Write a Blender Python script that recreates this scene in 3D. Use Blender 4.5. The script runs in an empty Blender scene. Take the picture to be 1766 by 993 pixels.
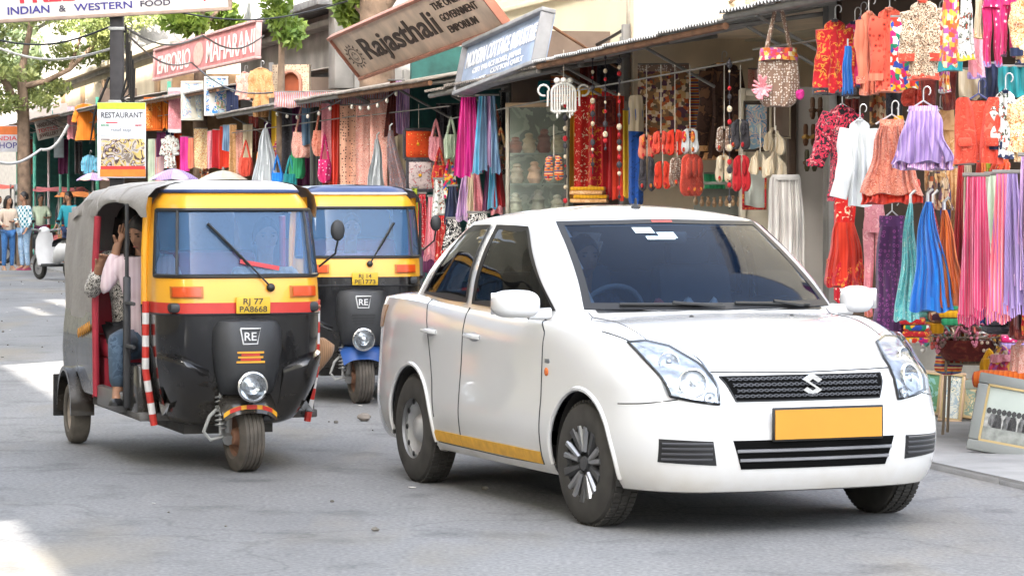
import bpy, bmesh, math, random
import numpy as np
from math import sin, cos, pi, radians, sqrt, atan2
from mathutils import Vector, Matrix
from mathutils.bvhtree import BVHTree

S = bpy.context.scene
COL = S.collection
rnd = random.Random(7)

# ------------------------------------------------------------------ camera
FPX = 5000.0            # focal length in photo pixels (photo 1766 wide)
CX, HV, CH = 883.0, 346.0, 1.6   # principal column, horizon row, camera height
cam = bpy.data.cameras.new("camera")
cam.sensor_width = 36.0
cam.lens = FPX / 1766 * 36.0
cam.shift_y = -(496.5 - HV) / 1766
cam.clip_start, cam.clip_end = 0.5, 2000
camo = bpy.data.objects.new("camera", cam)
COL.objects.link(camo)
camo.location = (0, 0, CH)
camo.rotation_euler = (pi / 2, 0, 0)
S.camera = camo

# ------------------------------------------------------------------ light
SUN_EL, SUN_AZ = radians(32), atan2(-.518, -.852)     # sun behind the camera to the left: the street lies in the shade of the row opposite
w = bpy.data.worlds.new("World"); S.world = w; w.use_nodes = True
nt = w.node_tree
sky = nt.nodes.new("ShaderNodeTexSky")
sky.sky_type = 'NISHITA'; sky.sun_disc = False
sky.sun_elevation = SUN_EL; sky.sun_rotation = SUN_AZ
sky.air_density = 1.0; sky.dust_density = 4.0; sky.ozone_density = 1.0
bg = nt.nodes["Background"]; bg.inputs["Strength"].default_value = 0.15
wt = nt.nodes.new("ShaderNodeMix"); wt.data_type = 'RGBA'; wt.blend_type = 'MULTIPLY'; wt.inputs["Factor"].default_value = 1.
hs = nt.nodes.new("ShaderNodeHueSaturation"); hs.inputs["Saturation"].default_value = .42      # hazy, pale sky
nt.links.new(sky.outputs[0], hs.inputs["Color"]); nt.links.new(hs.outputs[0], wt.inputs["A"]); wt.inputs["B"].default_value = (1.0, 1.0, 1.0, 1); nt.links.new(wt.outputs["Result"], bg.inputs[0])
sun = bpy.data.lights.new("sun", 'SUN'); sun.energy = 3.2; sun.angle = radians(0.6); sun.color = (1.0, 0.94, 0.86)
suno = bpy.data.objects.new("sun", sun); COL.objects.link(suno)
sdir = Vector((sin(SUN_AZ) * cos(SUN_EL), cos(SUN_AZ) * cos(SUN_EL), sin(SUN_EL)))
suno.rotation_euler = sdir.to_track_quat('Z', 'Y').to_euler()
suno.location = (5, -5, 20)
S.view_settings.view_transform = 'Standard'; S.view_settings.look = 'None'
S.view_settings.exposure = 3.12; S.view_settings.gamma = 1.0
S.cycles.max_bounces = 6; S.cycles.transparent_max_bounces = 8

# ------------------------------------------------------------------ materials
MATS = {}
def hexc(h):
    h = h.lstrip('#')
    r = [int(h[i:i + 2], 16) / 255 for i in (0, 2, 4)]
    return tuple(((c / 12.92) if c <= 0.04045 else ((c + 0.055) / 1.055) ** 2.4) for c in r)
def C3(c): return hexc(c) if isinstance(c, str) else tuple(c)
def _new(name):
    m = bpy.data.materials.new(name); m.use_nodes = True
    b = m.node_tree.nodes["Principled BSDF"]
    return m, m.node_tree, b
def mat(name, col, rough=.6, metal=0., var=.12, scale=6., bump=0., bscale=40., spec=.5, coat=0., emit=0.):
    if name in MATS: return MATS[name]
    m, t, b = _new(name); c = C3(col)
    b.inputs["Roughness"].default_value = rough; b.inputs["Metallic"].default_value = metal
    b.inputs["Specular IOR Level"].default_value = spec
    b.inputs["Coat Weight"].default_value = coat
    b.inputs["Coat Roughness"].default_value = .04
    tc = t.nodes.new("ShaderNodeTexCoord")
    if var > 0:
        n = t.nodes.new("ShaderNodeTexNoise"); n.inputs["Scale"].default_value = scale; n.inputs["Detail"].default_value = 5
        t.links.new(tc.outputs["Object"], n.inputs["Vector"])
        r = t.nodes.new("ShaderNodeValToRGB")
        r.color_ramp.elements[0].position = .3; r.color_ramp.elements[1].position = .7
        r.color_ramp.elements[0].color = (*[x * (1 - var) for x in c], 1)
        r.color_ramp.elements[1].color = (*[min(1, x * (1 + var)) for x in c], 1)
        t.links.new(n.outputs["Fac"], r.inputs["Fac"]); t.links.new(r.outputs[0], b.inputs["Base Color"])
    else:
        b.inputs["Base Color"].default_value = (*c, 1)
    if bump > 0:
        n2 = t.nodes.new("ShaderNodeTexNoise"); n2.inputs["Scale"].default_value = bscale; n2.inputs["Detail"].default_value = 6
        t.links.new(tc.outputs["Object"], n2.inputs["Vector"])
        bp = t.nodes.new("ShaderNodeBump"); bp.inputs["Strength"].default_value = bump; bp.inputs["Distance"].default_value = .02
        t.links.new(n2.outputs["Fac"], bp.inputs["Height"]); t.links.new(bp.outputs[0], b.inputs["Normal"])
    if emit: b.inputs["Emission Color"].default_value = (*c, 1); b.inputs["Emission Strength"].default_value = emit
    MATS[name] = m; return m

def pat(name, cols, kind='floral', scale=20., rough=.85, stretch=(1, 1, 1)):
    """printed cloth: colours cols laid out by a procedural pattern in object space"""
    if name in MATS: return MATS[name]
    m, t, b = _new(name); cols = [C3(c) for c in cols]
    b.inputs["Roughness"].default_value = rough; b.inputs["Specular IOR Level"].default_value = .2
    b.inputs["Sheen Weight"].default_value = .15
    tc = t.nodes.new("ShaderNodeTexCoord"); mp = t.nodes.new("ShaderNodeMapping")
    mp.inputs["Scale"].default_value = stretch
    oi = t.nodes.new("ShaderNodeObjectInfo"); cmb = t.nodes.new("ShaderNodeVectorMath"); cmb.operation = 'SCALE'
    cmb.inputs[0].default_value = (7.1, 3.3, 5.7)
    t.links.new(oi.outputs["Random"], cmb.inputs["Scale"])
    t.links.new(cmb.outputs[0], mp.inputs["Location"]); t.links.new(tc.outputs["Object"], mp.inputs["Vector"])
    rp = t.nodes.new("ShaderNodeValToRGB"); rp.color_ramp.interpolation = 'CONSTANT'
    def ramp(cs, pos=None):
        e = rp.color_ramp.elements
        while len(e) < len(cs): e.new(.5)
        for i, c in enumerate(cs):
            e[i].position = pos[i] if pos else i / len(cs); e[i].color = (*c, 1)
    if kind in ('cells', 'patch'):
        v = t.nodes.new("ShaderNodeTexVoronoi"); v.inputs["Scale"].default_value = scale
        v.feature = 'F1'
        if kind == 'patch': v.distance = 'CHEBYCHEV'
        t.links.new(mp.outputs[0], v.inputs["Vector"])
        sp = t.nodes.new("ShaderNodeSeparateColor"); t.links.new(v.outputs["Color"], sp.inputs[0])
        ramp(cols); t.links.new(sp.outputs[0], rp.inputs["Fac"])
    elif kind in ('dots', 'rings'):
        v = t.nodes.new("ShaderNodeTexVoronoi"); v.inputs["Scale"].default_value = scale
        v.inputs["Randomness"].default_value = .55
        t.links.new(mp.outputs[0], v.inputs["Vector"])
        if kind == 'dots': ramp([cols[1], cols[0]] if len(cols) == 2 else [cols[2], cols[1], cols[0]], [0, .26] if len(cols) == 2 else [0, .14, .3])
        else: ramp([cols[2], cols[1], cols[0]], [0, .18, .36])
        t.links.new(v.outputs["Distance"], rp.inputs["Fac"])
    elif kind in ('stripes', 'bands', 'fine'):
        wv = t.nodes.new("ShaderNodeTexWave"); wv.wave_type = 'BANDS'
        wv.bands_direction = 'Z' if kind == 'bands' else 'X'
        wv.wave_profile = 'SAW'
        wv.inputs["Scale"].default_value = scale; wv.inputs["Distortion"].default_value = .25
        t.links.new(mp.outputs[0], wv.inputs["Vector"])
        ramp(cols); t.links.new(wv.outputs["Fac"], rp.inputs["Fac"])
    elif kind == 'check':
        wv = t.nodes.new("ShaderNodeTexChecker"); wv.inputs["Scale"].default_value = scale
        wv.inputs["Color1"].default_value = (*cols[0], 1); wv.inputs["Color2"].default_value = (*cols[1], 1)
        t.links.new(mp.outputs[0], wv.inputs["Vector"]); rp = wv
    else:   # floral : noise islands in 2-5 colours
        n = t.nodes.new("ShaderNodeTexNoise"); n.inputs["Scale"].default_value = scale; n.inputs["Detail"].default_value = 3.0
        n.inputs["Distortion"].default_value = 1.2
        t.links.new(mp.outputs[0], n.inputs["Vector"])
        k = len(cols)
        pos = {2: [0, .55], 3: [0, .50, .60], 4: [0, .48, .56, .63], 5: [0, .44, .51, .58, .64], 6: [0, .40, .46, .52, .58, .64]}[k]
        ramp(cols, pos); t.links.new(n.outputs["Fac"], rp.inputs["Fac"])
    # large soft fading
    n3 = t.nodes.new("ShaderNodeTexNoise"); n3.inputs["Scale"].default_value = 3.; t.links.new(mp.outputs[0], n3.inputs["Vector"])
    mx = t.nodes.new("ShaderNodeMix"); mx.data_type = 'RGBA'; mx.blend_type = 'MULTIPLY'
    r2 = t.nodes.new("ShaderNodeValToRGB"); r2.color_ramp.elements[0].color = (.72, .72, .72, 1); r2.color_ramp.elements[0].position = .3
    r2.color_ramp.elements[1].position = .6
    t.links.new(n3.outputs["Fac"], r2.inputs["Fac"])
    mx.inputs["Factor"].default_value = 1.
    t.links.new(rp.outputs[0], mx.inputs["A"]); t.links.new(r2.outputs[0], mx.inputs["B"])
    t.links.new(mx.outputs["Result"], b.inputs["Base Color"])
    # weave
    n4 = t.nodes.new("ShaderNodeTexNoise"); n4.inputs["Scale"].default_value = 160; t.links.new(tc.outputs["Object"], n4.inputs["Vector"])
    bp = t.nodes.new("ShaderNodeBump"); bp.inputs["Strength"].default_value = .25; bp.inputs["Distance"].default_value = .004
    t.links.new(n4.outputs["Fac"], bp.inputs["Height"]); t.links.new(bp.outputs[0], b.inputs["Normal"])
    MATS[name] = m; return m

def glass(name, tint, opac=.5, rough=.03, ior=1.5, base=None):
    """tinted pane: part clear tint, part sheen"""
    if name in MATS: return MATS[name]
    m, t, b = _new(name)
    out = t.nodes["Material Output"]
    tr = t.nodes.new("ShaderNodeBsdfTransparent"); tr.inputs[0].default_value = (*[x for x in C3(tint)], 1)
    gl = t.nodes.new("ShaderNodeBsdfGlossy"); gl.inputs["Roughness"].default_value = rough
    fr = t.nodes.new("ShaderNodeFresnel"); fr.inputs["IOR"].default_value = ior
    mx = t.nodes.new("ShaderNodeMixShader"); mx2 = t.nodes.new("ShaderNodeMixShader")
    b.inputs["Base Color"].default_value = (*C3(base or tint), 1); b.inputs["Roughness"].default_value = .3; b.inputs["Specular IOR Level"].default_value = 0.
    mx.inputs[0].default_value = opac
    t.links.new(tr.outputs[0], mx.inputs[1]); t.links.new(b.outputs[0], mx.inputs[2])
    t.links.new(fr.outputs[0], mx2.inputs[0]); t.links.new(mx.outputs[0], mx2.inputs[1]); t.links.new(gl.outputs[0], mx2.inputs[2])
    t.links.new(mx2.outputs[0], out.inputs[0])
    MATS[name] = m; return m

# ------------------------------------------------------------------ mesh builder
class MB:
    def __init__(s): s.v = []; s.f = []; s.mi = []
    def add(s, vs, fs, mi=0):
        o = len(s.v); s.v += [tuple(p) for p in vs]
        s.f += [tuple(i + o for i in f) for f in fs]; s.mi += [mi] * len(fs); return s
    def box(s, c, d, rot=None, mi=0, bev=0.):
        x, y, z = (k / 2 for k in d)
        if bev <= 0:
            vs = [Vector((a * x, b * y, e * z)) for a in (-1, 1) for b in (-1, 1) for e in (-1, 1)]
            fs = [(0, 1, 3, 2), (4, 6, 7, 5), (0, 4, 5, 1), (2, 3, 7, 6), (0, 2, 6, 4), (1, 5, 7, 3)]
        else:
            bm = bmesh.new(); bmesh.ops.create_cube(bm, size=1.)
            for v in bm.verts: v.co = Vector((v.co.x * d[0], v.co.y * d[1], v.co.z * d[2]))
            bmesh.ops.bevel(bm, geom=bm.edges[:], offset=min(bev, .45 * min(d)), segments=2, affect='EDGES', profile=.5)
            bm.verts.index_update()
            vs = [v.co.copy() for v in bm.verts]; fs = [tuple(v.index for v in f.verts) for f in bm.faces]; bm.free()
        if rot is not None:
            R = rot if isinstance(rot, Matrix) else Matrix.Rotation(rot, 3, 'Z'); vs = [R @ p for p in vs]
        c = Vector(c); return s.add([p + c for p in vs], fs, mi)
    def tube(s, pts, r, n=8, mi=0, flat=1., caps=True, updir=None):
        pts = [Vector(p) for p in pts]; k = len(pts)
        rs = r if isinstance(r, (list, tuple)) else [r] * k
        vs = []; fs = []; prev = None
        for i, p in enumerate(pts):
            t = (pts[min(i + 1, k - 1)] - pts[max(i - 1, 0)])
            if t.length < 1e-9: t = Vector((0, 0, 1))
            t.normalize()
            u = Vector(updir) if updir else (prev if prev else (Vector((0, 0, 1)) if abs(t.z) < .9 else Vector((1, 0, 0))))
            a = (u - t * u.dot(t))
            if a.length < 1e-6: a = t.orthogonal()
            a.normalize(); b = t.cross(a); prev = a
            for j in range(n):
                q = 2 * pi * j / n; vs.append(p + a * (cos(q) * rs[i]) + b * (sin(q) * rs[i] * flat))
        for i in range(k - 1):
            for j in range(n):
                fs.append((i * n + j, i * n + (j + 1) % n, (i + 1) * n + (j + 1) % n, (i + 1) * n + j))
        if caps: fs.append(tuple(range(n - 1, -1, -1))); fs.append(tuple((k - 1) * n + j for j in range(n)))
        return s.add(vs, fs, mi)
    def lathe(s, prof, n=32, axis='Y', c=(0, 0, 0), mi=0, closed=False, R=None):
        """prof: (radius, along axis)"""
        vs = []; k = len(prof); fs = []
        for (r, a) in prof:
            for j in range(n):
                q = 2 * pi * j / n
                p = {'Y': (r * cos(q), a, r * sin(q)), 'Z': (r * cos(q), r * sin(q), a), 'X': (a, r * cos(q), r * sin(q))}[axis]
                p = Vector(p)
                if R is not None: p = R @ p
                vs.append(p + Vector(c))
        kk = k if closed else k - 1
        for i in range(kk):
            for j in range(n):
                i2 = (i + 1) % k
                fs.append((i * n + j, i * n + (j + 1) % n, i2 * n + (j + 1) % n, i2 * n + j))
        return s.add(vs, fs, mi)
    def grid(s, P, mi=0, wrap=False, flip=False):
        n, m = len(P), len(P[0]); vs = [p for row in P for p in row]; fs = []
        for i in range(n - 1):
            for j in range(m if wrap else m - 1):
                j2 = (j + 1) % m
                f = (i * m + j, i * m + j2, (i + 1) * m + j2, (i + 1) * m + j)
                fs.append(f[::-1] if flip else f)
        return s.add(vs, fs, mi)
    def prism(s, poly, th, M4=None, mi=0):
        """polygon (x,z) extruded along y by th, centred"""
        n = len(poly); vs = [Vector((x, -th / 2, z)) for x, z in poly] + [Vector((x, th / 2, z)) for x, z in poly]
        fs = [tuple(range(n)), tuple(range(2 * n - 1, n - 1, -1))] + [((i + 1) % n, i, i + n, (i + 1) % n + n) for i in range(n)]
        if M4 is not None: vs = [M4 @ v for v in vs]
        return s.add(vs, fs, mi)
    def ell(s, c, r, n=12, m=8, mi=0, R=None, jit=0.):
        vs = []; fs = []; c = Vector(c)
        for i in range(m + 1):
            t = pi * i / m
            for j in range(n):
                q = 2 * pi * j / n; k = 1 + (rnd.uniform(-jit, jit) if jit else 0)
                p = Vector((r[0] * sin(t) * cos(q) * k, r[1] * sin(t) * sin(q) * k, r[2] * cos(t) * k))
                if R is not None: p = R @ p
                vs.append(c + p)
        for i in range(m):
            for j in range(n):
                fs.append((i * n + j, (i + 1) * n + j, (i + 1) * n + (j + 1) % n, i * n + (j + 1) % n))
        return s.add(vs, fs, mi)
    def xf(s, M4): s.v = [tuple(M4 @ Vector(p)) for p in s.v]; return s
    def merge(s, o, mi=None):
        k = len(s.v); s.v += o.v; s.f += [tuple(i + k for i in f) for f in o.f]; s.mi += (o.mi if mi is None else [mi] * len(o.f)); return s
    def mesh(s, name, mats, smooth=35, weld=False):
        me = bpy.data.meshes.new(name); me.from_pydata(s.v, [], s.f)
        for m in (mats if isinstance(mats, (list, tuple)) else [mats]): me.materials.append(m)
        me.polygons.foreach_set("material_index", s.mi)
        bm = bmesh.new(); bm.from_mesh(me)
        if weld: bmesh.ops.remove_doubles(bm, verts=bm.verts[:], dist=1e-5)
        bmesh.ops.recalc_face_normals(bm, faces=bm.faces[:]); bm.to_mesh(me); bm.free()
        if smooth:
            me.polygons.foreach_set("use_smooth", [True] * len(me.polygons))
            me.set_sharp_from_angle(angle=radians(smooth))
        me.update(); return me
    def build(s, name, mats, parent=None, smooth=35, loc=None, rot=None, weld=False):
        o = bpy.data.objects.new(name, s.mesh(name, mats, smooth, weld)); COL.objects.link(o)
        if parent is not None: o.parent = parent
        if loc is not None: o.location = loc
        if rot is not None: o.rotation_euler = rot if isinstance(rot, (tuple, list)) else (0, 0, rot)
        return o

def tag(o, label=None, cat=None, group=None, kind=None):
    if label: o['label'] = label
    if cat: o['category'] = cat
    if group: o['group'] = group
    if kind: o['kind'] = kind
    return o
def thing(name, label, cat, loc=(0, 0, 0), rz=0., group=None):
    o = bpy.data.objects.new(name, None); COL.objects.link(o); o.empty_display_size = .1
    o.location = loc; o.rotation_euler = (0, 0, rz); return tag(o, label, cat, group)
def copy_obj(o, parent=None):
    c = o.copy(); COL.objects.link(c)
    if parent is not None: c.parent = parent
    return c
def copy_tree(o, parent=None):
    c = copy_obj(o, parent)
    for ch in list(o.children): copy_tree(ch, c)
    return c
def sh(c): return [Vector(c[0])]

def text_mb(txt, h, width=None, depth=.004, bold=0., shear=0.):
    """lettering as a mesh in the x-z plane facing -y, origin lower left"""
    cu = bpy.data.curves.new("t", 'FONT'); cu.body = txt; cu.size = 1.; cu.extrude = 0.; cu.offset = bold; cu.shear = shear
    cu.resolution_u = 3
    ob = bpy.data.objects.new("t", cu)
    me = bpy.data.meshes.new_from_object(ob)
    mb = MB()
    if len(me.vertices):
        vs = np.array([v.co[:] for v in me.vertices]); lo = vs.min(0); hi = vs.max(0)
        capn = 0.7; k = h / capn; kx = (width / (hi[0] - lo[0])) if width else k
        for p in me.polygons: pass
        pts = [((v[0] - lo[0]) * kx, 0, v[1] * k) for v in vs]
        mb.add(pts, [tuple(p.vertices) for p in me.polygons])
        if depth: # give the letters thickness
            bm = bmesh.new(); tmp = mb.mesh("t", [], 0); bm.from_mesh(tmp)
            r = bmesh.ops.extrude_face_region(bm, geom=bm.faces[:])
            for e in r['geom']:
                if isinstance(e, bmesh.types.BMVert): e.co.y -= depth
            bm.verts.index_update()
            mb = MB().add([v.co.copy() for v in bm.verts], [tuple(v.index for v in f.verts) for f in bm.faces]); bm.free()
            bpy.data.meshes.remove(tmp)
    bpy.data.objects.remove(ob); bpy.data.curves.remove(cu); bpy.data.meshes.remove(me)
    return mb

def pchip(x, Y, xq):
    x = np.asarray(x, float); Y = np.asarray(Y, float); sh_ = Y.shape[1:]; Y = Y.reshape(len(x), -1)
    h = np.diff(x)[:, None]; dl = np.diff(Y, axis=0) / h
    d = np.zeros_like(Y); d[0] = dl[0]; d[-1] = dl[-1]
    w1 = 2 * h[1:] + h[:-1]; w2 = h[1:] + 2 * h[:-1]
    with np.errstate(divide='ignore', invalid='ignore'):
        m = (w1 + w2) / (w1 / dl[:-1] + w2 / dl[1:])
    ok = dl[:-1] * dl[1:] > 0; d[1:-1] = np.where(ok, np.nan_to_num(m), 0)
    xq = np.asarray(xq, float); i = np.clip(np.searchsorted(x, xq) - 1, 0, len(x) - 2)
    t = ((xq - x[i]) / (x[i + 1] - x[i]))[:, None]; hh = h[i]
    o = (2 * t**3 - 3 * t**2 + 1) * Y[i] + (t**3 - 2 * t**2 + t) * hh * d[i] + (-2 * t**3 + 3 * t**2) * Y[i + 1] + (t**3 - t**2) * hh * d[i + 1]
    return o.reshape((len(xq),) + sh_)

def in_poly(x, y, poly):
    r = False; n = len(poly); j = n - 1
    for i in range(n):
        xi, yi = poly[i]; xj, yj = poly[j]
        if (yi > y) != (yj > y) and x < (xj - xi) * (y - yi) / (yj - yi) + xi: r = not r
        j = i
    return r
def resample(pl, n):
    P = np.array(pl, float); d = np.r_[0, np.cumsum(np.linalg.norm(np.diff(P, axis=0), axis=1))]
    q = np.linspace(0, d[-1], n)
    return np.stack([np.interp(q, d, P[:, k]) for k in range(P.shape[1])], 1)
def coons(bot, right, top, left, n, m):
    """bot: left->right, top: left->right, left: bottom->top, right: bottom->top"""
    B, T = resample(bot, n), resample(top, n); L, Rr = resample(left, m), resample(right, m)
    out = np.zeros((m, n, 2))
    for j in range(m):
        for i in range(n):
            u, v = i / (n - 1), j / (m - 1)
            out[j, i] = (1 - v) * B[i] + v * T[i] + (1 - u) * L[j] + u * Rr[j] - ((1 - u) * (1 - v) * B[0] + u * (1 - v) * B[-1] + (1 - u) * v * T[0] + u * v * T[-1])
    return out
class Proj:
    """projects 2-D outlines on to a body mesh along an axis ('x': from the front, 'y': from the side sg)"""
    def __init__(s, mb): s.b = BVHTree.FromPolygons([Vector(v) for v in mb.v], mb.f)
    def hit(s, a, b, axis, sg=1, off=0.):
        if axis == 'x': o, d = Vector((5, a, b)), Vector((-1, 0, 0))
        elif axis == 'z': o, d = Vector((a, b, 5)), Vector((0, 0, -1))
        else: o, d = Vector((a, 5 * sg, b)), Vector((0, -sg, 0))
        p, nr, _, _ = s.b.ray_cast(o, d)
        if p is None: return None
        if nr.dot(d) > 0: nr = -nr
        return p + nr * off
    def patch(s, G, axis, sg=1, off=.004, skirt=.02, mi=0):
        m, n = G.shape[:2]; P = []
        last = None
        for j in range(m):
            row = []
            for i in range(n):
                h = s.hit(G[j, i, 0], G[j, i, 1], axis, sg, off)
                if h is None: h = last if last is not None else Vector((0, G[j, i, 0], G[j, i, 1]))
                row.append(h); last = h
            P.append(row)
        mb = MB().grid(P, mi)
        ctr = sum((p for r in P for p in r), Vector()) / (m * n)
        ring = [P[0][i] for i in range(n)] + [P[j][n - 1] for j in range(1, m)] + [P[m - 1][i] for i in range(n - 2, -1, -1)] + [P[j][0] for j in range(m - 2, 0, -1)]
        dv = Vector((-1, 0, 0)) if axis == 'x' else (Vector((0, 0, -1)) if axis == 'z' else Vector((0, -sg, 0)))
        low = [p + dv * skirt for p in ring]
        mb.grid([ring, low], mi, wrap=True)
        mb.P = P
        return mb
    def line(s, pts, axis, sg=1, off=.0, n=30):
        q = resample(pts, n); r = [s.hit(a, b, axis, sg, off) for a, b in q]
        return [p for p in r if p is not None]

def dusty(m, z0, z1, col, amt=1.):
    """road dust on the low parts of a vehicle, and uneven polish"""
    t = m.node_tree; b = t.nodes["Principled BSDF"]
    tc = [n for n in t.nodes if n.type == 'TEX_COORD'][0]
    sp = t.nodes.new("ShaderNodeSeparateXYZ"); t.links.new(tc.outputs["Object"], sp.inputs[0])
    n = t.nodes.new("ShaderNodeTexNoise"); n.inputs["Scale"].default_value = 6; n.inputs["Detail"].default_value = 7; n.inputs["Roughness"].default_value = .7
    t.links.new(tc.outputs["Object"], n.inputs[0])
    mr = t.nodes.new("ShaderNodeMapRange"); mr.inputs[1].default_value = z1; mr.inputs[2].default_value = z0; mr.inputs[4].default_value = amt
    t.links.new(sp.outputs[2], mr.inputs[0])
    mu = t.nodes.new("ShaderNodeMath"); mu.operation = 'MULTIPLY'; t.links.new(mr.outputs[0], mu.inputs[0]); t.links.new(n.outputs["Fac"], mu.inputs[1])
    mx = t.nodes.new("ShaderNodeMix"); mx.data_type = 'RGBA'; mx.inputs["B"].default_value = (*col, 1)
    if b.inputs["Base Color"].links: t.links.new(b.inputs["Base Color"].links[0].from_socket, mx.inputs["A"])
    else: mx.inputs["A"].default_value = b.inputs["Base Color"].default_value
    t.links.new(mu.outputs[0], mx.inputs["Factor"]); t.links.new(mx.outputs["Result"], b.inputs["Base Color"])
    r0 = b.inputs["Roughness"].default_value
    m2 = t.nodes.new("ShaderNodeMapRange"); m2.inputs[1].default_value = .35; m2.inputs[2].default_value = .7; m2.inputs[3].default_value = r0; m2.inputs[4].default_value = min(1, r0 + .22)
    t.links.new(n.outputs["Fac"], m2.inputs[0]); t.links.new(m2.outputs[0], b.inputs["Roughness"])
# common materials
BLACK = mat('black_plastic', (.012, .012, .013), .45, var=.2)
RUBBER = mat('tyre_rubber', (.022, .021, .02), .85, var=.3, scale=20, bump=.3, bscale=120)
DUSTYRUB = mat('dusty_rubber', (.10, .085, .065), .95, var=.35, scale=14, bump=.3, bscale=90)
CHROME = mat('bright_metal', (.72, .72, .72), .22, 1., var=.06)
STEEL = mat('dull_steel', (.38, .38, .37), .5, .7, var=.2)
DARKMETAL = mat('dark_metal', (.05, .05, .052), .5, .4, var=.25)

def P3(u, v, Y): return Vector(((u - CX) * Y / FPX, Y, CH - (v - HV) * Y / FPX))
def pxm(Y): return FPX / Y

# person / clothing bodies grown from a joint skeleton
def skin_mesh(name, joints, edges, material, sub=1, root=0, taper=None):
    me = bpy.data.meshes.new(name); me.from_pydata([j[:3] for j in joints], edges, [])
    o = bpy.data.objects.new(name, me); COL.objects.link(o)
    md = o.modifiers.new("skin", 'SKIN'); md.use_smooth_shade = True
    if not me.skin_vertices: me.skin_vertices.new()
    sv = me.skin_vertices[0].data
    for i, j in enumerate(joints):
        r = j[3]; sv[i].radius = (r, r if len(j) < 5 else j[4]); sv[i].use_root = (i == root); sv[i].use_loose = False
    sb = o.modifiers.new("sub", 'SUBSURF'); sb.levels = sub; sb.render_levels = sub
    dg = bpy.context.evaluated_depsgraph_get(); ev = o.evaluated_get(dg)
    m2 = bpy.data.meshes.new_from_object(ev)
    bpy.data.objects.remove(o); bpy.data.meshes.remove(me)
    m2.name = name; m2.materials.clear(); m2.materials.append(material)
    m2.polygons.foreach_set("use_smooth", [True] * len(m2.polygons))
    return m2
def skin_obj(name, joints, edges, material, parent, sub=1, root=0):
    o = bpy.data.objects.new(name, skin_mesh(name, joints, edges, material, sub, root)); COL.objects.link(o)
    o.parent = parent; return o
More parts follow.
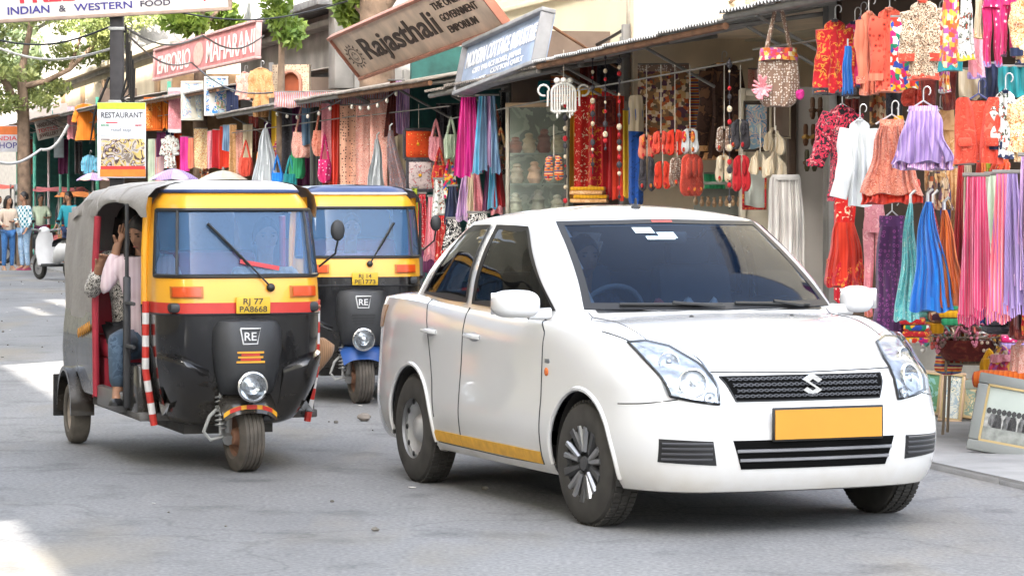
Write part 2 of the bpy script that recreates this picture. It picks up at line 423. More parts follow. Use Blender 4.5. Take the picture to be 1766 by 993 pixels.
# ------------------------------------------------------------------ ground
def road_mat():
    m, t, b = _new('asphalt')
    tc = t.nodes.new("ShaderNodeTexCoord")
    n1 = t.nodes.new("ShaderNodeTexNoise"); n1.inputs["Scale"].default_value = .35; n1.inputs["Detail"].default_value = 6; n1.inputs["Roughness"].default_value = .65
    n2 = t.nodes.new("ShaderNodeTexNoise"); n2.inputs["Scale"].default_value = 38; n2.inputs["Detail"].default_value = 4
    n5 = t.nodes.new("ShaderNodeTexVoronoi"); n5.inputs["Scale"].default_value = 60
    mp = t.nodes.new("ShaderNodeMapping"); mp.inputs["Scale"].default_value = (1, .35, 1)
    t.links.new(tc.outputs["Object"], mp.inputs[0]); t.links.new(mp.outputs[0], n1.inputs[0])
    t.links.new(tc.outputs["Object"], n2.inputs[0]); t.links.new(tc.outputs["Object"], n5.inputs[0])
    r1 = t.nodes.new("ShaderNodeValToRGB"); e = r1.color_ramp.elements
    e[0].position = .32; e[0].color = (.138, .138, .141, 1); e[1].position = .68; e[1].color = (.242, .242, .244, 1)
    r2 = t.nodes.new("ShaderNodeValToRGB"); e = r2.color_ramp.elements
    e[0].position = .3; e[0].color = (.62, .62, .63, 1); e[1].position = .72; e[1].color = (1.25, 1.24, 1.2, 1)
    mx = t.nodes.new("ShaderNodeMix"); mx.data_type = 'RGBA'; mx.blend_type = 'MULTIPLY'; mx.inputs["Factor"].default_value = .8
    t.links.new(n1.outputs["Fac"], r1.inputs[0]); t.links.new(n2.outputs["Fac"], r2.inputs[0])
    t.links.new(r1.outputs[0], mx.inputs["A"]); t.links.new(r2.outputs[0], mx.inputs["B"])
    # dusty ochre stains
    n3 = t.nodes.new("ShaderNodeTexNoise"); n3.inputs["Scale"].default_value = .8; n3.inputs["Detail"].default_value = 5
    t.links.new(mp.outputs[0], n3.inputs[0])
    r3 = t.nodes.new("ShaderNodeValToRGB"); e = r3.color_ramp.elements
    e[0].position = .54; e[0].color = (0, 0, 0, 1); e[1].position = .70; e[1].color = (.6, .6, .6, 1)
    t.links.new(n3.outputs["Fac"], r3.inputs[0])
    mx2 = t.nodes.new("ShaderNodeMix"); mx2.data_type = 'RGBA'
    mx2.inputs["B"].default_value = (.22, .19, .14, 1)
    t.links.new(r3.outputs[0], mx2.inputs["Factor"]); t.links.new(mx.outputs["Result"], mx2.inputs["A"])
    # crack lines
    v = t.nodes.new("ShaderNodeTexVoronoi"); v.feature = 'DISTANCE_TO_EDGE'; v.inputs["Scale"].default_value = .33
    nz = t.nodes.new("ShaderNodeTexNoise"); nz.inputs["Scale"].default_value = 2.; nz.inputs["Detail"].default_value = 5
    va = t.nodes.new("ShaderNodeVectorMath"); va.operation = 'MULTIPLY_ADD'; va.inputs[1].default_value = (.6, .6, .6)
    t.links.new(tc.outputs["Object"], nz.inputs[0]); t.links.new(nz.outputs["Color"], va.inputs[0]); t.links.new(tc.outputs["Object"], va.inputs[2])
    t.links.new(va.outputs[0], v.inputs["Vector"])
    r4 = t.nodes.new("ShaderNodeValToRGB"); e = r4.color_ramp.elements
    e[0].position = .0; e[0].color = (.72, .72, .72, 1); e[1].position = .008; e[1].color = (1, 1, 1, 1)
    t.links.new(v.outputs["Distance"], r4.inputs[0])
    # oil blotches and pale grit
    n6 = t.nodes.new("ShaderNodeTexNoise"); n6.inputs["Scale"].default_value = 1.7; n6.inputs["Detail"].default_value = 8; n6.inputs["Roughness"].default_value = .62; t.links.new(tc.outputs["Object"], n6.inputs[0])
    r6 = t.nodes.new("ShaderNodeValToRGB"); e = r6.color_ramp.elements
    e[0].position = .30; e[0].color = (.62, .62, .63, 1); e[1].position = .46; e[1].color = (1, 1, 1, 1)
    t.links.new(n6.outputs["Fac"], r6.inputs[0])
    mx6 = t.nodes.new("ShaderNodeMix"); mx6.data_type = 'RGBA'; mx6.blend_type = 'MULTIPLY'; mx6.inputs["Factor"].default_value = 1.
    t.links.new(mx2.outputs["Result"], mx6.inputs["A"]); t.links.new(r6.outputs[0], mx6.inputs["B"]); mx2 = mx6
    r7 = t.nodes.new("ShaderNodeValToRGB"); e = r7.color_ramp.elements
    e[0].position = .06; e[0].color = (.35, .35, .35, 1); e[1].position = .12; e[1].color = (0, 0, 0, 1)
    t.links.new(n5.outputs["Distance"], r7.inputs[0])
    mx7 = t.nodes.new("ShaderNodeMix"); mx7.data_type = 'RGBA'; mx7.inputs["B"].default_value = (.42, .41, .39, 1)
    t.links.new(r7.outputs[0], mx7.inputs["Factor"]); t.links.new(mx2.outputs["Result"], mx7.inputs["A"]); mx2 = mx7
    mx3 = t.nodes.new("ShaderNodeMix"); mx3.data_type = 'RGBA'; mx3.blend_type = 'MULTIPLY'; mx3.inputs["Factor"].default_value = .8
    t.links.new(mx2.outputs["Result"], mx3.inputs["A"]); t.links.new(r4.outputs[0], mx3.inputs["B"])
    t.links.new(mx3.outputs["Result"], b.inputs["Base Color"])
    b.inputs["Roughness"].default_value = .82; b.inputs["Specular IOR Level"].default_value = .3
    bp = t.nodes.new("ShaderNodeBump"); bp.inputs["Strength"].default_value = .55; bp.inputs["Distance"].default_value = .012
    t.links.new(n2.outputs["Fac"], bp.inputs["Height"]); t.links.new(bp.outputs[0], b.inputs["Normal"])
    return m
mbg = MB().grid([[Vector((x, y, 0)) for x in (-600, -40, -8, 0, 8, 40, 600)] for y in (-60, 0, 10, 20, 40, 80, 200, 1500)])
tag(mbg.build('road', road_mat(), smooth=0), kind='structure')

# ------------------------------------------------------------------ white sedan
WHITE = mat('car_paint_white', (.60, .60, .60), .22, var=.02, scale=2, coat=1.)
def car_colour():
    m = MATS['car_paint_white']; t = m.node_tree; b = t.nodes["Principled BSDF"]
    # road dust low on the body
    tc = [n for n in t.nodes if n.type == 'TEX_COORD'][0]
    sp = t.nodes.new("ShaderNodeSeparateXYZ"); t.links.new(tc.outputs["Object"], sp.inputs[0])
    n = t.nodes.new("ShaderNodeTexNoise"); n.inputs["Scale"].default_value = 7; n.inputs["Detail"].default_value = 5
    t.links.new(tc.outputs["Object"], n.inputs[0])
    mr = t.nodes.new("ShaderNodeMapRange"); mr.inputs[1].default_value = .42; mr.inputs[2].default_value = .18
    t.links.new(sp.outputs[2], mr.inputs[0])
    mu = t.nodes.new("ShaderNodeMath"); mu.operation = 'MULTIPLY'; t.links.new(mr.outputs[0], mu.inputs[0]); t.links.new(n.outputs["Fac"], mu.inputs[1])
    mx = t.nodes.new("ShaderNodeMix"); mx.data_type = 'RGBA'; mx.inputs["B"].default_value = (.42, .36, .27, 1)
    src = b.inputs["Base Color"].links[0].from_socket
    t.links.new(mu.outputs[0], mx.inputs["Factor"]); t.links.new(src, mx.inputs["A"]); t.links.new(mx.outputs["Result"], b.inputs["Base Color"])
car_colour()
CARGLASS = glass('car_window_glass', (.34, .36, .37), .30, base=(.004, .005, .006), ior=1.28)
CARSCREEN = glass('windscreen_glass', (.32, .42, .54), .36, base=(.003, .014, .04), ior=1.25)
KY = 1.075          # slightly broad body
def build_car():
    PHI = radians(22.5); T = 1.47 * KY
    Y0 = FPX / 349.0; Fw = Vector(((1032 - CX) / 349.0, Y0, 0))
    org = Fw + Vector((cos(PHI), sin(PHI), 0)) * (T / 2)
    car = thing('sedan_car', 'white four door sedan with yellow side stripe and blank yellow number plate', 'car', org, -pi / 2 + PHI)
    # columns : M2(x,y)  E(x,y,z)  G(x,y,z)  R(x,y,z)
    cols = [
     ((0.8, 0), (0.66, 0, 0.775), (-0.22, 0.0, 1.03), (-1.0, 0.0, 1.515)),
     ((0.785, 0.3), (0.645, 0.3, 0.778), (-0.24, 0.2931, 1.025), (-1.01, 0.3108, 1.51)),
     ((0.735, 0.54), (0.57, 0.52, 0.8), (-0.28, 0.5233, 1.015), (-1.04, 0.4995, 1.5)),
     ((0.64, 0.685), (0.43, 0.63, 0.855), (-0.33, 0.653, 1.01), (-1.07, 0.59, 1.485)),
     ((0.5, 0.775), (0.27, 0.7, 0.905), (-0.39, 0.718, 1.0), (-1.13, 0.627, 1.475)),
     ((0.35, 0.82), (0.14, 0.74, 0.93), (-0.46, 0.743, 0.995), (-1.21, 0.643, 1.475)),
     ((0, 0.843), (-0.12, 0.775, 0.955), (-0.6, 0.763, 0.99), (-1.3, 0.649, 1.48)),
     ((-0.37, 0.842), (-0.4, 0.795, 0.965), (-0.75, 0.768, 0.99), (-1.38, 0.652, 1.485)),
     ((-0.9, 0.845), (-0.92, 0.8, 0.97), (-1.05, 0.783, 0.995), (-1.5, 0.655, 1.49)),
     ((-1.5, 0.845), (-1.5, 0.805, 0.985), (-1.5, 0.788, 1.01), (-1.7, 0.655, 1.49)),
     ((-2.02, 0.842), (-2.0, 0.8, 1.01), (-1.95, 0.778, 1.03), (-1.9, 0.643, 1.48)),
     ((-2.4, 0.837), (-2.4, 0.79, 1.03), (-2.3, 0.7518, 1.05), (-2.05, 0.605, 1.465)),
     ((-2.82, 0.815), (-2.8, 0.765, 1.035), (-2.58, 0.7168, 1.06), (-2.2, 0.563, 1.45)),
     ((-3.2, 0.74), (-3.16, 0.7, 1.03), (-2.74, 0.6368, 1.065), (-2.29, 0.5117, 1.445)),
     ((-3.37, 0.55), (-3.33, 0.52, 1.03), (-2.82, 0.4626, 1.07), (-2.35, 0.3731, 1.455)),
     ((-3.44, 0), (-3.4, 0, 1.035), (-2.86, 0.0, 1.07), (-2.38, 0.0, 1.475)),
    ]
    n = len(cols); full = list(range(n)) + list(range(n - 2, 0, -1))
    sgn = [1] * n + [-1] * (n - 2)
    def rows(ci, sg):
        (mx_, my), E, G, R = cols[ci]
        a = cols[max(ci - 1, 0)][0]; c = cols[min(ci + 1, n - 1)][0]
        tx, ty = c[0] - a[0], c[1] - a[1]
        if ci in (0,): nx, ny = 1, 0
        elif ci == n - 1: nx, ny = -1, 0
        else:
            L = sqrt(tx * tx + ty * ty); nx, ny = -ty / L, tx / L
            if nx * (mx_ + 1.2) + ny * my < 0: nx, ny = -nx, -ny
        fr = max(0, nx)      # front-ness
        def off(d, z): return (mx_ - nx * d, my - ny * d, z)
        Ev, Gv, Rv = Vector(E), Vector(G), Vector(R)
        L = [off(.10, .205), off(.06, .215), off(.02, .30), off(0, .46), off(.008 + .03 * fr, .62), off(.014 + .06 * fr, .72)]
        # shoulder: meet E
        pre = Vector(L[-1]).lerp(Ev, .72); pre = pre + Vector((nx, ny, 0)) * .012 + Vector((0, 0, -.012))
        L += [tuple(pre), tuple(Ev)]
        dist = (Gv - Ev).length; bulge = min(.045, .05 * dist)
        for k in (.12, .4, .7, .93):
            p = Ev.lerp(Gv, k); p.z += bulge * sin(pi * min(1, k * 1.02)) * (1.2 if fr > .2 else .4); L.append(tuple(p))
        L.append(tuple(Gv))
        for k in (.33, .66, .9):
            p = Gv.lerp(Rv, k); p += Vector((nx, ny, .3)) * (.03 * sin(pi * k)); L.append(tuple(p))
        L.append(tuple(Rv))
        # roof
        cx = -1.62
        for k, z in ((.10, .022), (.3, .05), (.6, .075), (.85, .085)):
            L.append((Rv.x + (cx - Rv.x) * k, Rv.y * (1 - k), 1.49 * (k) + Rv.z * (1 - k) + z))
        L.append((cx, 0, 1.578))
        return [(x, y * sg * KY, z) for x, y, z in L]
    ctrl = np.array([rows(ci, sg) for ci, sg in zip(full, sgn)])          # cols x rows x 3
    pad = np.concatenate([ctrl[-3:], ctrl, ctrl[:3]])
    NC = 264
    # column spacing by outline length so columns stay even
    m2 = pad[:, 3, :2]; ln = np.r_[0, np.cumsum(np.linalg.norm(np.diff(m2, axis=0), axis=1))]
    q = np.linspace(ln[3], ln[3 + len(full)], NC, endpoint=False)
    A = pchip(ln, pad, q)                                                # NC x rows x 3
    tr = np.arange(A.shape[1]); rq = []
    for r in range(A.shape[1] - 1):
        k = {2: 5, 3: 5, 4: 4, 5: 4, 8: 3, 9: 4, 10: 3, 12: 4, 13: 5, 14: 4}.get(r, 2)
        rq += [r + i / k for i in range(k)]
    rq.append(A.shape[1] - 1)
    Bz = pchip(tr, A.transpose(1, 0, 2), rq)                             # R x NC x 3
    NR = len(rq)
    RA = .362; arches = [(0.0, .30), (-2.39, .30)]
    V = Bz.reshape(-1, 3).copy()
    side = np.abs(V[:, 1]) > .58
    inside = np.zeros(len(V), bool); strict = np.zeros(len(V), bool)
    for (ax, az) in arches:
        d = np.hypot(V[:, 0] - ax, V[:, 2] - az); ins = (d < RA) & side; inside |= ins
        push = ins & (d > RA - .034)
        kk = RA / np.maximum(d, 1e-6)
        V[push, 0] = ax + (V[push, 0] - ax) * kk[push]; V[push, 2] = az + (V[push, 2] - az) * kk[push]
        strict |= ins & ~push
    g_win = [(-.52, 1.04), (-1.12, 1.452), (-1.48, 1.462), (-1.53, 1.045)]
    r_win = [(-1.625, 1.052), (-1.58, 1.462), (-1.86, 1.452), (-2.06, 1.37), (-2.24, 1.22), (-2.40, 1.075)]
    wsc = [(-.648, 1.045), (.668, 1.045), (.555, 1.484), (-.535, 1.486)]
    wsc = [(y * KY, z) for y, z in wsc]
    rsc = [(-.42 * KY, 1.13), (.42 * KY, 1.13), (.33 * KY, 1.42), (-.33 * KY, 1.42)]
    def shrink(p, d):
        c = np.mean(p, axis=0); return [tuple(c + (np.array(v) - c) * (1 - d)) for v in p]
    gs, rs_, ws_, rr_ = shrink(g_win, .07), shrink(r_win, .07), shrink(wsc, .05), shrink(rsc, .05)
    solid = MB(); faces = []; allf = []
    for i in range(NR - 1):
        for j in range(NC):
            j2 = (j + 1) % NC; f = (i * NC + j, i * NC + j2, (i + 1) * NC + j2, (i + 1) * NC + j)
            if any(strict[k] for k in f): continue
            allf.append(f)
            c = V[list(f)].mean(0); hole = False
            if c[2] > 1.04 and c[2] < 1.51:
                if abs(c[1]) > .5 and (in_poly(c[0], c[2], gs) or in_poly(c[0], c[2], rs_)): hole = True
                if c[0] > -1.05 and in_poly(c[1], c[2], ws_): hole = True
                if c[0] < -2.3 and in_poly(c[1], c[2], rr_): hole = True
            if not hole: faces.append(f)
    solid.add(V, allf)
    body = MB().add(V, faces)
    pr = Proj(solid)
    b = body.build('body', WHITE, car, 30, weld=True)
    # underbody and wheel wells
    ub = MB().box((-1.2, 0, .26), (3.2, 1.1 * KY, .10), mi=0).box((.45, 0, .27), (.5, 1.0, .1)).box((-2.8, 0, .3), (.6, 1.1, .14))
    for ax, az in arches:
        for sg in (-1, 1):
            y1, y0 = .80 * KY * sg, .50 * KY * sg
            arc = [radians(a) for a in range(-12, 193, 8)]
            ub.grid([[Vector((ax + cos(a) * .365, y, az + sin(a) * .365)) for a in arc] for y in (y1, y0)])
            ub.grid([[Vector((ax + cos(a) * r, y0, az + sin(a) * r)) for a in arc] for r in (.365, .02)])
    ub.build('underbody', mat('dark_underbody', (.02, .018, .016), .9), car)
    # arch lips
    for ax, az in arches:
        for sg in (-1, 1):
            pts = []
            for a in range(-6, 187, 5):
                q = radians(a); x, z = ax + cos(q) * (RA + .012), az + sin(q) * (RA + .012)
                h = pr.hit(x, z, 'y', sg, .0)
                if h: pts.append(h)
            if len(pts) > 4: MB().tube(pts, .013, 6).build('wheel_arch_lip', WHITE, car)
            mud = MB().box((ax - .33, .70 * sg * KY, .27), (.02, .17, .24), bev=.006)
            if ax < 2: mud.build('mud_flap', mat('dusty_flap', (.30, .23, .16), .9, var=.3), car)
    # ---------------- windows
    trimM = mat('window_rubber', (.01, .01, .011), .5, var=.1)
    for sg in (-1, 1):
        gq = coons([g_win[0], g_win[3]], [g_win[3], g_win[2]], [g_win[1], g_win[2]], [g_win[0], g_win[1]], 18, 14)
        rq_ = coons([r_win[0], r_win[5]], [r_win[5], r_win[4], r_win[3], r_win[2]], [r_win[1], r_win[2]], [r_win[0], r_win[1]], 18, 14)
        for nm, G in (('front_door_window', gq), ('rear_door_window', rq_)):
            mb = pr.patch(G, 'y', sg, .003, .0); pane = mb.build(nm, CARGLASS, car)
            P = mb.P; m_, n_ = len(P), len(P[0])
            ring = [P[0][i] for i in range(n_)] + [P[j][-1] for j in range(1, m_)] + [P[-1][i] for i in range(n_ - 2, -1, -1)] + [P[j][0] for j in range(m_ - 2, 0, -1)]
            ctr = sum(ring, Vector()) / len(ring)
            outr = [p + (p - ctr).normalized() * .012 + Vector((0, sg * .004, 0)) for p in ring]
            inr = [p + (ctr - p).normalized() * .028 + Vector((0, sg * .005, 0)) for p in ring]
            inr2 = [p - Vector((0, sg * .03, 0)) for p in inr]
            MB().grid([outr, inr, inr2], wrap=True).build('window_seal', trimM, pane)
    G = coons([wsc[0], (0, 1.038), wsc[1]], [wsc[1], wsc[2]], [wsc[3], (0, 1.497), wsc[2]], [wsc[0], wsc[3]], 26, 16)
    mb = pr.patch(G, 'x', 1, .004, 0); ws = mb.build('windscreen', CARSCREEN, car)
    P = mb.P; m_, n_ = len(P), len(P[0])
    def band(mb, P, w):
        m_, n_ = len(P), len(P[0])
        up = Vector((.25, 0, .3)).normalized() * .003
        O = [[P[j][i] for i in range(n_)] for j in range(m_)]
        def at(u, v):
            a, b2 = min(int(v), m_ - 2), min(int(u), n_ - 2); fv, fu = v - a, u - b2
            return O[a][b2].lerp(O[a][b2 + 1], fu).lerp(O[a + 1][b2].lerp(O[a + 1][b2 + 1], fu), fv)
        ring_o, ring_i = [], []
        N = 26
        wu, wv = w[0] * (n_ - 1), w[1] * (m_ - 1)
        for k in range(N): t = k / N; ring_o.append(at(t * (n_ - 1), 0)); ring_i.append(at(wu + t * (n_ - 1 - 2 * wu), w[2] * (m_ - 1)))
        for k in range(N): t = k / N; ring_o.append(at(n_ - 1, t * (m_ - 1))); ring_i.append(at(n_ - 1 - wu, w[2] * (m_ - 1) + t * ((m_ - 1) * (1 - w[2]) - wv)))
        for k in range(N): t = 1 - k / N; ring_o.append(at(t * (n_ - 1), m_ - 1)); ring_i.append(at(wu + t * (n_ - 1 - 2 * wu), m_ - 1 - wv))
        for k in range(N): t = 1 - k / N; ring_o.append(at(0, t * (m_ - 1))); ring_i.append(at(wu, w[2] * (m_ - 1) + t * ((m_ - 1) * (1 - w[2]) - wv)))
        return MB().grid([[p + up for p in ring_o], [p + up for p in ring_i]], wrap=True)
    band(mb, P, (.026, .05, .07)).build('windscreen_border', trimM, ws)
    # stickers and toll tag inside the top of the screen
    stk = MB()
    for (y, z, w_, h_) in ((-.145, 1.438, .11, .03), (-.03, 1.412, .10, .032), (-.08, 1.398, .16, .018)):
        gg = coons([(y - w_ / 2, z - h_ / 2), (y + w_ / 2, z - h_ / 2)], [(y + w_ / 2, z - h_ / 2), (y + w_ / 2, z + h_ / 2)], [(y - w_ / 2, z + h_ / 2), (y + w_ / 2, z + h_ / 2)], [(y - w_ / 2, z - h_ / 2), (y - w_ / 2, z + h_ / 2)], 4, 3)
        pr.patch(gg, 'x', 1, .006 + .001 * (w_ > .12), 0).build('windscreen_sticker', mat('pale_sticker', (.50, .62, .66), .5), ws)
    gg = coons([(-.06, 1.478), (.06, 1.478)], [(.06, 1.478), (.06, 1.488)], [(-.06, 1.488), (.06, 1.488)], [(-.06, 1.478), (-.06, 1.488)], 4, 3)
    pr.patch(gg, 'x', 1, .009, 0).build('red_sticker', mat('red_sticker', (.45, .05, .04), .4), ws)
    rg = coons([rsc[0], rsc[1]], [rsc[1], rsc[2]], [rsc[3], rsc[2]], [rsc[0], rsc[3]], 12, 8)
    # rear screen projected from behind
    rp = []
    for j in range(rg.shape[0]):
        row = []
        for i in range(rg.shape[1]):
            p, nn, _, _ = pr.b.ray_cast(Vector((-6, rg[j, i, 0], rg[j, i, 1])), Vector((1, 0, 0))); row.append(p + Vector((-.004, 0, .002)))
        rp.append(row)
    MB().grid(rp).build('rear_screen', CARGLASS, car)
    # wipers
    for y0, y1 in ((-.52, .02), (.10, .56)):
        pts = pr.line([(y0, 1.062), (y1, 1.048 if y0 > 0 else 1.056)], 'x', 1, .016, 14)
        wp = MB().tube(pts, .008, 6)
        pa = pr.line([(y1 * .9, 1.036), ((y0 + y1) / 2, 1.060)], 'x', 1, .026, 8)
        if len(pa) > 2: wp.tube(pa, .009, 6)
        wp.build('wiper', BLACK, car)
    cw = MB().grid([[Vector((-.235 - .03 * k - .10 * (y / .62) ** 2, y * KY, 1.036 + .012 * k)) for y in np.linspace(-.60, .60, 20)] for k in (0, .6, 1.2)])
    cw.build('cowl_panel', BLACK, car)
    # interior
    it = MB()
    seatM = mat('grey_seat_cloth', (.09, .095, .105), .9)
    for y in (-.36, .36):
        st = MB().box((-1.28, y, .95), (.16, .46, .62), Matrix.Rotation(-.22, 3, 'Y'), bev=.06).box((-1.0, y, .62), (.52, .48, .16), bev=.05)
        st.build('front_seat', seatM, car)
        MB().box((-1.37, y, 1.31), (.10, .26, .17), Matrix.Rotation(-.2, 3, 'Y'), bev=.05).build('headrest', seatM, car)
    MB().box((-2.15, 0, .92), (.2, 1.2, .55), Matrix.Rotation(-.3, 3, 'Y'), bev=.06).box((-1.9, 0, .62), (.5, 1.2, .18), bev=.05).build('rear_seat', seatM, car)
    MB().box((-.60, 0, .93), (.42, 1.32, .16), bev=.05).box((-.52, -.35, 1.005), (.22, .40, .05), bev=.02).build('dashboard', mat('dash_grey', (.16, .18, .20), .7), car)
    MB().lathe([(.185 + .014 * cos(a), .014 * sin(a)) for a in np.linspace(0, 2 * pi, 9)[:-1]], 28, 'X', (-.84, -.34, .98), closed=True, R=Matrix.Rotation(.35, 3, 'Y')).box((-.80, -.34, .96), (.05, .34, .04), Matrix.Rotation(.35, 3, 'Y')).build('steering_wheel', mat('wheel_grey', (.24, .25, .26), .5), car)
    for q in ((-.33, -.2, 1.0), (-.36, -.03, .985), (-.36, .12, .99)):
        MB().ell((-.55, q[1], 1.045), (.035, .03, .05), 8, 6, jit=.15).build('dashboard_trinket', mat('trinket_red', (.4, .06, .05), .5) if q[1] < -.1 else mat('trinket_white', (.6, .6, .58), .5), car)
    MB().box((-1.3, 0, .42), (2.4, 1.3, .05)).build('cabin_floor', BLACK, car)
    # mirror inside
    MB().box((-.86, .0, 1.405), (.03, .22, .06), bev=.012).build('interior_mirror', STEEL, ws)
    # ---------------- lights
    lens = glass('headlamp_lens', (.90, .94, .98), .02, ior=1.4); bowl = mat('lamp_bowl', (.55, .58, .64), .18, .55, var=.35, scale=14, bump=.3, bscale=22)
    for sg in (-1, 1):
        bl = [(-.645, .668), (-.56, .648), (-.452, .632)]; tp = [(-.70, .910), (-.62, .916), (-.535, .892)]
        rt = [(-.452, .632), (-.448, .71), (-.472, .815), (-.535, .892)]; lf = [(-.645, .668), (-.664, .77), (-.698, .910)]
        f = lambda L: [(y * -sg * KY, z) for y, z in L]
        Gq = coons(f(bl), f(rt), f(tp), f(lf), 18, 16)
        mb = pr.patch(Gq, 'x', 1, .004, .0)
        hl = mb.build('headlight', bowl, car)
        P = mb.P
        ring = [P[0][i] for i in range(18)] + [P[j][-1] for j in range(1, 16)] + [P[-1][i] for i in range(16, -1, -1)] + [P[j][0] for j in range(14, 0, -1)]
        MB().tube([p + Vector((.004, 0, 0)) for p in ring] + [ring[0] + Vector((.004, 0, 0))], .007, 5).build('headlight_seal', trimM, hl)
        for (a, b2, r_) in ((-.55, .735, .066), (-.60, .83, .046), (-.49, .665, .026)):
            h = pr.hit(a * -sg * KY, b2, 'x', 1, -.01)
            if h:
                MB().lathe([(r_ * 1.12, .0), (r_ * 1.1, .016), (r_, .018), (r_ * .8, -.004), (r_ * .35, -.02), (r_ * .3, .012), (.001, .02)], 20, 'X', h + Vector((.014, 0, 0)), R=Matrix.Rotation(-sg * -.5, 3, 'Z') @ Matrix.Rotation(-.2, 3, 'Y')).build('reflector', CHROME, hl)
        lm = pr.patch(Gq, 'x', 1, .030, .03)
        lm.build('lens', lens, hl)
    # tail light (seen on the shoulder), side repeater, badge
    for sg in (-1, 1):
        g = coons([(-3.02, .86), (-3.14, .85)], [(-3.14, .85), (-3.10, .985)], [(-2.93, .99), (-3.10, .985)], [(-3.02, .86), (-2.93, .99)], 8, 6)
        pr.patch(g, 'y', sg, .006, .01).build('tail_light', mat('tail_amber', (.30, .17, .09), .3, var=.3), car)
        h = pr.hit(-.415, .735, 'y', sg, .004)
        MB().ell(h, (.022, .008, .022), 12, 6).build('side_repeater', mat('amber_lens', (.55, .13, .03), .25, var=.1), car)
        h = pr.hit(-.415, .79, 'y', sg, .003)
        MB().box(h, (.055, .006, .022), bev=.004).build('side_badge', mat('grey_badge', (.18, .19, .2), .4, .4), car)
    # grilles
    def quadpatch(y0, z0, y1, z1, ins_b=0., off=.004, name='grille', m=mat('grille_shade_black', (.003, .003, .003), .9, spec=.1), skirt=.03, n=20, par=car):  # near-black sheet paints the shade of the deep recess behind the bars
        g = coons([(y0 + ins_b, z0), (y1 - ins_b, z0)], [(y1 - ins_b, z0), (y1, z1)], [(y0, z1), (y1, z1)], [(y0 + ins_b, z0), (y0, z1)], n, 6)
        mb = pr.patch(g, 'x', 1, off, skirt); return mb.build(name, m, par), mb.P
    gr, _ = quadpatch(-.45, .645, .425, .757, .05, .003, 'upper_grille')
    cells = MB(); pitch = .030
    for r in range(4):
        for c in range(-16, 17):
            y = c * pitch + (pitch / 2 if r % 2 else 0); z = .660 + r * .025
            half = .437 - .05 * (1 - (z - .645) / .112) - .014
            if abs(y + .0125) > half: continue
            a, e = pr.hit(y - .014, z, 'x', 1, .008), pr.hit(y + .014, z + .012, 'x', 1, .008)
            c2, d = pr.hit(y - .014, z + .012, 'x', 1, .008), pr.hit(y + .014, z, 'x', 1, .008)
            for p, q_ in ((a, e), (c2, d)):
                if p and q_: cells.tube([p, q_], .0035, 4)
    o = cells.build('grille_mesh', mat('grille_bar_grey', (.07, .07, .075), .35, .3), gr); o['kind'] = 'stuff'
    fr = MB()
    for poly in ([(-.45, .757), (.425, .757)], [(-.40, .645), (.375, .645)], [(-.45, .757), (-.40, .645)], [(.425, .757), (.375, .645)]):
        fr.tube(pr.line(poly, 'x', 1, .004, 20), .004, 6)
    fr.build('grille_surround', BLACK, gr)
    # maker's emblem : slanted double hook
    h = pr.hit(0.0, .708, 'x', 1, .018)
    Sp = [(0, 1), (.95, .42), (.55, .18), (0, .5), (-.33, .3), (.95, -.45), (0, -1), (-.95, -.42), (-.55, -.18), (0, -.5), (.33, -.3), (-.95, .45)]
    MB().prism([(x * .054, z * .056) for x, z in Sp], .012, Matrix.Translation(h) @ Matrix.Rotation(pi / 2, 4, 'Z')).build('front_emblem', CHROME, car, 0)
    # number plate
    ph = pr.hit(0.06, .535, 'x', 1, .02)
    pl = MB().box((ph.x + .008, .05, .535), (.012, .60, .162), bev=.004).build('number_plate', mat('plate_border_black', (.006, .006, .006), .5, var=0), car)
    MB().box((ph.x + .0165, .05, .535), (.006, .578, .140)).build('plate_face', mat('plate_yellow', (.50, .225, .016), .45, var=.03), pl)
    # lower grille
    lg, _ = quadpatch(-.435, .325, .435, .462, .045, .004, 'lower_grille', n=24)
    for z in (.368, .412):
        half = .435 - .045 * (1 - (z - .325) / .137) - .004
        MB().tube(pr.line([(-half, z), (half, z)], 'x', 1, .008, 22), .0085, 6).build('grille_slat', mat('slat_grey', (.20, .20, .21), .4, .3), lg)
    for sg in (-1, 1):
        a0, a1 = (.475, .70)
        y0, y1 = (a0 * sg * KY, a1 * sg * KY)
        if y0 > y1: y0, y1 = y1, y0
        fg = coons([(y0, .345), (y1, .36)] if sg > 0 else [(y0, .36), (y1, .345)], [(y1, .36), (y1, .455)] if sg > 0 else [(y1, .345), (y1 - .02, .46)], [(y0, .46), (y1, .47)] if sg > 0 else [(y0, .47), (y1 - .02, .46)], [(y0, .345), (y0, .46)] if sg > 0 else [(y0, .36), (y0, .47)], 12, 6)
        fp = pr.patch(fg, 'x', 1, .004, .02).build('fog_light_grille', mat('fog_black', (.012, .012, .013), .5), car)
        for z in (.375, .40, .425, .448):
            ln_ = pr.line([(y0 + .012, z), (y1 - .022, z)], 'x', 1, .008, 10)
            if len(ln_) > 2: MB().tube(ln_, .006, 5).build('grille_slat', mat('fog_slat', (.06, .06, .065), .45), fp)
    # panel gaps
    gapM = mat('panel_gap', (.03, .03, .032), .8, var=0)
    def gap(pts, axis, sg=1, r=.0045, n=40, nm='panel_seam'):
        L = pr.line(pts, axis, sg, .0, n)
        if len(L) > 3: MB().tube(L, r, 5).build(nm, gapM, car)
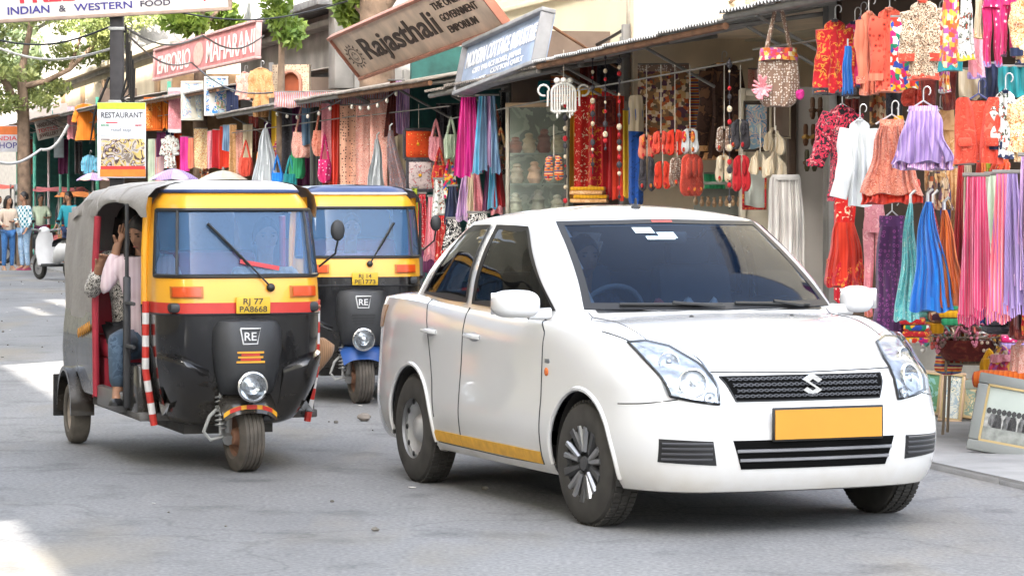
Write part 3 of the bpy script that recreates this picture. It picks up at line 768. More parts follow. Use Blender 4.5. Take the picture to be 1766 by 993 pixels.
    for sg in (-1, 1):
        gap([(-.49, .26), (-.47, .60), (-.49, .93), (-.60, 1.0)], 'y', sg)
        gap([(-1.60, .27), (-1.59, .60), (-1.575, 1.02)], 'y', sg)
        gap([(-2.20, 1.04), (-2.12, .85), (-2.02, .60), (-1.98, .40)], 'y', sg)
        gap([(-.49, .262), (-1.0, .255), (-1.98, .262)], 'y', sg, .003)
        gap([(.62 * sg * KY, .862), (.655 * sg * KY, .885), (.70 * sg * KY, .93), (.73 * sg * KY, .955)], 'x', 1, .004, 30)
        L = [pr.hit(x, y * sg * KY, 'z') for x, y in zip(np.linspace(.36, -.36, 30), np.linspace(.60, .635, 30))]
        MB().tube([p for p in L if p], .003, 5).build('bonnet_seam', gapM, car)
        gap([(.80 * sg * KY, .625), (.74 * sg * KY, .632), (.62 * sg * KY, .655)], 'x', 1, .003, 20)
        # door handles
        for x in (-1.42, -2.08):
            h = pr.hit(x, .868, 'y', sg, 0)
            hd = MB().tube([h + Vector((.09, sg * .004, 0)), h + Vector((.06, sg * .028, .004)), h + Vector((-.06, sg * .030, .006)), h + Vector((-.09, sg * .004, .004))], .013, 8, flat=.8)
            hd.build('door_handle', WHITE, car)
            MB().ell(h + Vector((0, sg * .0, 0)), (.075, .006, .026), 14, 6).build('handle_recess_shade', mat('recess_shade_grey', (.35, .35, .36), .5), car)  # grey disc paints the shading of the recess behind the handle
        # side stripe
        g = coons([(-.50, .262), (-2.0, .268)], [(-2.0, .268), (-2.03, .33)], [(-.50, .325), (-2.03, .33)], [(-.50, .262), (-.50, .325)], 30, 4)
        pr.patch(g, 'y', sg, .004, .004).build('side_stripe', mat('stripe_ochre', (.62, .33, .03), .5, var=.15, scale=20), car)
        # door mirror
        mroot = Vector((-.54, sg * .80 * KY, 1.06))
        mm = MB().ell(mroot + Vector((.0, sg * (.15 if sg < 0 else .105), .015)), (.095, .135 if sg < 0 else .085, .085), 18, 12)
        mc, mr = mroot + Vector((.0, sg * (.15 if sg < 0 else .105), .015)), (.095, .135 if sg < 0 else .085, .085)
        pw = lambda a: (1 if a >= 0 else -1) * abs(a) ** .72
        mm.v = [(mc.x + mr[0] * pw((x - mc.x) / mr[0]), mc.y + mr[1] * .93 * pw((y - mc.y) / mr[1]), mc.z + mr[2] * .86 * pw((z - mc.z) / mr[2])) for x, y, z in mm.v]
        mm.v = [(x, y, max(z, mroot.z - .055)) for x, y, z in mm.v]
        mo = mm.build('wing_mirror', WHITE, car)
        MB().tube([mroot + Vector((-.01, -sg * .05, -.035)), mroot + Vector((0, sg * .08, -.04))], .028, 8, flat=.6).build('mirror_arm', WHITE, mo)
        MB().box(mroot + Vector((-.062, sg * .15, .015)), (.012, .22, .11), bev=.005).build('mirror_glass', CHROME, mo)
    # bonnet front edge seam and bumper seam
    gap([(-.57 * KY, .782), (0, .772), (.57 * KY, .782)], 'x', 1, .004, 40, 'bonnet_seam')
    # washer jets and aerial
    for y in (-.22, .35):
        h = pr.hit(-.12, y, 'z'); MB().ell(h, (.012, .014, .01), 8, 5).build('washer_jet', BLACK, car)
    h = pr.hit(-1.22, -.02, 'z'); MB().lathe([(.03, 0), (.022, .012), (.008, .02), (.006, .05), (.001, .052)], 10, 'Z', h).build('aerial', BLACK, car)
    # ---------------- wheels
    def wheel(x, y, sg, style, steer=0.):
        R3 = Matrix.Rotation(steer, 3, 'Z')
        root = MB().lathe([(.17, -.085), (.20, -.092), (.265, -.09), (.292, -.075), (.303, -.05), (.306, 0), (.303, .05), (.292, .075), (.265, .09), (.20, .092), (.17, .085)], 48, 'Y')
        # tread blocks
        for k in range(64):
            a = 2 * pi * k / 64
            for yy in (-.045, .0, .045):
                c = Vector((cos(a + yy) * .306, yy, sin(a + yy) * .306))
                root.box(c, (.012, .034, .02), Matrix.Rotation(-(a + yy), 3, 'Y'))
        root.v = [tuple(R3 @ Vector(p)) for p in root.v]
        tyre = root.build('wheel', mat('car_tyre', (.035, .032, .028), .85, var=.35, scale=10), car, loc=(x, y, .306))
        rim = MB()
        s = sg
        rim.lathe([(.20, .088 * s), (.196, .06 * s), (.185, .05 * s), (.175, -.05 * s)], 40, 'Y')
        if style == 'alloy':
            rim.mi = [0] * len(rim.f)
            disc = MB().lathe([(.19, .052 * s), (.10, .046 * s), (.001, .046 * s)], 32, 'Y')
            for k in range(5):
                a = 2 * pi * k / 5 + .3
                for da in (-.17, .17):
                    p0 = Vector((cos(a + da * .6) * .06, .076 * s, sin(a + da * .6) * .06)); p1 = Vector((cos(a + da) * .186, .082 * s, sin(a + da) * .186))
                    rim.tube([p0, p1], [.013, .018], 6, mi=0)
            for k in range(5):
                a = 2 * pi * k / 5 + .3 + pi / 5
                rim.tube([Vector((cos(a) * .06, .064 * s, sin(a) * .06)), Vector((cos(a) * .19, .066 * s, sin(a) * .19))], [.016, .035], 6, mi=1)
            rim.merge(disc, 1); rim.lathe([(.036, .075 * s), (.034, .086 * s), (.001, .088 * s)], 20, 'Y', mi=1)
            mats = [mat('alloy_silver', (.34, .34, .345), .3, .8), mat('alloy_black', (.045, .045, .047), .4)]
        else:
            rim.lathe([(.188, .045 * s), (.15, .06 * s), (.12, .035 * s), (.085, .03 * s), (.06, .06 * s), (.03, .07 * s), (.001, .07 * s)], 36, 'Y')
            for k in range(10):
                a = 2 * pi * k / 10
                rim.ell((cos(a) * .155, .060 * s, sin(a) * .155), (.017, .006, .017), 10, 5, mi=1)
            mats = [mat('steel_wheel', (.42, .42, .42), .4, .6, var=.2), BLACK]
        rim.v = [tuple(R3 @ Vector(p)) for p in rim.v]
        rim.build('rim', mats, tyre)
    for sg in (-1, 1):
        wheel(0, sg * T / 2, sg, 'alloy', radians(4)); wheel(-2.39, sg * T / 2, sg, 'steel')
    return car
CAR = build_car()
# ------------------------------------------------------------------ three-wheeled auto rickshaws
YEL = mat('rickshaw_yellow', (.80, .37, .015), .32, var=.05, scale=3, coat=.4)
RBLK = mat('rickshaw_black', (.007, .007, .008), .12, var=.1, coat=.5, bump=.0)
RMATT = mat('moulded_black_plastic', (.022, .023, .025), .5, var=.2)
dusty(RBLK, .2, .65, (.15, .125, .09), .5); dusty(YEL, .95, 1.25, (.45, .30, .08), .35)
RED = mat('red_band', (.50, .035, .025), .4, var=.1)
WHITEP = mat('white_tape', (.62, .60, .58), .5, var=.1)
CANVAS = mat('grey_canvas', (.36, .34, .32), .9, var=.12, scale=4, bump=.35, bscale=26)
CANVAS2 = mat('pale_canvas', (.62, .60, .58), .85, var=.06, scale=4, bump=.3, bscale=22)
NAVY = mat('navy_vinyl', (.02, .045, .14), .5, var=.2)
RGLASS = glass('rickshaw_glass', (.62, .76, .95), .32, ior=1.42, base=(.12, .27, .52))
ORANGE = mat('indicator_orange', (.50, .06, .008), .25, var=.15)
SREFL = mat('seat_red_vinyl', (.42, .03, .05), .45, var=.2)
def shell_rows():
    # half plan: columns (y fraction) ; rows from the bottom up : z, centre x, corner x, half width, rear x
    return [(.265, -.17, -.30, .35), (.29, -.11, -.25, .415), (.38, -.02, -.18, .475), (.55, .05, -.12, .522), (.75, .085, -.09, .545), (.93, .095, -.085, .55),
            (1.0, .095, -.088, .55), (1.10, .085, -.10, .548), (1.155, .075, -.112, .545), (1.35, .03, -.155, .53), (1.545, -.02, -.20, .512), (1.60, -.045, -.23, .49), (1.655, -.085, -.27, .445)]
XR = -.40
def shell(NC=73):
    R = [(z, xc, xk, hw * .91) for z, xc, xk, hw in shell_rows()]; out = []
    q = np.linspace(-1, 1, NC)
    for z, xc, xk, hw in R:
        row = []
        for t in q:
            a = abs(t); sg = 1 if t > 0 else -1
            ctl_t = [0, .30, .55, .72, .86, 1.0]
            ctl = [(xc, 0), (xc - .004, hw * .42), (xc - .03, hw * .74), (xk + .02, hw * .93), (xk - .09, hw * .995), (XR - .02 + (xk + .10) * .25, hw)]
            p = pchip(ctl_t, np.array(ctl), [a])[0]
            row.append((p[0], p[1] * sg, z))
        out.append(row)
    A = np.array(out)
    # refine rows
    zs = np.arange(len(R)); qz = []
    for i in range(len(R) - 1): qz += [i, i + .5]
    qz.append(len(R) - 1)
    return pchip(zs, A, qz), qz
def rick(name, label, org, phi, L, variant, group=None):
    r = thing(name, label, 'auto rickshaw', org, -pi / 2 + phi, group)
    A, qz = shell(); NC = A.shape[1]
    def rowi(k): return qz.index(k)
    full = MB().grid([[Vector(p) for p in row] for row in A]); pr = Proj(full)
    def piece(a, b): return MB().grid([[Vector(p) for p in A[i]] for i in range(rowi(a), rowi(b) + 1)])
    # black lower shell with a floor
    lo = piece(0, 5); floor = [[Vector((p[0] * (1 - k) + (-.4) * k, p[1], p[2])) for p in A[0]] for k in (0, 1)]
    lo.grid(floor); lo.build('front_shell', RBLK, r, weld=True)
    nm = 'red_band' if variant == 0 else 'black_band'
    mbd = piece(5, 6); mbd.build('waist_band', RED if variant == 0 else RBLK, r)
    MB().tube([Vector(p) + Vector((.004, 0, 0)) for p in A[rowi(5)]], .008, 5).build('band_bead', BLACK, r)
    # yellow surround : from band to roof with the glass opening cut out
    ye = MB(); i0, i1 = rowi(6), len(A) - 1
    g0, g1 = rowi(8), rowi(10); gl = MB()
    q = np.linspace(-1, 1, NC)
    for i in range(i0, i1):
        for j in range(NC - 1):
            f = [Vector(A[i][j]), Vector(A[i][j + 1]), Vector(A[i + 1][j + 1]), Vector(A[i + 1][j])]
            tm = (q[j] + q[j + 1]) / 2
            (gl if (g0 <= i < g1 and abs(tm) < .88) else ye).add(f, [(0, 1, 2, 3)])
    yo = ye.build('cab_surround', YEL, r, weld=True)
    # inner skin of the surround, dark
    gp = gl.build('windscreen', RGLASS, r, weld=True)
    jl = [j for j in range(NC) if abs(q[j]) <= .885]
    ring = [Vector(A[g0][j]) for j in jl] + [Vector(A[i][jl[-1]]) for i in range(g0 + 1, g1)] + [Vector(A[g1][j]) for j in reversed(jl)] + [Vector(A[i][jl[0]]) for i in range(g1 - 1, g0, -1)]
    ring.append(ring[0])
    MB().tube([p + Vector((.004, 0, 0)) for p in ring], .013, 6).build('windscreen_rubber', BLACK, gp)
    for t in (-.62, .62):
        j = int(np.argmin(abs(q - t)))
        MB().tube([Vector(A[i][j]) + Vector((.008, 0, 0)) for i in range(g0, g1 + 1)], .010, 6).build('screen_divider', DARKMETAL, gp)
    # wiper
    y0, z0 = (.14, 1.085) if variant == 0 else (.06, 1.10)
    y1, z1 = (-.22, 1.46) if variant == 0 else (.26, 1.42)
    h = pr.hit(y0, z0, 'x', 1, .02)
    wp = MB().ell(h, (.02, .026, .026), 10, 6)
    wp.tube([pr.hit(y0 + (y1 - y0) * k, z0 + (z1 - z0) * k, 'x', 1, .028) for k in np.linspace(0, .75, 6)], .006, 5)
    wp.tube([pr.hit(y0 + (y1 - y0) * k, z0 + (z1 - z0) * k, 'x', 1, .018) for k in np.linspace(.35, 1., 6)], .010, 5)
    wp.build('wiper', BLACK, r)
    # roof edge and visor
    roof_c = CANVAS2 if variant == 0 else NAVY
    zz = A[-1]
    vis = [[Vector((p[0] + .012, p[1] * 1.012, 1.652)) for p in zz], [Vector((p[0] + .016, p[1] * 1.02, 1.668)) for p in zz],
           [Vector((p[0] - .02, p[1] * .97, 1.695)) for p in zz], [Vector((p[0] - .14, p[1] * .80, 1.715)) for p in zz], [Vector((min(p[0] - .2, -.42), p[1] * .5, 1.725)) for p in zz]]
    MB().grid(vis).build('roof_visor', [roof_c], r)
    MB().tube([Vector((p[0] + .016, p[1] * 1.02, 1.655)) for p in zz], .011, 6).build('visor_piping', NAVY if variant == 0 else WHITEP, r)
    # indicators
    for sg in (-1, 1):
        y = sg * .345; g = coons([(y - .07, 1.035), (y + .07, 1.035)], [(y + .07, 1.035), (y + .07, 1.088)], [(y - .07, 1.088), (y + .07, 1.088)], [(y - .07, 1.035), (y - .07, 1.088)], 6, 4)
        o = pr.patch(g, 'x', 1, .022, .03).build('indicator_lamp', ORANGE, r)
        g2 = coons([(y - .085, 1.027), (y + .085, 1.027)], [(y + .085, 1.027), (y + .085, 1.096)], [(y - .085, 1.096), (y + .085, 1.096)], [(y - .085, 1.027), (y - .085, 1.096)], 6, 4)
        pr.patch(g2, 'x', 1, .010, .02).build('lamp_housing', mat('lamp_housing_amber', (.42, .13, .015), .4), o)
    # nose console
    def nose(y):   # x of nose front at height z
        return .0
    prof = [(1.0, .10, .16), (.96, .155, .205), (.90, .175, .215), (.70, .185, .205), (.55, .18, .165), (.50, .15, .14)] if False else \
           [(.905, .105, .10), (.89, .15, .185), (.84, .17, .205), (.72, .18, .205), (.58, .18, .185), (.50, .165, .165), (.46, .12, .15)]
    P = []
    for z, x, hw in prof:
        P.append([Vector((x - (.07 * abs(t) ** 4), hw * t, z)) for t in np.linspace(-1, 1, 15)])
    for a in P: a.insert(0, Vector((.04, a[0].y, a[0].z))); a.append(Vector((.04, a[-1].y, a[-1].z)))
    no = MB().grid(P); no.add(P[0], [tuple(range(len(P[0])))]); no.add(P[-1], [tuple(range(len(P[-1])))])
    npar = no.build('nose_console', RMATT, r, 50)
    npj = Proj(no)
    # round-cornered badge outline and letters
    h = npj.hit(0, .80, 'x', 1, .004)
    def bx(w_, wt, h_, z): return [Vector((h.x, -wt, z + h_)), Vector((h.x, wt, z + h_)), Vector((h.x, w_, z - h_)), Vector((h.x, -w_, z - h_)), Vector((h.x, -wt, z + h_))]
    bd = MB().tube(bx(.042, .06, .045, .805), .0055, 6)
    bd.build('badge_outline', mat('badge_silver', (.62, .62, .62), .4, .3), npar)
    tx = text_mb("RE", .048, .072, .004, .012).xf(Matrix.Translation((h.x + .001, -.036, .781)) @ Matrix.Rotation(pi / 2, 4, 'Z'))
    tx.build('badge_letters', MATS['badge_silver'], npar, 0)
    if variant == 0:
        sm = MB()
        for k, (w_, c) in enumerate(((.085, 0), (.06, 1), (.075, 0), (.055, 1), (.08, 0))):
            z = .655 + k * .014; hh = npj.hit(0, z, 'x', 1, .004)
            sm.box((hh.x, 0, z), (.004, w_ * 2, .011), mi=c)
        sm.build('nose_sticker', [mat('sticker_orange_yellow', (.72, .32, .02), .5), mat('sticker_red', (.50, .03, .02), .5)], npar)
    else:
        for k in range(4):
            z = .64 + k * .022; hh = npj.hit(0, z, 'x', 1, .003)
            MB().box((hh.x, 0, z), (.008, .16 + k * .01, .008)).build('louvre', BLACK, npar)
    # number plate
    if True:
        yy = .03 if variant == 0 else .02; hp = pr.hit(yy, .985, 'x', 1, .02)
        tiltm = Matrix.Translation((hp.x + .012, yy, .985))
        pl = MB().box((hp.x + .005, yy, .985), (.012, .205, .098), bev=.004).build('number_plate', mat('plate_yellow_r', (.56, .36, .02), .5, var=.06), r)
        rows = (("RJ 77", .034, .12, .992), ("PA8668", .034, .165, .946)) if variant == 0 else (("RJ 14", .032, .10, .992), ("PE1773", .034, .165, .946))
        tm = MB()
        for s_, hgt, w_, z in rows:
            tm.merge(text_mb(s_, hgt, w_, .002, .01).xf(Matrix.Translation((hp.x + .0115, yy - w_ / 2, z)) @ Matrix.Rotation(pi / 2, 4, 'Z')))
        tm.build('plate_lettering', mat('plate_ink', (.05, .035, .02), .6, var=0), pl, 0)
    # headlight, mudguard, fork, front wheel
    hl = MB().lathe([(.001, -.06), (.05, -.055), (.083, -.01), (.088, .035), (.082, .045)], 28, 'X', (.235, -.01, .515))
    hlo = hl.build('headlight', RMATT, r)
    MB().lathe([(.088, .034), (.090, .046), (.080, .052), (.076, .044)], 28, 'X', (.235, -.01, .515)).build('headlight_rim', CHROME, hlo)
    MB().lathe([(.078, .040), (.055, .016), (.03, .004), (.022, .022), (.001, .026)], 24, 'X', (.235, -.01, .515)).build('reflector', mat('lamp_reflector', (.55, .58, .60), .12, .9, var=.4, scale=30), hlo)
    MB().lathe([(.078, .044), (.05, .062), (.001, .068)], 24, 'X', (.235, -.01, .515)).build('lens', glass('headlamp_glass', (.95, .97, 1), .06), hlo)
    mg = MB(); MP = []
    wr = .205
    for a in np.linspace(34, 128, 14):
        q_ = radians(a); rr = wr + .07
        x, z = cos(q_) * rr + .0, sin(q_) * rr + wr
        hw = .10 + .045 * sin(radians(min(max(a, 0), 90))) + .03
        MP.append([Vector((x - .035 * abs(t) ** 3, hw * t, z - .05 * abs(t) ** 3)) for t in np.linspace(-1, 1, 11)])
    fen = mg.grid(MP).build('front_mudguard', RBLK if variant == 0 else mat('mudguard_blue', (.025, .08, .27), .4), r)
    if variant == 0:
        tr = [p + Vector((.004, 0, -.012)) for p in MP[1]]
        t2 = [p + Vector((.006, 0, .020)) for p in MP[1]]
        MB().grid([tr, t2]).build('mudguard_trim', [mat('trim_yellow_red', (.72, .36, .02), .5)], fen)
        for k in (1, 4, 7): MB().grid([[tr[k].lerp(t2[k], 0) + Vector((.004, 0, .008)), tr[k + 2].lerp(t2[k + 2], 0) + Vector((.004, 0, .008))], [t2[k] + Vector((.004, 0, 0)), t2[k + 2] + Vector((.004, 0, 0))]]).build('trim_red', RED, fen)
    R3 = Matrix.Rotation(radians(7), 3, 'Z') @ Matrix.Diagonal((1, 1.25, 1))
    ty = MB().lathe([(.115, -.045), (.13, -.058), (.17, -.056), (.192, -.046)] + [(p, q2) for k in range(5) for p, q2 in ((.203, -.044 + k * .02), (.203, -.032 + k * .02), (.196, -.029 + k * .02), (.196, -.027 + k * .02))][:-2] + [(.192, .048), (.17, .058), (.13, .06), (.115, .045)], 44, 'Y')
    ty.v = [tuple(R3 @ Vector(p)) for p in ty.v]
    wo = ty.build('front_wheel', mat('ribbed_tyre', (.085, .073, .06), .9, var=.3, scale=12), r, loc=(0, 0, wr))
    rm = MB().lathe([(.118, -.045), (.10, -.03), (.06, -.028), (.045, -.06), (.001, -.065)], 24, 'Y').lathe([(.118, .045), (.10, .03), (.06, .028), (.045, .06), (.001, .065)], 24, 'Y')
    rm.v = [tuple(R3 @ Vector(p)) for p in rm.v]; rm.build('rim', mat('rusty_rim', (.20, .10, .06), .8, .1, var=.4), wo)
    fk = MB()
    fk.tube([(.06, -.085, .55), (.03, -.095, .40), (-.01, -.09, .23)], .022, 8).tube([(0, -.10, wr), (0, .10, wr)], .02, 8).tube([(-.05, -.09, wr + .02), (.02, -.095, wr - .02)], .035, 8)
    fk.build('front_fork', STEEL, r)
    spn = MB(); pts = []
    for k in range(90):
        a = k / 90 * 7 * 2 * pi; z = .26 + .19 * k / 90; pts.append((.03 + .03 * cos(a), -.145 + .03 * sin(a), z))
    spn.tube(pts, .006, 5).tube([(.03, -.145, .22), (.03, -.145, .47)], .012, 6); spn.build('coil_spring', STEEL, r)
    hz = MB().tube([(.03, -.12, .42), (.02, -.21, .33), (.0, -.24, .24), (.0, -.20, .19), (.0, -.12, .21)], .011, 6); hz.build('brake_hose', mat('hose_grey', (.30, .30, .28), .6), r)
    # folded side flares on the shell
    for sg in (-1, 1):
        fl = []
        for k in np.linspace(0, 1, 10):
            zt = .705 - .10 * k ** 1.5; y = sg * (.545 - .30 * k)
            y *= .91; hb = pr.hit(y, zt, 'x', 1, .0) or Vector((-.1, y, zt))
            if k == 0: hb = Vector((-.14, sg * .49, zt))
            d = .012 + .055 * sin(pi * min(k * .95 + .12, 1)) ** .8
            row = [hb + Vector((.0, 0, .0)), hb + Vector((d * .9, sg * d * .25, -.012)), hb + Vector((d, sg * d * .3, -.04))]
            for zz_, f in ((.50, .75), (.40, .35), (.33, .0)):
                h2 = pr.hit(y * (1 - .06 * (zt - zz_) / .3), zz_, 'x', 1, 0) or Vector((-.12, y, zz_))
                if k == 0: h2 = Vector((-.17, sg * (.35 + .23 * zz_), zz_))
                row.append(h2 + Vector((d * f, sg * d * f * .3, 0)))
            fl.append(row)
        MB().grid(fl).build('side_flare', RBLK, r, 60)
    # striped grab tubes on the door posts
    if variant == 0:
        for sg in (-1, 1):
            pts = [Vector((-.30 - .02 * k, sg * (.525 - .06 * max(0, k - .55) * 2), 1.0 - .74 * k)) for k in np.linspace(0, 1, 12)]
            tb = MB()
            for k in range(11): tb.tube([pts[k], pts[k + 1]], .022, 8, mi=(k // 1) % 2)
            tb.build('striped_tube', [RED, WHITEP], r)
    # door posts
    for sg in (-1, 1):
        MB().tube([(-.42, sg * .505, .98), (-.44, sg * .50, 1.3), (-.46, sg * .48, 1.62)], .026, 8).build('door_post', YEL, r)
        MB().tube([(-.40, sg * .45, .30), (-.41, sg * .495, .65), (-.42, sg * .505, .98)], .028, 8).build('lower_post', RBLK, r)
    # floor, chassis
    XB = -L - .36
    fl = MB().box((-1.15, 0, .305), (1.55, 1.10, .05), bev=.01).box((-1.3, 0, .24), (1.8, .55, .09))
    fl.build('floor_pan', mat('dusty_floor', (.10, .095, .09), .8, var=.3), r)
    for sg in (-1, 1):
        # box beneath the driver's side, sill, seat base and rear quarter
        MB().box((-.62, sg * .50, .46), (.36, .10, .30), bev=.015).build('side_box', RBLK, r)
        MB().box((-1.12, sg * .575, .37), (.75, .05, .13), bev=.012).build('sill', mat('sill_grey', (.16, .155, .15), .4, .3), r)
        MB().box((-.66, sg * .57, .74), (.03, .045, .80), bev=.01).build('frame_post', DARKMETAL, r)
        rq = []
        xs = np.linspace(-1.50, XB, 14)
        for zz_ in (.36, .48, .62, .76, .88):
            rq.append([Vector((x, sg * (.60 + .02 * sin((zz_ - .36) * 6)), zz_ + (.0 if zz_ > .4 else max(0, .26 - abs(x + L) * .9)))) for x in xs])
        MB().grid(rq).build('rear_quarter', RBLK, r, 60)
        fe = []
        for a in np.linspace(-5, 185, 20):
            q_ = radians(a); fe.append([Vector((-L + cos(q_) * .275, sg * y, wr + .02 + sin(q_) * .285)) for y in (.52, .60, .66, .675, .67)] )
        for row, a in zip(fe, np.linspace(-5, 185, 20)):
            q_ = radians(a); row[-1] = Vector((-L + cos(q_) * .245, sg * .675, wr + .02 + sin(q_) * .255))
        MB().grid(fe).build('rear_mudguard', RBLK, r, 60)
        MB().box((XB + .04, sg * .60, .30), (.02, .18, .28), bev=.006).build('mud_flap', RUBBER, r)
        # rear wheel
        ty = MB().lathe([(.115, -.05), (.13, -.062), (.17, -.062), (.195, -.05), (.205, -.02), (.205, .02), (.195, .05), (.17, .062), (.13, .062), (.115, .05)], 40, 'Y')
        wo = ty.build('rear_wheel', mat('dusty_tyre', (.13, .115, .095), .9, var=.25, scale=12), r, loc=(-L, sg * .585, wr))
        MB().lathe([(.118, .045 * sg), (.105, .02 * sg), (.05, .015 * sg), (.04, .04 * sg), (.001, .045 * sg)], 24, 'Y').build('rim', mat('dusty_rim', (.34, .29, .24), .8), wo)
        # yellow black chain marking on the quarter
        ck = MB()
        for k in range(7):
            ck.box((-1.62 - k * .05 * (L - 1.0) , sg * .628, .80 - k * .010), (.045, .006, .045), Matrix.Rotation(.6, 3, 'Y'))
        ck.build('quarter_stripe', mat('stripe_orange', (.62, .26, .02), .5), r)
        MB().tube([(-1.52, sg * .60, .36), (-1.50, sg * .61, .9), (-1.50, sg * .61, 1.2), (-1.47, sg * .60, 1.50)], .022, 8).build('red_frame_post', SREFL, r)
        # bars in the opening
        b_ = MB().tube([(-.66, sg * .575, .98), (-.44, sg * .57, .98)], .012, 6).tube([(-.66, sg * .575, .72), (-.44, sg * .57, .72)], .012, 6).tube([(-.66, sg * .57, .7), (-.66, sg * .57, 1.58)], .013, 6)
        b_.build('grab_bar', DARKMETAL, r)
    # seats
    MB().box((-.60, 0, .70), (.34, .85, .12), bev=.04).box((-.80, 0, .95), (.08, .85, .34), bev=.03).build('driver_seat', SREFL, r)
    MB().box((-.62, 0, .50), (.30, .80, .28), bev=.01).build('seat_base', mat('seat_box_grey', (.20, .195, .19), .6), r)
    MB().box((-1.75, 0, .66), (.50, 1.10, .14), bev=.05).box((-2.0, 0, 1.0), (.12, 1.10, .55), bev=.05).box((-1.78, 0, .46), (.44, 1.08, .28)).build('passenger_seat', SREFL, r)
    # canopy : roof and back, with cut side openings
    xs = np.linspace(-.30, XB + .02, 22); RP = []
    dr = CANVAS if variant == 0 else NAVY
    for i, x in enumerate(xs):
        k = i / 21; sag = -.010 * abs(sin(k * 3 * pi)); top = 1.725 - .11 * max(0, (k - .45) / .55) ** 2; nar = 1 - .07 * max(0, (k - .5) / .5) ** 2
        arch = 1.50 + .09 * sin(pi * min(1, max(0, (-.42 - x) / 1.06))) ** .6
        row = []
        for y, z in ((.605, arch), (.61, (arch + 1.62) / 2), (.595, 1.625), (.54, 1.675), (.40, 1.71 + sag), (.2, 1.722 + sag), (0, 1.728 + sag)):
            row.append(Vector((x, y * nar * (1 - .14 * (1 - min(1, k * 3))), z + (top - 1.725) * (z > 1.55))))
        RP.append([Vector((p.x, -p.y, p.z)) for p in row] + [p for p in reversed(row[:-1])])
    can = MB(); RPn = RP
    # roof and side valance in one canvas
    ca = can.grid(RPn).build('canopy', CANVAS if variant == 0 else mat('pale_blue_canvas', (.36, .40, .46), .85, bump=.3), r, 50)
    for i in (5, 10, 15): MB().tube([p + Vector((0, 0, .004)) for p in RPn[i]], .010, 6).build('canopy_hoop', MATS['pale_blue_canvas'] if variant else CANVAS, ca)
    for sg in (-1, 1):
        cu = []
        for i, x in enumerate(np.linspace(-1.50, XB, 16)):
            k = i / 15
            cu.append([Vector((x + (.02 * sin(z * 9) if i == 0 else 0), sg * (.608 + .012 * sin(k * 9 + z * 3) - .05 * k * max(0, (z - 1.2) / .4)), z - (.10 * k * k if z > 1.55 else 0))) for z in (.84, 1.0, 1.2, 1.4, 1.52, 1.61)])
        MB().grid(cu).build('side_curtain', dr, r, 60)
    MB().grid([[Vector((XB + .02 - .03 * sin((z - .84) * 4), y, z)) for z in (.84, 1.1, 1.35, 1.50, 1.55 + .05 * (1 - (y / .6) ** 2))] for y in np.linspace(-.56, .56, 12)]).build('rear_curtain', dr, r, 60)
    MB().box((XB + .02, 0, .60), (.03, 1.16, .5), bev=.01).build('rear_panel', RBLK, r)
    # dashboard, handlebar and windscreen inner strip
    hb = MB().tube([(-.20, -.27, 1.02), (-.14, -.1, 1.05), (-.10, 0, 1.05), (-.14, .1, 1.05), (-.20, .27, 1.02)], .014, 6).tube([(-.10, 0, 1.05), (0, 0, .6)], .025, 6)
    hb.build('handlebar', DARKMETAL, r)
    MB().box((-.06, 0, .97), (.22, .9, .06), bev=.02).build('dash_shelf', RMATT, r)
    if variant == 0:
        s_ = pr.hit(.02, 1.19, 'x', 1, .006)
        MB().box(s_ + Vector((.002, .06, .03)), (.004, .24, .025), Matrix.Rotation(-.18, 3, 'X')).build('screen_sticker', mat('sticker_pinkred', (.55, .05, .06), .5), gp)
    # rear view mirror, viewer's right
    mm = MB().tube([(-.30, .54, 1.20), (-.22, .62, 1.28), (-.20, .63, 1.36)], .007, 5).ell((-.20, .63, 1.42), (.015, .045, .065), 12, 8)
    mm.build('side_mirror', BLACK, r)
    return r
def spot(u, v): 
    Y = CH * FPX / (v - HV); return Vector(((u - CX) * Y / FPX, Y, 0))
RICK_A = rick('auto_rickshaw', 'nearer black and yellow auto rickshaw with red band and grey canvas top', spot(420, 812), radians(18.5), 2.30, 0, 'auto rickshaws coming up the street')
RICK_B = rick('auto_rickshaw', 'farther black and yellow auto rickshaw with blue roof edge and blue mudguard', spot(622, 695), radians(10), 2.15, 1, 'auto rickshaws coming up the street')
# ------------------------------------------------------------------ the row of shops (runs away to the left)
RK, RC = .2666, 8.308
RN = sqrt(1 + RK * RK); DV = Vector((-RK / RN, 1 / RN, 0)); NV = Vector((-1 / RN, -RK / RN, 0)); RBASE = Vector((RC, 0, 0)); RANG = atan2(DV.y, DV.x)
def YR(u, o): return (RC - o * RN) / ((u - CX) / FPX + RK)
def RP(u, v, o): return P3(u, v, YR(u, o))
def W(s, o, z=0.): return RBASE + DV * s + NV * o + Vector((0, 0, z))
def SU(u, o=0.):
    Y = YR(u, o); return (Vector(((u - CX) * Y / FPX, Y, 0)) - RBASE).dot(DV)

PAVE = mat('pavement_concrete', (.25, .247, .243), .85, var=.18, scale=3, bump=.25, bscale=30)
# pavement built of slabs
s0, s1 = SU(1900) - 3, SU(20) + 25
pv = MB(); k = 0
x = s0
slabm = MB().box((0.49, 0, 0), (.97, 1.27, .10), bev=.012).mesh('slab', PAVE)
pav = tag(MB().box(((s0 + s1) / 2, -3.0, .03), (s1 - s0, 8.3, .03)).build('pavement', PAVE, None, 0, W(0, 0, 0), RANG), kind='structure')
nsl = 0
while x < s1 and nsl < 60:
    o = bpy.data.objects.new('paving_slab', slabm); COL.objects.link(o); o.parent = pav
    o.location = (x, .52, -.018 + rnd.uniform(-.004, .004)); x += .98; nsl += 1

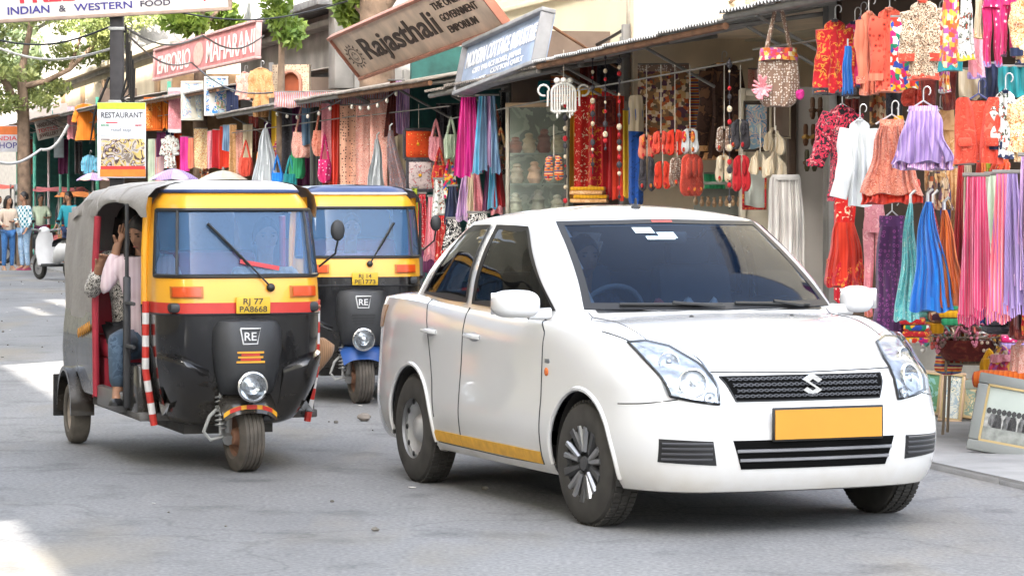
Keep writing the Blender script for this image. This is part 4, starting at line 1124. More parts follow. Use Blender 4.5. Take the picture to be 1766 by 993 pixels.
PLINTH = mat('plinth_plaster', (.46, .45, .42), .85, var=.15, scale=3, bump=.2)
CREAM = mat('cream_plaster', (.54, .49, .36), .9, var=.07, scale=1.2, bump=.15, bscale=12)
GREYW = mat('weathered_concrete', (.20, .19, .175), .9, var=.35, scale=1.6, bump=.4, bscale=9)
BEIGEW = mat('beige_render', (.30, .255, .18), .9, var=.2, scale=1.5, bump=.3)
WARMWALL = mat('warm_wall', (.70, .58, .42), .9, var=.2, scale=2)
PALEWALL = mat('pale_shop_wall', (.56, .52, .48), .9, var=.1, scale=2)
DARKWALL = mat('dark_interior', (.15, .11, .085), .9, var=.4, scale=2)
BROWNW = mat('brown_timber', (.20, .12, .06), .75, var=.35, scale=5)
TEALW = mat('dark_teal', (.02, .10, .09), .7, var=.3)
GREENP = mat('green_tarpaulin', (.03, .16, .06), .7, var=.2, scale=3)
SHEET = mat('weathered_sheet', (.28, .25, .22), .6, .3, var=.4, scale=5)
SHEET2 = mat('galvanised_sheet', (.42, .42, .41), .5, .45, var=.25, scale=6)
RUST = mat('rusty_pipe', (.22, .11, .06), .8, .2, var=.4)
PIPE = mat('grey_painted_pipe', (.20, .19, .175), .55, .2, var=.25)

def corr_sheet(wd, ln, name, m, amp=.014, per=.075):
    n = int(wd / per * 6); A = []
    for i in range(n + 1):
        s = wd * i / n; z = amp * sin(2 * pi * s / per); A.append([Vector((s, 0, z)), Vector((s, -ln / 2, z)), Vector((s, -ln, z))])
    B = [[p - Vector((0, 0, .004)) for p in r] for r in A]
    mb = MB().grid(A).grid(B, flip=True)
    return mb.mesh(name, m)
BROWNWALL = mat('dark_brown_wall', (.075, .05, .035), .9, var=.4, scale=2)  # dark brown inside wall of the garment shop
SHOPS = []
# boundaries (u near, u far), roof front height near / far, materials
BAY = [(1830, 1432, 3.02, 3.02, BROWNWALL, SHEET2, 'right hand garment shop with a dark brown inside wall and teal ceiling'),
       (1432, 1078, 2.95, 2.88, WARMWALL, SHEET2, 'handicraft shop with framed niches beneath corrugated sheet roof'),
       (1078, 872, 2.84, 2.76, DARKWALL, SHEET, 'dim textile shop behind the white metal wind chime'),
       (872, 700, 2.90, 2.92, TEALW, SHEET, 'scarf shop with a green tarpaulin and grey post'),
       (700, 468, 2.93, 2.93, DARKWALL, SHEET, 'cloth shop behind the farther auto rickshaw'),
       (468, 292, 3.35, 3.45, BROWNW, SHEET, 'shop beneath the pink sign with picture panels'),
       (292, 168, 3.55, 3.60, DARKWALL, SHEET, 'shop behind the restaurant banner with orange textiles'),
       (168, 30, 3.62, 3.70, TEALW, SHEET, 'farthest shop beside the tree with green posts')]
sheetA = corr_sheet(.84, 2.3, 'roof_sheet', SHEET); sheetB = corr_sheet(.84, 2.3, 'roof_sheet', SHEET2)
OFR = .9
for bi, (un, uf, zn, zf, wm, shm, lab) in enumerate(BAY):
    sa, sb = SU(un), SU(uf); L = sb - sa
    t = thing('shop', lab, 'shop', W(sa, 0, .10), RANG)
    zt = max(zn, zf) + .25
    MB().box((L / 2, -2.2, .22), (L - .01, 3.2, .44), bev=.01).build('plinth', PLINTH, t)
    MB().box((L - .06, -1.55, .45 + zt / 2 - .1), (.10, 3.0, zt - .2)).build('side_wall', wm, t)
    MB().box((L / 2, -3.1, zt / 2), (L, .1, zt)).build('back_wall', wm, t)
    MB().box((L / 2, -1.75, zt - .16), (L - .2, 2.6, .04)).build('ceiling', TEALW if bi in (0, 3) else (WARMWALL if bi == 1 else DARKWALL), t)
    for x in (.04, L - .02):
        MB().box((x, .0, zt / 2), (.07, .07, zt - .1), bev=.008).build('post', PIPE if bi not in (6, 7) else mat('green_post', (.06, .30, .20), .5), t)
    n = max(1, int(round(L / .8))); pitch = L / n
    sl = atan2(.42, 2.3)
    for i in range(n):
        o = bpy.data.objects.new('roof_sheet', sheetB if shm is SHEET2 else sheetA); COL.objects.link(o); o.parent = t
        k = i / n; z = zn + (zf - zn) * k - .10
        o.location = (i * pitch, OFR, z + rnd.uniform(-.006, .006) + .004 * (i % 2)); o.rotation_euler = (-sl, 0, 0)
        o.scale = (pitch / .82, 1, 1)
    slope = (zf - zn)
    MB().tube([(0, OFR - .06, zn - .135), (L, OFR - .06, zf - .135)], .028, 8).build('eave_pipe', RUST if bi % 2 else PIPE, t)
    MB().tube([(0, .42, zn - .07), (L, .42, zf - .07)], .022, 8).build('roof_purlin', PIPE, t)
    for x in np.linspace(.1, L - .1, max(2, n // 2)):
        k = x / L; z = zn + slope * k
        MB().tube([(x, 0, z - .02), (x, OFR - .05, z - .14)], .018, 6).tube([(x, .02, z - .45), (x, OFR * .7, z - .13)], .014, 6).build('bracket', PIPE, t)
    MB().tube([(0, .62, zn - .38), (L, .62, zf - .38)], .008, 6).build('hanging_rail', PIPE, t)
    SHOPS.append(t)
# green tarpaulin panel in the scarf shop, teal fascia at the top right
def rect_item(name, label, cat, u0, v0, u1, v1, o, m, th=.02, rz=-.22, group=None):
    u = (u0 + u1) / 2; Y = YR(u, o); p = P3(u, v1, Y); w_, h_ = (u1 - u0) / pxm(Y), (v1 - v0) / pxm(Y)
    t = thing(name, label, cat, p, rz, group); return t, w_, h_
t, w_, h_ = rect_item('tarpaulin', 'green tarpaulin sheet stretched behind the grey post', 'tarpaulin', 700, 146, 795, 230, -.5, GREENP)
MB().grid([[Vector((x, .03 * sin(x * 5 + z * 3), z)) for x in np.linspace(-w_ / 2, w_ / 2, 12)] for z in np.linspace(0, h_, 8)]).grid([[Vector((x, .03 * sin(x * 5 + z * 3) + .012, z)) for x in np.linspace(-w_ / 2, w_ / 2, 12)] for z in np.linspace(0, h_, 8)]).build('sheet', GREENP, t)
MB().tube([(-w_ / 2, 0, h_), (w_ / 2, 0, h_)], .02, 6).build('top_pole', PIPE, t)

# ------------------------------------------------------------------ upper buildings
def facade(name, label, un, uf, o, z0, z1, m, extra=None, th=.35):
    sa, sb = SU(un, o), SU(uf, o); L = sb - sa
    t = thing(name, label, 'building', W(sa, o, 0), RANG)
    MB().box((L / 2, -th / 2, (z0 + z1) / 2), (L, th, z1 - z0)).build('wall', m, t)
    MB().box((L - th / 2 + .02, -3, (z0 + z1) / 2), (th, 5.6, z1 - z0)).build('end_wall', m, t)
    MB().box((.17, -3, (z0 + z1) / 2), (.3, 5.6, z1 - z0)).build('end_wall', m, t)
    MB().box((L / 2, -2.9, z1 - .1), (L, 6, .2)).build('roof_slab', GREYW, t)
    return t, L
fa, L = facade('cream_building', 'cream plastered building rising above the corrugated roofs', 1950, 836, -1.15, 3.1, 8.5, CREAM)
for x in np.linspace(3, L - 2, 4):
    MB().box((x, .06, 5.9), (1.3, .12, .12), bev=.01).build('ledge', CREAM, fa)
    w_ = MB().box((x, .03, 6.7), (1.1, .08, 1.4), bev=.01).build('window_frame', BROWNW, fa)
    MB().box((x, .075, 6.7), (.95, .02, 1.25)).build('pane', mat('dark_pane', (.03, .04, .05), .1), w_)
xb = SU(1098, -1.15) - SU(1950, -1.15)
pp = MB().tube([(xb, .08, 3.2), (xb, .08, 8)], .035, 8)
for z in (3.3, 3.9, 4.5): pp.box((xb, .06, z), (.12, .14, .05), bev=.01)
pp.build('drain_pipe', mat('old_iron_pipe', (.30, .27, .22), .6, .3, var=.4), fa)
MB().box((L / 2, .045, 3.95), (L, .05, .06), bev=.01).build('string_course', mat('cream_trim', (.56, .50, .36), .9, var=.1), fa)
fb, L = facade('grey_building', 'weathered grey building with corrugated upper panels beside the brown trunk', 612, 415, -1.0, 3.2, 9.5, GREYW)
for i in range(12):
    MB().box((L * (i + .5) / 12, .03, 5.7 + (i % 3) * .03), (L / 12 - .06, .05, 1.9), bev=.01).build('upper_panel', mat('grey_white_panel', (.33, .33, .325), .6, var=.25, scale=4), fb)
MB().box((L / 2, .28, 4.62), (L, .6, .12), bev=.02).build('ledge', mat('dark_ledge', (.14, .14, .14), .9, var=.4), fb)
MB().box((L / 2, .14, 4.35), (L, .28, .10), bev=.02).build('ledge', GREYW, fb)
MB().box((.3, .15, 5.5), (.5, .3, 4.4), bev=.02).build('pilaster', GREYW, fb)
fc, L = facade('beige_building', 'low beige building with stepped roof behind the pole', 300, 95, -.9, 3.5, 5.0, BEIGEW)
MB().box((L / 2, .12, 4.95), (L, .3, .12), bev=.02).build('parapet', BEIGEW, fc)
MB().box((L * .6, -.9, 5.4), (L * .5, 1.4, .9), bev=.03).build('roof_room', GREYW, fc)
for i in range(5): MB().box((L * (i + .5) / 5, .02, 4.3), (.7, .05, .7), bev=.01).build('shutter', BROWNW, fc)
fd, L = facade('pale_building', 'pale building closing the far end of the street', 95, -420, -1.5, 0.0, 7.5, mat('far_wall', (.40, .37, .33), .9, var=.2))
for i in range(8):
    w_ = MB().box((L * (i + .5) / 8, .03, 5.2), (1.6, .08, 1.4)).build('window_frame', BROWNW, fd); MB().box((L * (i + .5) / 8, .08, 5.2), (1.4, .02, 1.2)).build('pane', MATS['dark_pane'], w_)

# carved stone arch window on the shop front
t, w_, h_ = rect_item('stone_niche', 'carved pale stone niche with red arched opening above the scarves', 'niche', 470, 112, 536, 168, -.2, None)
ST = pat('carved_stone', ['#c9b59a', '#7d6552', '#d9c9b2'], 'dots', 26)
mb = MB(); r0 = w_ * .27
arc = [(-r0, 0), (-r0, h_ * .45)] + [(-r0 * cos(a), h_ * .45 + r0 * 1.1 * sin(a)) for a in np.linspace(0, pi, 11)[1:-1]] + [(r0, h_ * .45), (r0, 0)]
mb.prism([(-w_ / 2, 0), (-r0, 0), (-r0, h_ * .45), (-r0, h_), (-w_ / 2, h_)], .10).prism([(r0, 0), (w_ / 2, 0), (w_ / 2, h_), (r0, h_), (r0, h_ * .45)], .10)
tops = arc[1:-1]
for a, b_ in zip(tops[:-1], tops[1:]):
    mb.prism([a, b_, (b_[0], h_), (a[0], h_)], .10)
mb.build('surround', ST, t)
MB().tube([(x, -.06, z) for x, z in arc], .03, 6).build('arch_moulding', mat('pink_stone', (.50, .22, .15), .8), t)
MB().box((0, .03, h_ * .42), (r0 * 2, .02, h_ * .84)).build('recess', mat('rust_red_panel', (.33, .08, .03), .8, var=.2), t)

# ------------------------------------------------------------------ signs
def board(name, label, cat, ul, vl, ur, vr, hpx, o, lean, m, edge, th=.05):
    PL, PR = RP(ul, vl, o), RP(ur, vr, o); ex = (PR - PL); Lb = ex.length; ex.normalize()
    up = Vector((0, 0, 1)) + NV * lean; up = (up - ex * up.dot(ex)).normalized(); ey = up.cross(ex)
    h = hpx / pxm(PL.y) * sqrt(1 + lean * lean)
    t = thing(name, label, cat); M4 = Matrix((( ex.x, ey.x, up.x, PL.x), (ex.y, ey.y, up.y, PL.y), (ex.z, ey.z, up.z, PL.z), (0, 0, 0, 1)))
    t.matrix_world = M4
    MB().box((Lb / 2, th / 2, h / 2), (Lb, th, h), bev=.006).build('panel', m, t)
    f = MB()
    for c, d in (((Lb / 2, .01, h), (Lb + .06, th + .05, .04)), ((Lb / 2, .01, 0), (Lb + .06, th + .05, .04)), ((0, .01, h / 2), (.04, th + .04, h - .05)), ((Lb, .01, h / 2), (.04, th + .04, h - .05))): f.box(c, d, bev=.006)
    f.build('frame', edge, t)
    return t, Lb, h
def letter(t, txt, x0, z0, wd, h, m, name='lettering', bold=.01, dep=.006, rot=0.):
    mb = text_mb(txt, h, wd, dep, bold)
    if rot: mb.xf(Matrix.Rotation(-rot, 4, 'Y'))
    return mb.xf(Matrix.Translation((x0, -.004, z0))).build(name, m, t, 0)
# Rajasthali
TAN = mat('sign_tan', (.66, .51, .40), .75, var=.22, scale=3); DKB = mat('sign_dark_brown', (.055, .03, .02), .7, var=.1)
t, Lb, h = board('shop_sign', 'long tan sign reading Rajasthali with a sun face emblem', 'sign', 623, 135, 875, 45, 68, .7, .80, TAN, mat('sign_red_edge', (.36, .15, .10), .7, var=.2))
letter(t, "Rajasthali", Lb * .155, h * .30, Lb * .53, h * .46, DKB, bold=.018)
for k, s_ in enumerate(("THE ONLY", "GOVERNMENT", "EMPORIUM")): letter(t, s_, Lb * .72 + .0 * k, h * (.70 - .24 * k), Lb * (.17 if k != 1 else .22), h * .14, DKB, 'small_lettering', bold=.01)
em = MB().lathe([(h * .20, -.012), (h * .20, 0), (h * .185, -.0)], 24, 'Y', (Lb * .075, -.002, h * .46))
cxm, czm, kx = Lb * .075, h * .46, 2.2
em = MB()
def ringm(r0, r1, n=28): return [[Vector((cxm + kx * r * cos(a), -.006, czm + r * sin(a))) for a in np.linspace(0, 2 * pi, n)] for r in (r0, r1)]
em.grid(ringm(h * .17, h * .19)).grid(ringm(h * .09, h * .10))
for k in range(14):
    a = 2 * pi * k / 14; q_ = .12
    em.add([Vector((cxm + kx * h * r * cos(a + e), -.0065, czm + h * r * sin(a + e))) for r, e in ((.22, -q_), (.22, q_), (.30, 0))], [(0, 1, 2)])
for sx in (-1, 1): em.grid([[Vector((cxm + kx * h * (sx * .05 + .018 * cos(a) * r), -.0065, czm + h * (.05 + .015 * sin(a) * r))) for a in np.linspace(0, 2 * pi, 9)] for r in (0, 1)])
em.grid([[Vector((cxm + kx * h * .06 * cos(a), -.0065, czm + h * (-.02 + .05 * sin(a) * e))) for a in np.linspace(pi, 2 * pi, 9)] for e in (.7, 1.)])
em.build('sun_emblem', DKB, t, 0)
for x in (Lb * .2, Lb * .5, Lb * .8): MB().tube([(x, .06, h * .9), (x, .9, h * .3)], .02, 6).build('stay', PIPE, t)
# blue sign
t, Lb, h = board('shop_sign', 'leaning blue sign with worn white lettering for cottage industries', 'sign', 790, 163, 925, 110, 84, .85, -.22, mat('sign_blue_grey', (.29, .36, .50), .7, var=.25, scale=3), mat('sign_grey_edge', (.25, .25, .26), .6, var=.2), .09)
WL = mat('worn_white_paint', (.80, .80, .82), .7, var=.15, scale=5)
letter(t, "MODERN COTTAGE INDUSTRIES", Lb * .04, h * .50, Lb * .92, h * .32, WL, bold=.012)
letter(t, "CITY PALACE ROAD, JAIPUR", Lb * .16, h * .32, Lb * .62, h * .11, WL, 'small_lettering', bold=.006)
letter(t, "SPECIALIST", Lb * .02, h * .07, Lb * .34, h * .12, WL, 'small_lettering', bold=.012)
letter(t, "COTTON QUILT", Lb * .42, h * .17, Lb * .40, h * .10, WL, 'small_lettering', bold=.006)
for x, z in ((Lb * .9, .9), (Lb * .5, .85)): MB().tube([(x, .05, h * z), (x - 1.2, 1.9, h * z - .3)], .015, 6).build('stay', RUST, t)
# pink sign
PK = mat('sign_pink', (.52, .19, .19), .7, var=.28, scale=3); PW = mat('sign_offwhite', (.74, .66, .62), .7, var=.08)
t, Lb, h = board('shop_sign', 'faded pink sign with tall white lettering and an oval emblem', 'sign', 266, 138, 443, 99, 51, .6, -.04, PK, mat('sign_pale_edge', (.55, .33, .31), .7, var=.2))
letter(t, "EMPORIO", Lb * .04, h * .16, Lb * .36, h * .60, PW, bold=.006)
letter(t, "MAHARANI", Lb * .56, h * .16, Lb * .42, h * .66, PW, bold=.006)
MB().add([Vector((Lb * .48 + Lb * .05 * cos(a), -.006, h * .5 + h * .36 * sin(a))) for a in np.linspace(0, 2 * pi, 29)[:-1]], [tuple(range(28))]).build('oval_emblem', mat('sign_peach', (.62, .36, .30), .7, var=.2, scale=14), t, 0)
# pole with wifi board and restaurant banner
PY = 33.0; pb = P3(202, 300, PY); pole = thing('utility_pole', 'dark square iron pole carrying the restaurant banner', 'pole', (pb.x, PY, 0))
MB().box((0, 0, 3.3), (.15, .15, 6.6), bev=.01).build('shaft', mat('pole_dark_grey', (.05, .047, .05), .6, .3, var=.3), pole)
cb = MB()
for k in range(6): cb.tube([(.10 + .02 * k, 0, 3.6 - .1 * k), (.12 + .015 * k, -.09, 3.0 - .1 * k), (.06, -.09, 2.75)], .012, 5)
cb.tube([(-.08, -.09, 3.0), (-.24, -.1, 2.6), (-.30, -.05, 2.25), (-.10, -.09, 2.5)], .016, 5)
cb.build('cable_bundle', BLACK, pole)
for z in (2.72, 3.55): MB().box((0, 0, z), (.18, .18, .04), bev=.006).build('clamp', STEEL, pole)
q = pxm(PY)
p0 = P3(-14, 36, PY - .15); wfi = thing('shop_sign', 'white banner sign offering free wifi and Indian and Western food', 'sign', p0)
wfi.rotation_euler = (0, -radians(3.2), 0)
Wd = 408 / q; Hh = .52
MB().box((Wd / 2, .02, Hh / 2), (Wd, .04, Hh), bev=.004).build('panel', mat('banner_white', (.74, .72, .68), .7, var=.05), wfi)
fr = MB()
for c, d in (((Wd / 2, 0, -.015), (Wd + .06, .08, .04)), ((Wd / 2, 0, Hh + .015), (Wd + .06, .08, .04)), ((Wd + .015, 0, Hh / 2), (.04, .08, Hh))): fr.box(c, d, bev=.006)
fr.build('frame', mat('timber_frame', (.34, .25, .20), .8, var=.2), wfi)
REDI = mat('print_red', (.60, .03, .05), .6, var=.1); INKB = mat('print_violet_blue', (.05, .04, .22), .6, var=.1); INKK = mat('print_dark', (.05, .04, .07), .6)
letter(wfi, "FREE WI-FI", 50 / q, .185, 215 / q, .22, REDI, bold=.03)
letter(wfi, "INDIAN", 28 / q, .055, 72 / q, .085, INKB, bold=.02); letter(wfi, "&", 116 / q, .058, 12 / q, .075, INKK, bold=.01)
letter(wfi, "WESTERN", 142 / q, .055, 100 / q, .08, INKB, bold=.015); letter(wfi, "FOOD", 256 / q, .065, 52 / q, .065, INKK, bold=.02)
arw = MB().prism([(0, 0), (.30, 0), (.30, -.05), (.44, .05), (.30, .15), (.30, .10), (0, .10)], .01, Matrix.Translation((320 / q, -.004, .13)))
arw.build('arrow', REDI, wfi, 0)
# banner
p0 = P3(168, 307, PY - .2); bn = thing('restaurant_banner', 'tall white RESTAURANT banner with lime top and orange foot', 'banner', p0, .0)
bw, bh = 83 / q, 129 / q
MB().box((bw / 2, 0, bh / 2), (bw, .03, bh), bev=.004).build('panel', mat('banner_pale', (.66, .68, .72), .6, var=.04), bn)
MB().box((bw / 2, -.017, bh * .955), (bw * .99, .006, bh * .085)).build('lime_strip', mat('print_lime', (.48, .62, .04), .6, var=.15, scale=14), bn)
letter(bn, "RESTAURANT", bw * .08, bh * .80 , bw * .86, bh * .072, mat('print_charcoal', (.07, .07, .08), .6), bold=.012).location = (0, -.012, 0)
MB().box((bw * .30, -.017, bh * .735), (bw * .24, .006, bh * .016)).build('red_dash', REDI, bn)
letter(bn, "pure veg", bw * .08, bh * .69, bw * .16, bh * .03, mat('print_green', (.05, .30, .12), .6), 'small_lettering').location = (0, -.012, 0)
letter(bn, "open", bw * .78, bh * .69, bw * .14, bh * .03, REDI, 'small_lettering').location = (0, -.012, 0)
letter(bn, "roof top", bw * .28, bh * .62, bw * .42, bh * .045, mat('print_grey', (.28, .30, .34), .6), 'small_lettering').location = (0, -.012, 0)
MB().box((bw * .5, -.017, bh * .555), (bw * .86, .004, bh * .008)).build('grey_rule', MATS['print_grey'], bn)
MB().box((bw * .53, -.017, bh * .335), (bw * .90, .006, bh * .37)).build('food_photo', pat('food_print', ['#8d8076', '#c9c2c0', '#d8c07a', '#5b4a4c', '#b7aab0', '#efe9e6'], 'floral', 9), bn)
MB().box((bw * .53, -.018, bh * .135), (bw * .92, .006, bh * .045)).build('red_strip', mat('print_scarlet', (.62, .03, .03), .6), bn)
MB().box((bw * .53, -.018, bh * .065), (bw * .94, .008, bh * .095)).build('orange_strip', mat('print_orange', (.72, .20, .02), .6, var=.15, scale=10), bn)
# overhead cables
def cable(label, pts, r=.012, m=BLACK):
    P = [Vector(p) for p in pts]; out = []
    for a, b_ in zip(P[:-1], P[1:]):
        for k in np.linspace(0, 1, 12)[:-1]:
            p = a.lerp(b_, k); p.z -= .18 * sin(pi * k); out.append(p)
    out.append(P[-1]); o = MB().tube(out, r, 5).build('overhead_cable', m); tag(o, label, 'cable', 'overhead cables'); return o
cable('black overhead cable crossing in front of the pink sign', [P3(-40, 60, 34), P3(205, 40, PY), P3(350, 62, 38), P3(455, 62, 42)])
cable('pale overhead cable dipping left of the pole', [P3(-30, 72, 36), P3(200, 82, PY), ], .016, mat('pale_cable', (.45, .44, .42), .6))
cable('thin cable running diagonally down over the pink sign', [P3(215, 55, PY), P3(330, 108, 45), P3(470, 160, 40)])
cable('cable along the cream wall right of the blue sign', [RP(900, 82, -1.0), RP(1090, 42, -1.0)], .02)
cable('old cable rising along the cream wall past the drain pipe', [RP(1105, 32, -1.0), RP(1290, -20, -1.0)], .018, mat('brown_cable', (.25, .17, .11), .7))
cable('low pale cable from the tree to the green post', [P3(-20, 275, 58), P3(70, 258, 60), P3(118, 215, 60)], .03, MATS['pale_cable'])
cable('thin cable high above the grey building', [P3(300, 20, 40), P3(600, 2, 38)], .012)
# ------------------------------------------------------------------ unseen row added across the street to shade the road
def opposite(label, s_a, s_b, H, holes, m):
    """front wall with openings cut to throw sun patches (s0, s1, z0, z1) ; a lower body behind it"""
    L = s_b - s_a; t = thing('unseen_shade_front', label, 'building', W(s_a, 12.5, 0), RANG)
    ss = sorted({s_a, s_b, *[h[0] for h in holes], *[h[1] for h in holes]})
    for a, b_ in zip(ss[:-1], ss[1:]):
        zs = [0.]
        for h in sorted(h for h in holes if h[0] <= a and h[1] >= b_): zs += [h[2], h[3]]
        zs.append(H); zs.sort()
        for z0, z1 in zip(zs[0::2], zs[1::2]):
            MB().box(((a + b_) / 2 - s_a, .2, (z0 + z1) / 2), (b_ - a, .4, z1 - z0)).build('front_wall', m, t)
    MB().box((L / 2, 3.4, 2.0), (L, 6, 4.0)).build('rear_body', m, t)
    for i in range(int(L / 3)):
        w_ = MB().box((1.5 + 3 * i, -.02, 2.2), (1.4, .06, 1.5), bev=.01).build('window_frame', BROWNW, t); MB().box((1.5 + 3 * i, -.055, 2.2), (1.2, .02, 1.3)).build('pane', MATS['dark_pane'], w_)
        MB().box((1.5 + 3 * i, -.45, 3.1), (2.6, .9, .05), Matrix.Rotation(-.2, 3, 'X')).build('awning', SHEET, t)
opposite('nearest unseen plastered front, added across the street for shade, with a slot for a sun patch', -40, 17, 16.8, [(8.6, 11.3, 4.2, 5.36)], CREAM)
opposite('middle unseen plastered front, added for shade, with an opening cut for a sun patch', 17.0, 30, 16.8, [(18.3, 24.0, 6.02, 7.2)], BEIGEW)
opposite('far unseen plastered front, added for shade, with narrow slots cut for sun streaks', 30.0, 150, 16.0, [(34.2, 38.0, 7.40, 7.86), (33.0, 40.5, 8.0, 8.6)], CREAM)
# ------------------------------------------------------------------ goods
PT = {}
def pm(n, cols, kind='floral', sc=20., st=(1, 1, 1)): PT[n] = pat('cloth_' + n, cols, kind, sc * (1.6 if kind in ('floral', 'patch', 'rings') else 1.25), stretch=st)
pm('red_gold', ['#b3202a', '#c22b2e', '#d9923a', '#8f1822'], 'floral', 14)
pm('scarlet', ['#c1221f', '#c92a24', '#e9c9a8'], 'floral', 16)
pm('red_plain', ['#c02a30', '#b3232b'], 'stripes', 9)
pm('orange_red', ['#cc3522', '#d63f28'], 'stripes', 10)
pm('rust_orange', ['#c9601f', '#b9521a', '#d06c28'], 'stripes', 8)
pm('orange', ['#e8862f', '#e07a26'], 'stripes', 7)
pm('peach', ['#e0876b', '#d97a60'], 'stripes', 6)
pm('peach_print', ['#d98a72', '#b8604c', '#e3a68f', '#a8503f'], 'floral', 22)
pm('coral_print', ['#e0614c', '#c9402f', '#5d2a25', '#f0907a'], 'rings', 18)
pm('coral', ['#d9523f', '#c94534', '#e06a55'], 'floral', 18)
pm('blue', ['#1f74c9', '#2b80d2'], 'stripes', 6)
pm('royal', ['#1d4f9f', '#27509a', '#16386f'], 'floral', 12)
pm('aqua', ['#6cc3c9', '#8ad3cf', '#5ab0b8', '#c9e6df'], 'floral', 16)
pm('magenta', ['#c2147e', '#b01070', '#d02b8d'], 'stripes', 9)
pm('skyblue', ['#5ab7d6', '#7cc6dd', '#86a7c9'], 'stripes', 6)
pm('slateblue', ['#6f8fae', '#8aa5be', '#5f7d9d'], 'stripes', 8)
pm('lilac', ['#a48ac0', '#b39bcb', '#927ab0'], 'stripes', 9)
pm('lilac_stripe', ['#b890c9', '#d6a9c6', '#9a7ab5', '#dcc0d6'], 'stripes', 10)
pm('purple_print', ['#4a2a52', '#7c3f78', '#2f1d3a', '#9b4f8a'], 'rings', 20)
pm('pink', ['#e79aa2', '#dd8d97', '#f0b1b3'], 'floral', 12)
pm('pink_print', ['#e6a394', '#efc3b3', '#c96a5f', '#f3d6c6'], 'floral', 24)
pm('hot_pink', ['#e0409a', '#d5358e'], 'stripes', 7)
pm('pink_stripe', ['#c9285a', '#e0557c', '#8f2350', '#f09ab0', '#b82a62'], 'stripes', 16)
pm('salmon_shawl', ['#ea7d86', '#d9606f', '#b06ab0', '#f0a0a0'], 'stripes', 12)
pm('pink_floral', ['#cf2c6c', '#d23a76', '#f2dfe4', '#b02258'], 'rings', 14)
pm('black_floral', ['#2a2226', '#d6304f', '#4a3a3e', '#e88a8a'], 'floral', 18)
pm('cream_black', ['#e6d3b8', '#3a2018', '#c99f7a', '#f0e4d0'], 'floral', 42)
pm('cream_print', ['#ead7a8', '#c9803f', '#f2e6c6', '#a8503a'], 'floral', 26)
pm('white', ['#c3c8ca', '#cdd1d3'], 'stripes', 5)
pm('white_emb', ['#e3e4e0', '#e9e8e2', '#4a5a4a', '#c9503f'], 'floral', 15)
pm('patchwork', ['#c9246a', '#e8b030', '#1f7a5a', '#e0e0d0', '#2f4aa0', '#d93a2a'], 'patch', 20)
pm('patchwork_warm', ['#d8602f', '#e6b04a', '#c9405f', '#e9d7b0', '#a85a9a'], 'patch', 22)
pm('mirrorwork', ['#8a7060', '#e6ddd0', '#4a3a38', '#c9a08a'], 'rings', 34)
pm('tribal', ['#8f6a4a', '#b0562f', '#6a5a4a', '#c9a06a', '#5a3a4a', '#d9c0a0'], 'patch', 18)
pm('suzani', ['#d24a1f', '#c2401a', '#e0a04a', '#8f2a18'], 'rings', 16)
pm('grey_emb', ['#c9b8b4', '#bfaeab', '#8a7a80', '#d06a6a'], 'floral', 14)
pm('dots', ['#dfa98f', '#4a302c'], 'dots', 22)
pm('bandhani', ['#c42433', '#f0d0c0'], 'dots', 30)
pm('zebra', ['#1c1c20', '#e6e2dc', '#2a2a30'], 'floral', 18)
pm('charcoal', ['#3a383c', '#46444a', '#2d2b30'], 'floral', 8)
pm('dark_olive', ['#3d4238', '#4b4f48', '#332f3a'], 'stripes', 6)
pm('brown_dress', ['#4a342a', '#3a2822', '#6a4a34'], 'floral', 7)
pm('darkred', ['#5c1f1a', '#6c2620', '#7a3a28'], 'floral', 12)
pm('tan', ['#d9a877', '#c9955f', '#e3b98c'], 'floral', 9)
pm('mustard', ['#d9a01f', '#c98f18'], 'stripes', 8)
pm('yellow', ['#e3bd3f', '#dab030'], 'stripes', 7)
pm('lime', ['#a9b83a', '#98a830'], 'stripes', 8)
pm('green', ['#2f8a5a', '#3a9a68'], 'stripes', 7)
pm('teal', ['#1f7f86', '#2a8f94'], 'stripes', 7)
pm('navy', ['#232a44', '#2c3552'], 'stripes', 6)
pm('paisley', ['#8a8a92', '#b0766a', '#6a6f7a', '#c9b0a8'], 'floral', 26)
pm('palegreen', ['#c9d6c0', '#b9c9b0'], 'stripes', 6)
pm('oatmeal', ['#d6c7ad', '#cdbb9d'], 'stripes', 6)
pm('plum', ['#5a2748', '#6a3056'], 'stripes', 7)
pm('turq_fold', ['#4fb0a8', '#78c9c0', '#3a908a', '#d9c04a'], 'floral', 10)
pm('kantha', ['#e08a30', '#c9403a', '#e6c080', '#8f3a5a', '#3a6a8a'], 'bands', 5)
pm('stripe_multi', ['#d9b06a', '#c9405a', '#6a8ab0', '#e6d9c0', '#8a5aa0'], 'stripes', 9)
pm('thangka', ['#dfe0d3', '#9fc0d6', '#e9d3c4', '#6f9fc9', '#c9b8c0'], 'floral', 6)
pm('elephants', ['#c9dce9', '#3f86c9', '#f0d9d6', '#5fb08a', '#e9a090'], 'floral', 5)
pm('rajput', ['#d9822f', '#c9601f', '#e6b06a', '#7a3a18'], 'floral', 7)
WIRE = mat('hanger_wire', (.55, .55, .55), .35, .6); CORD = mat('pale_cord', (.52, .47, .40), .9)

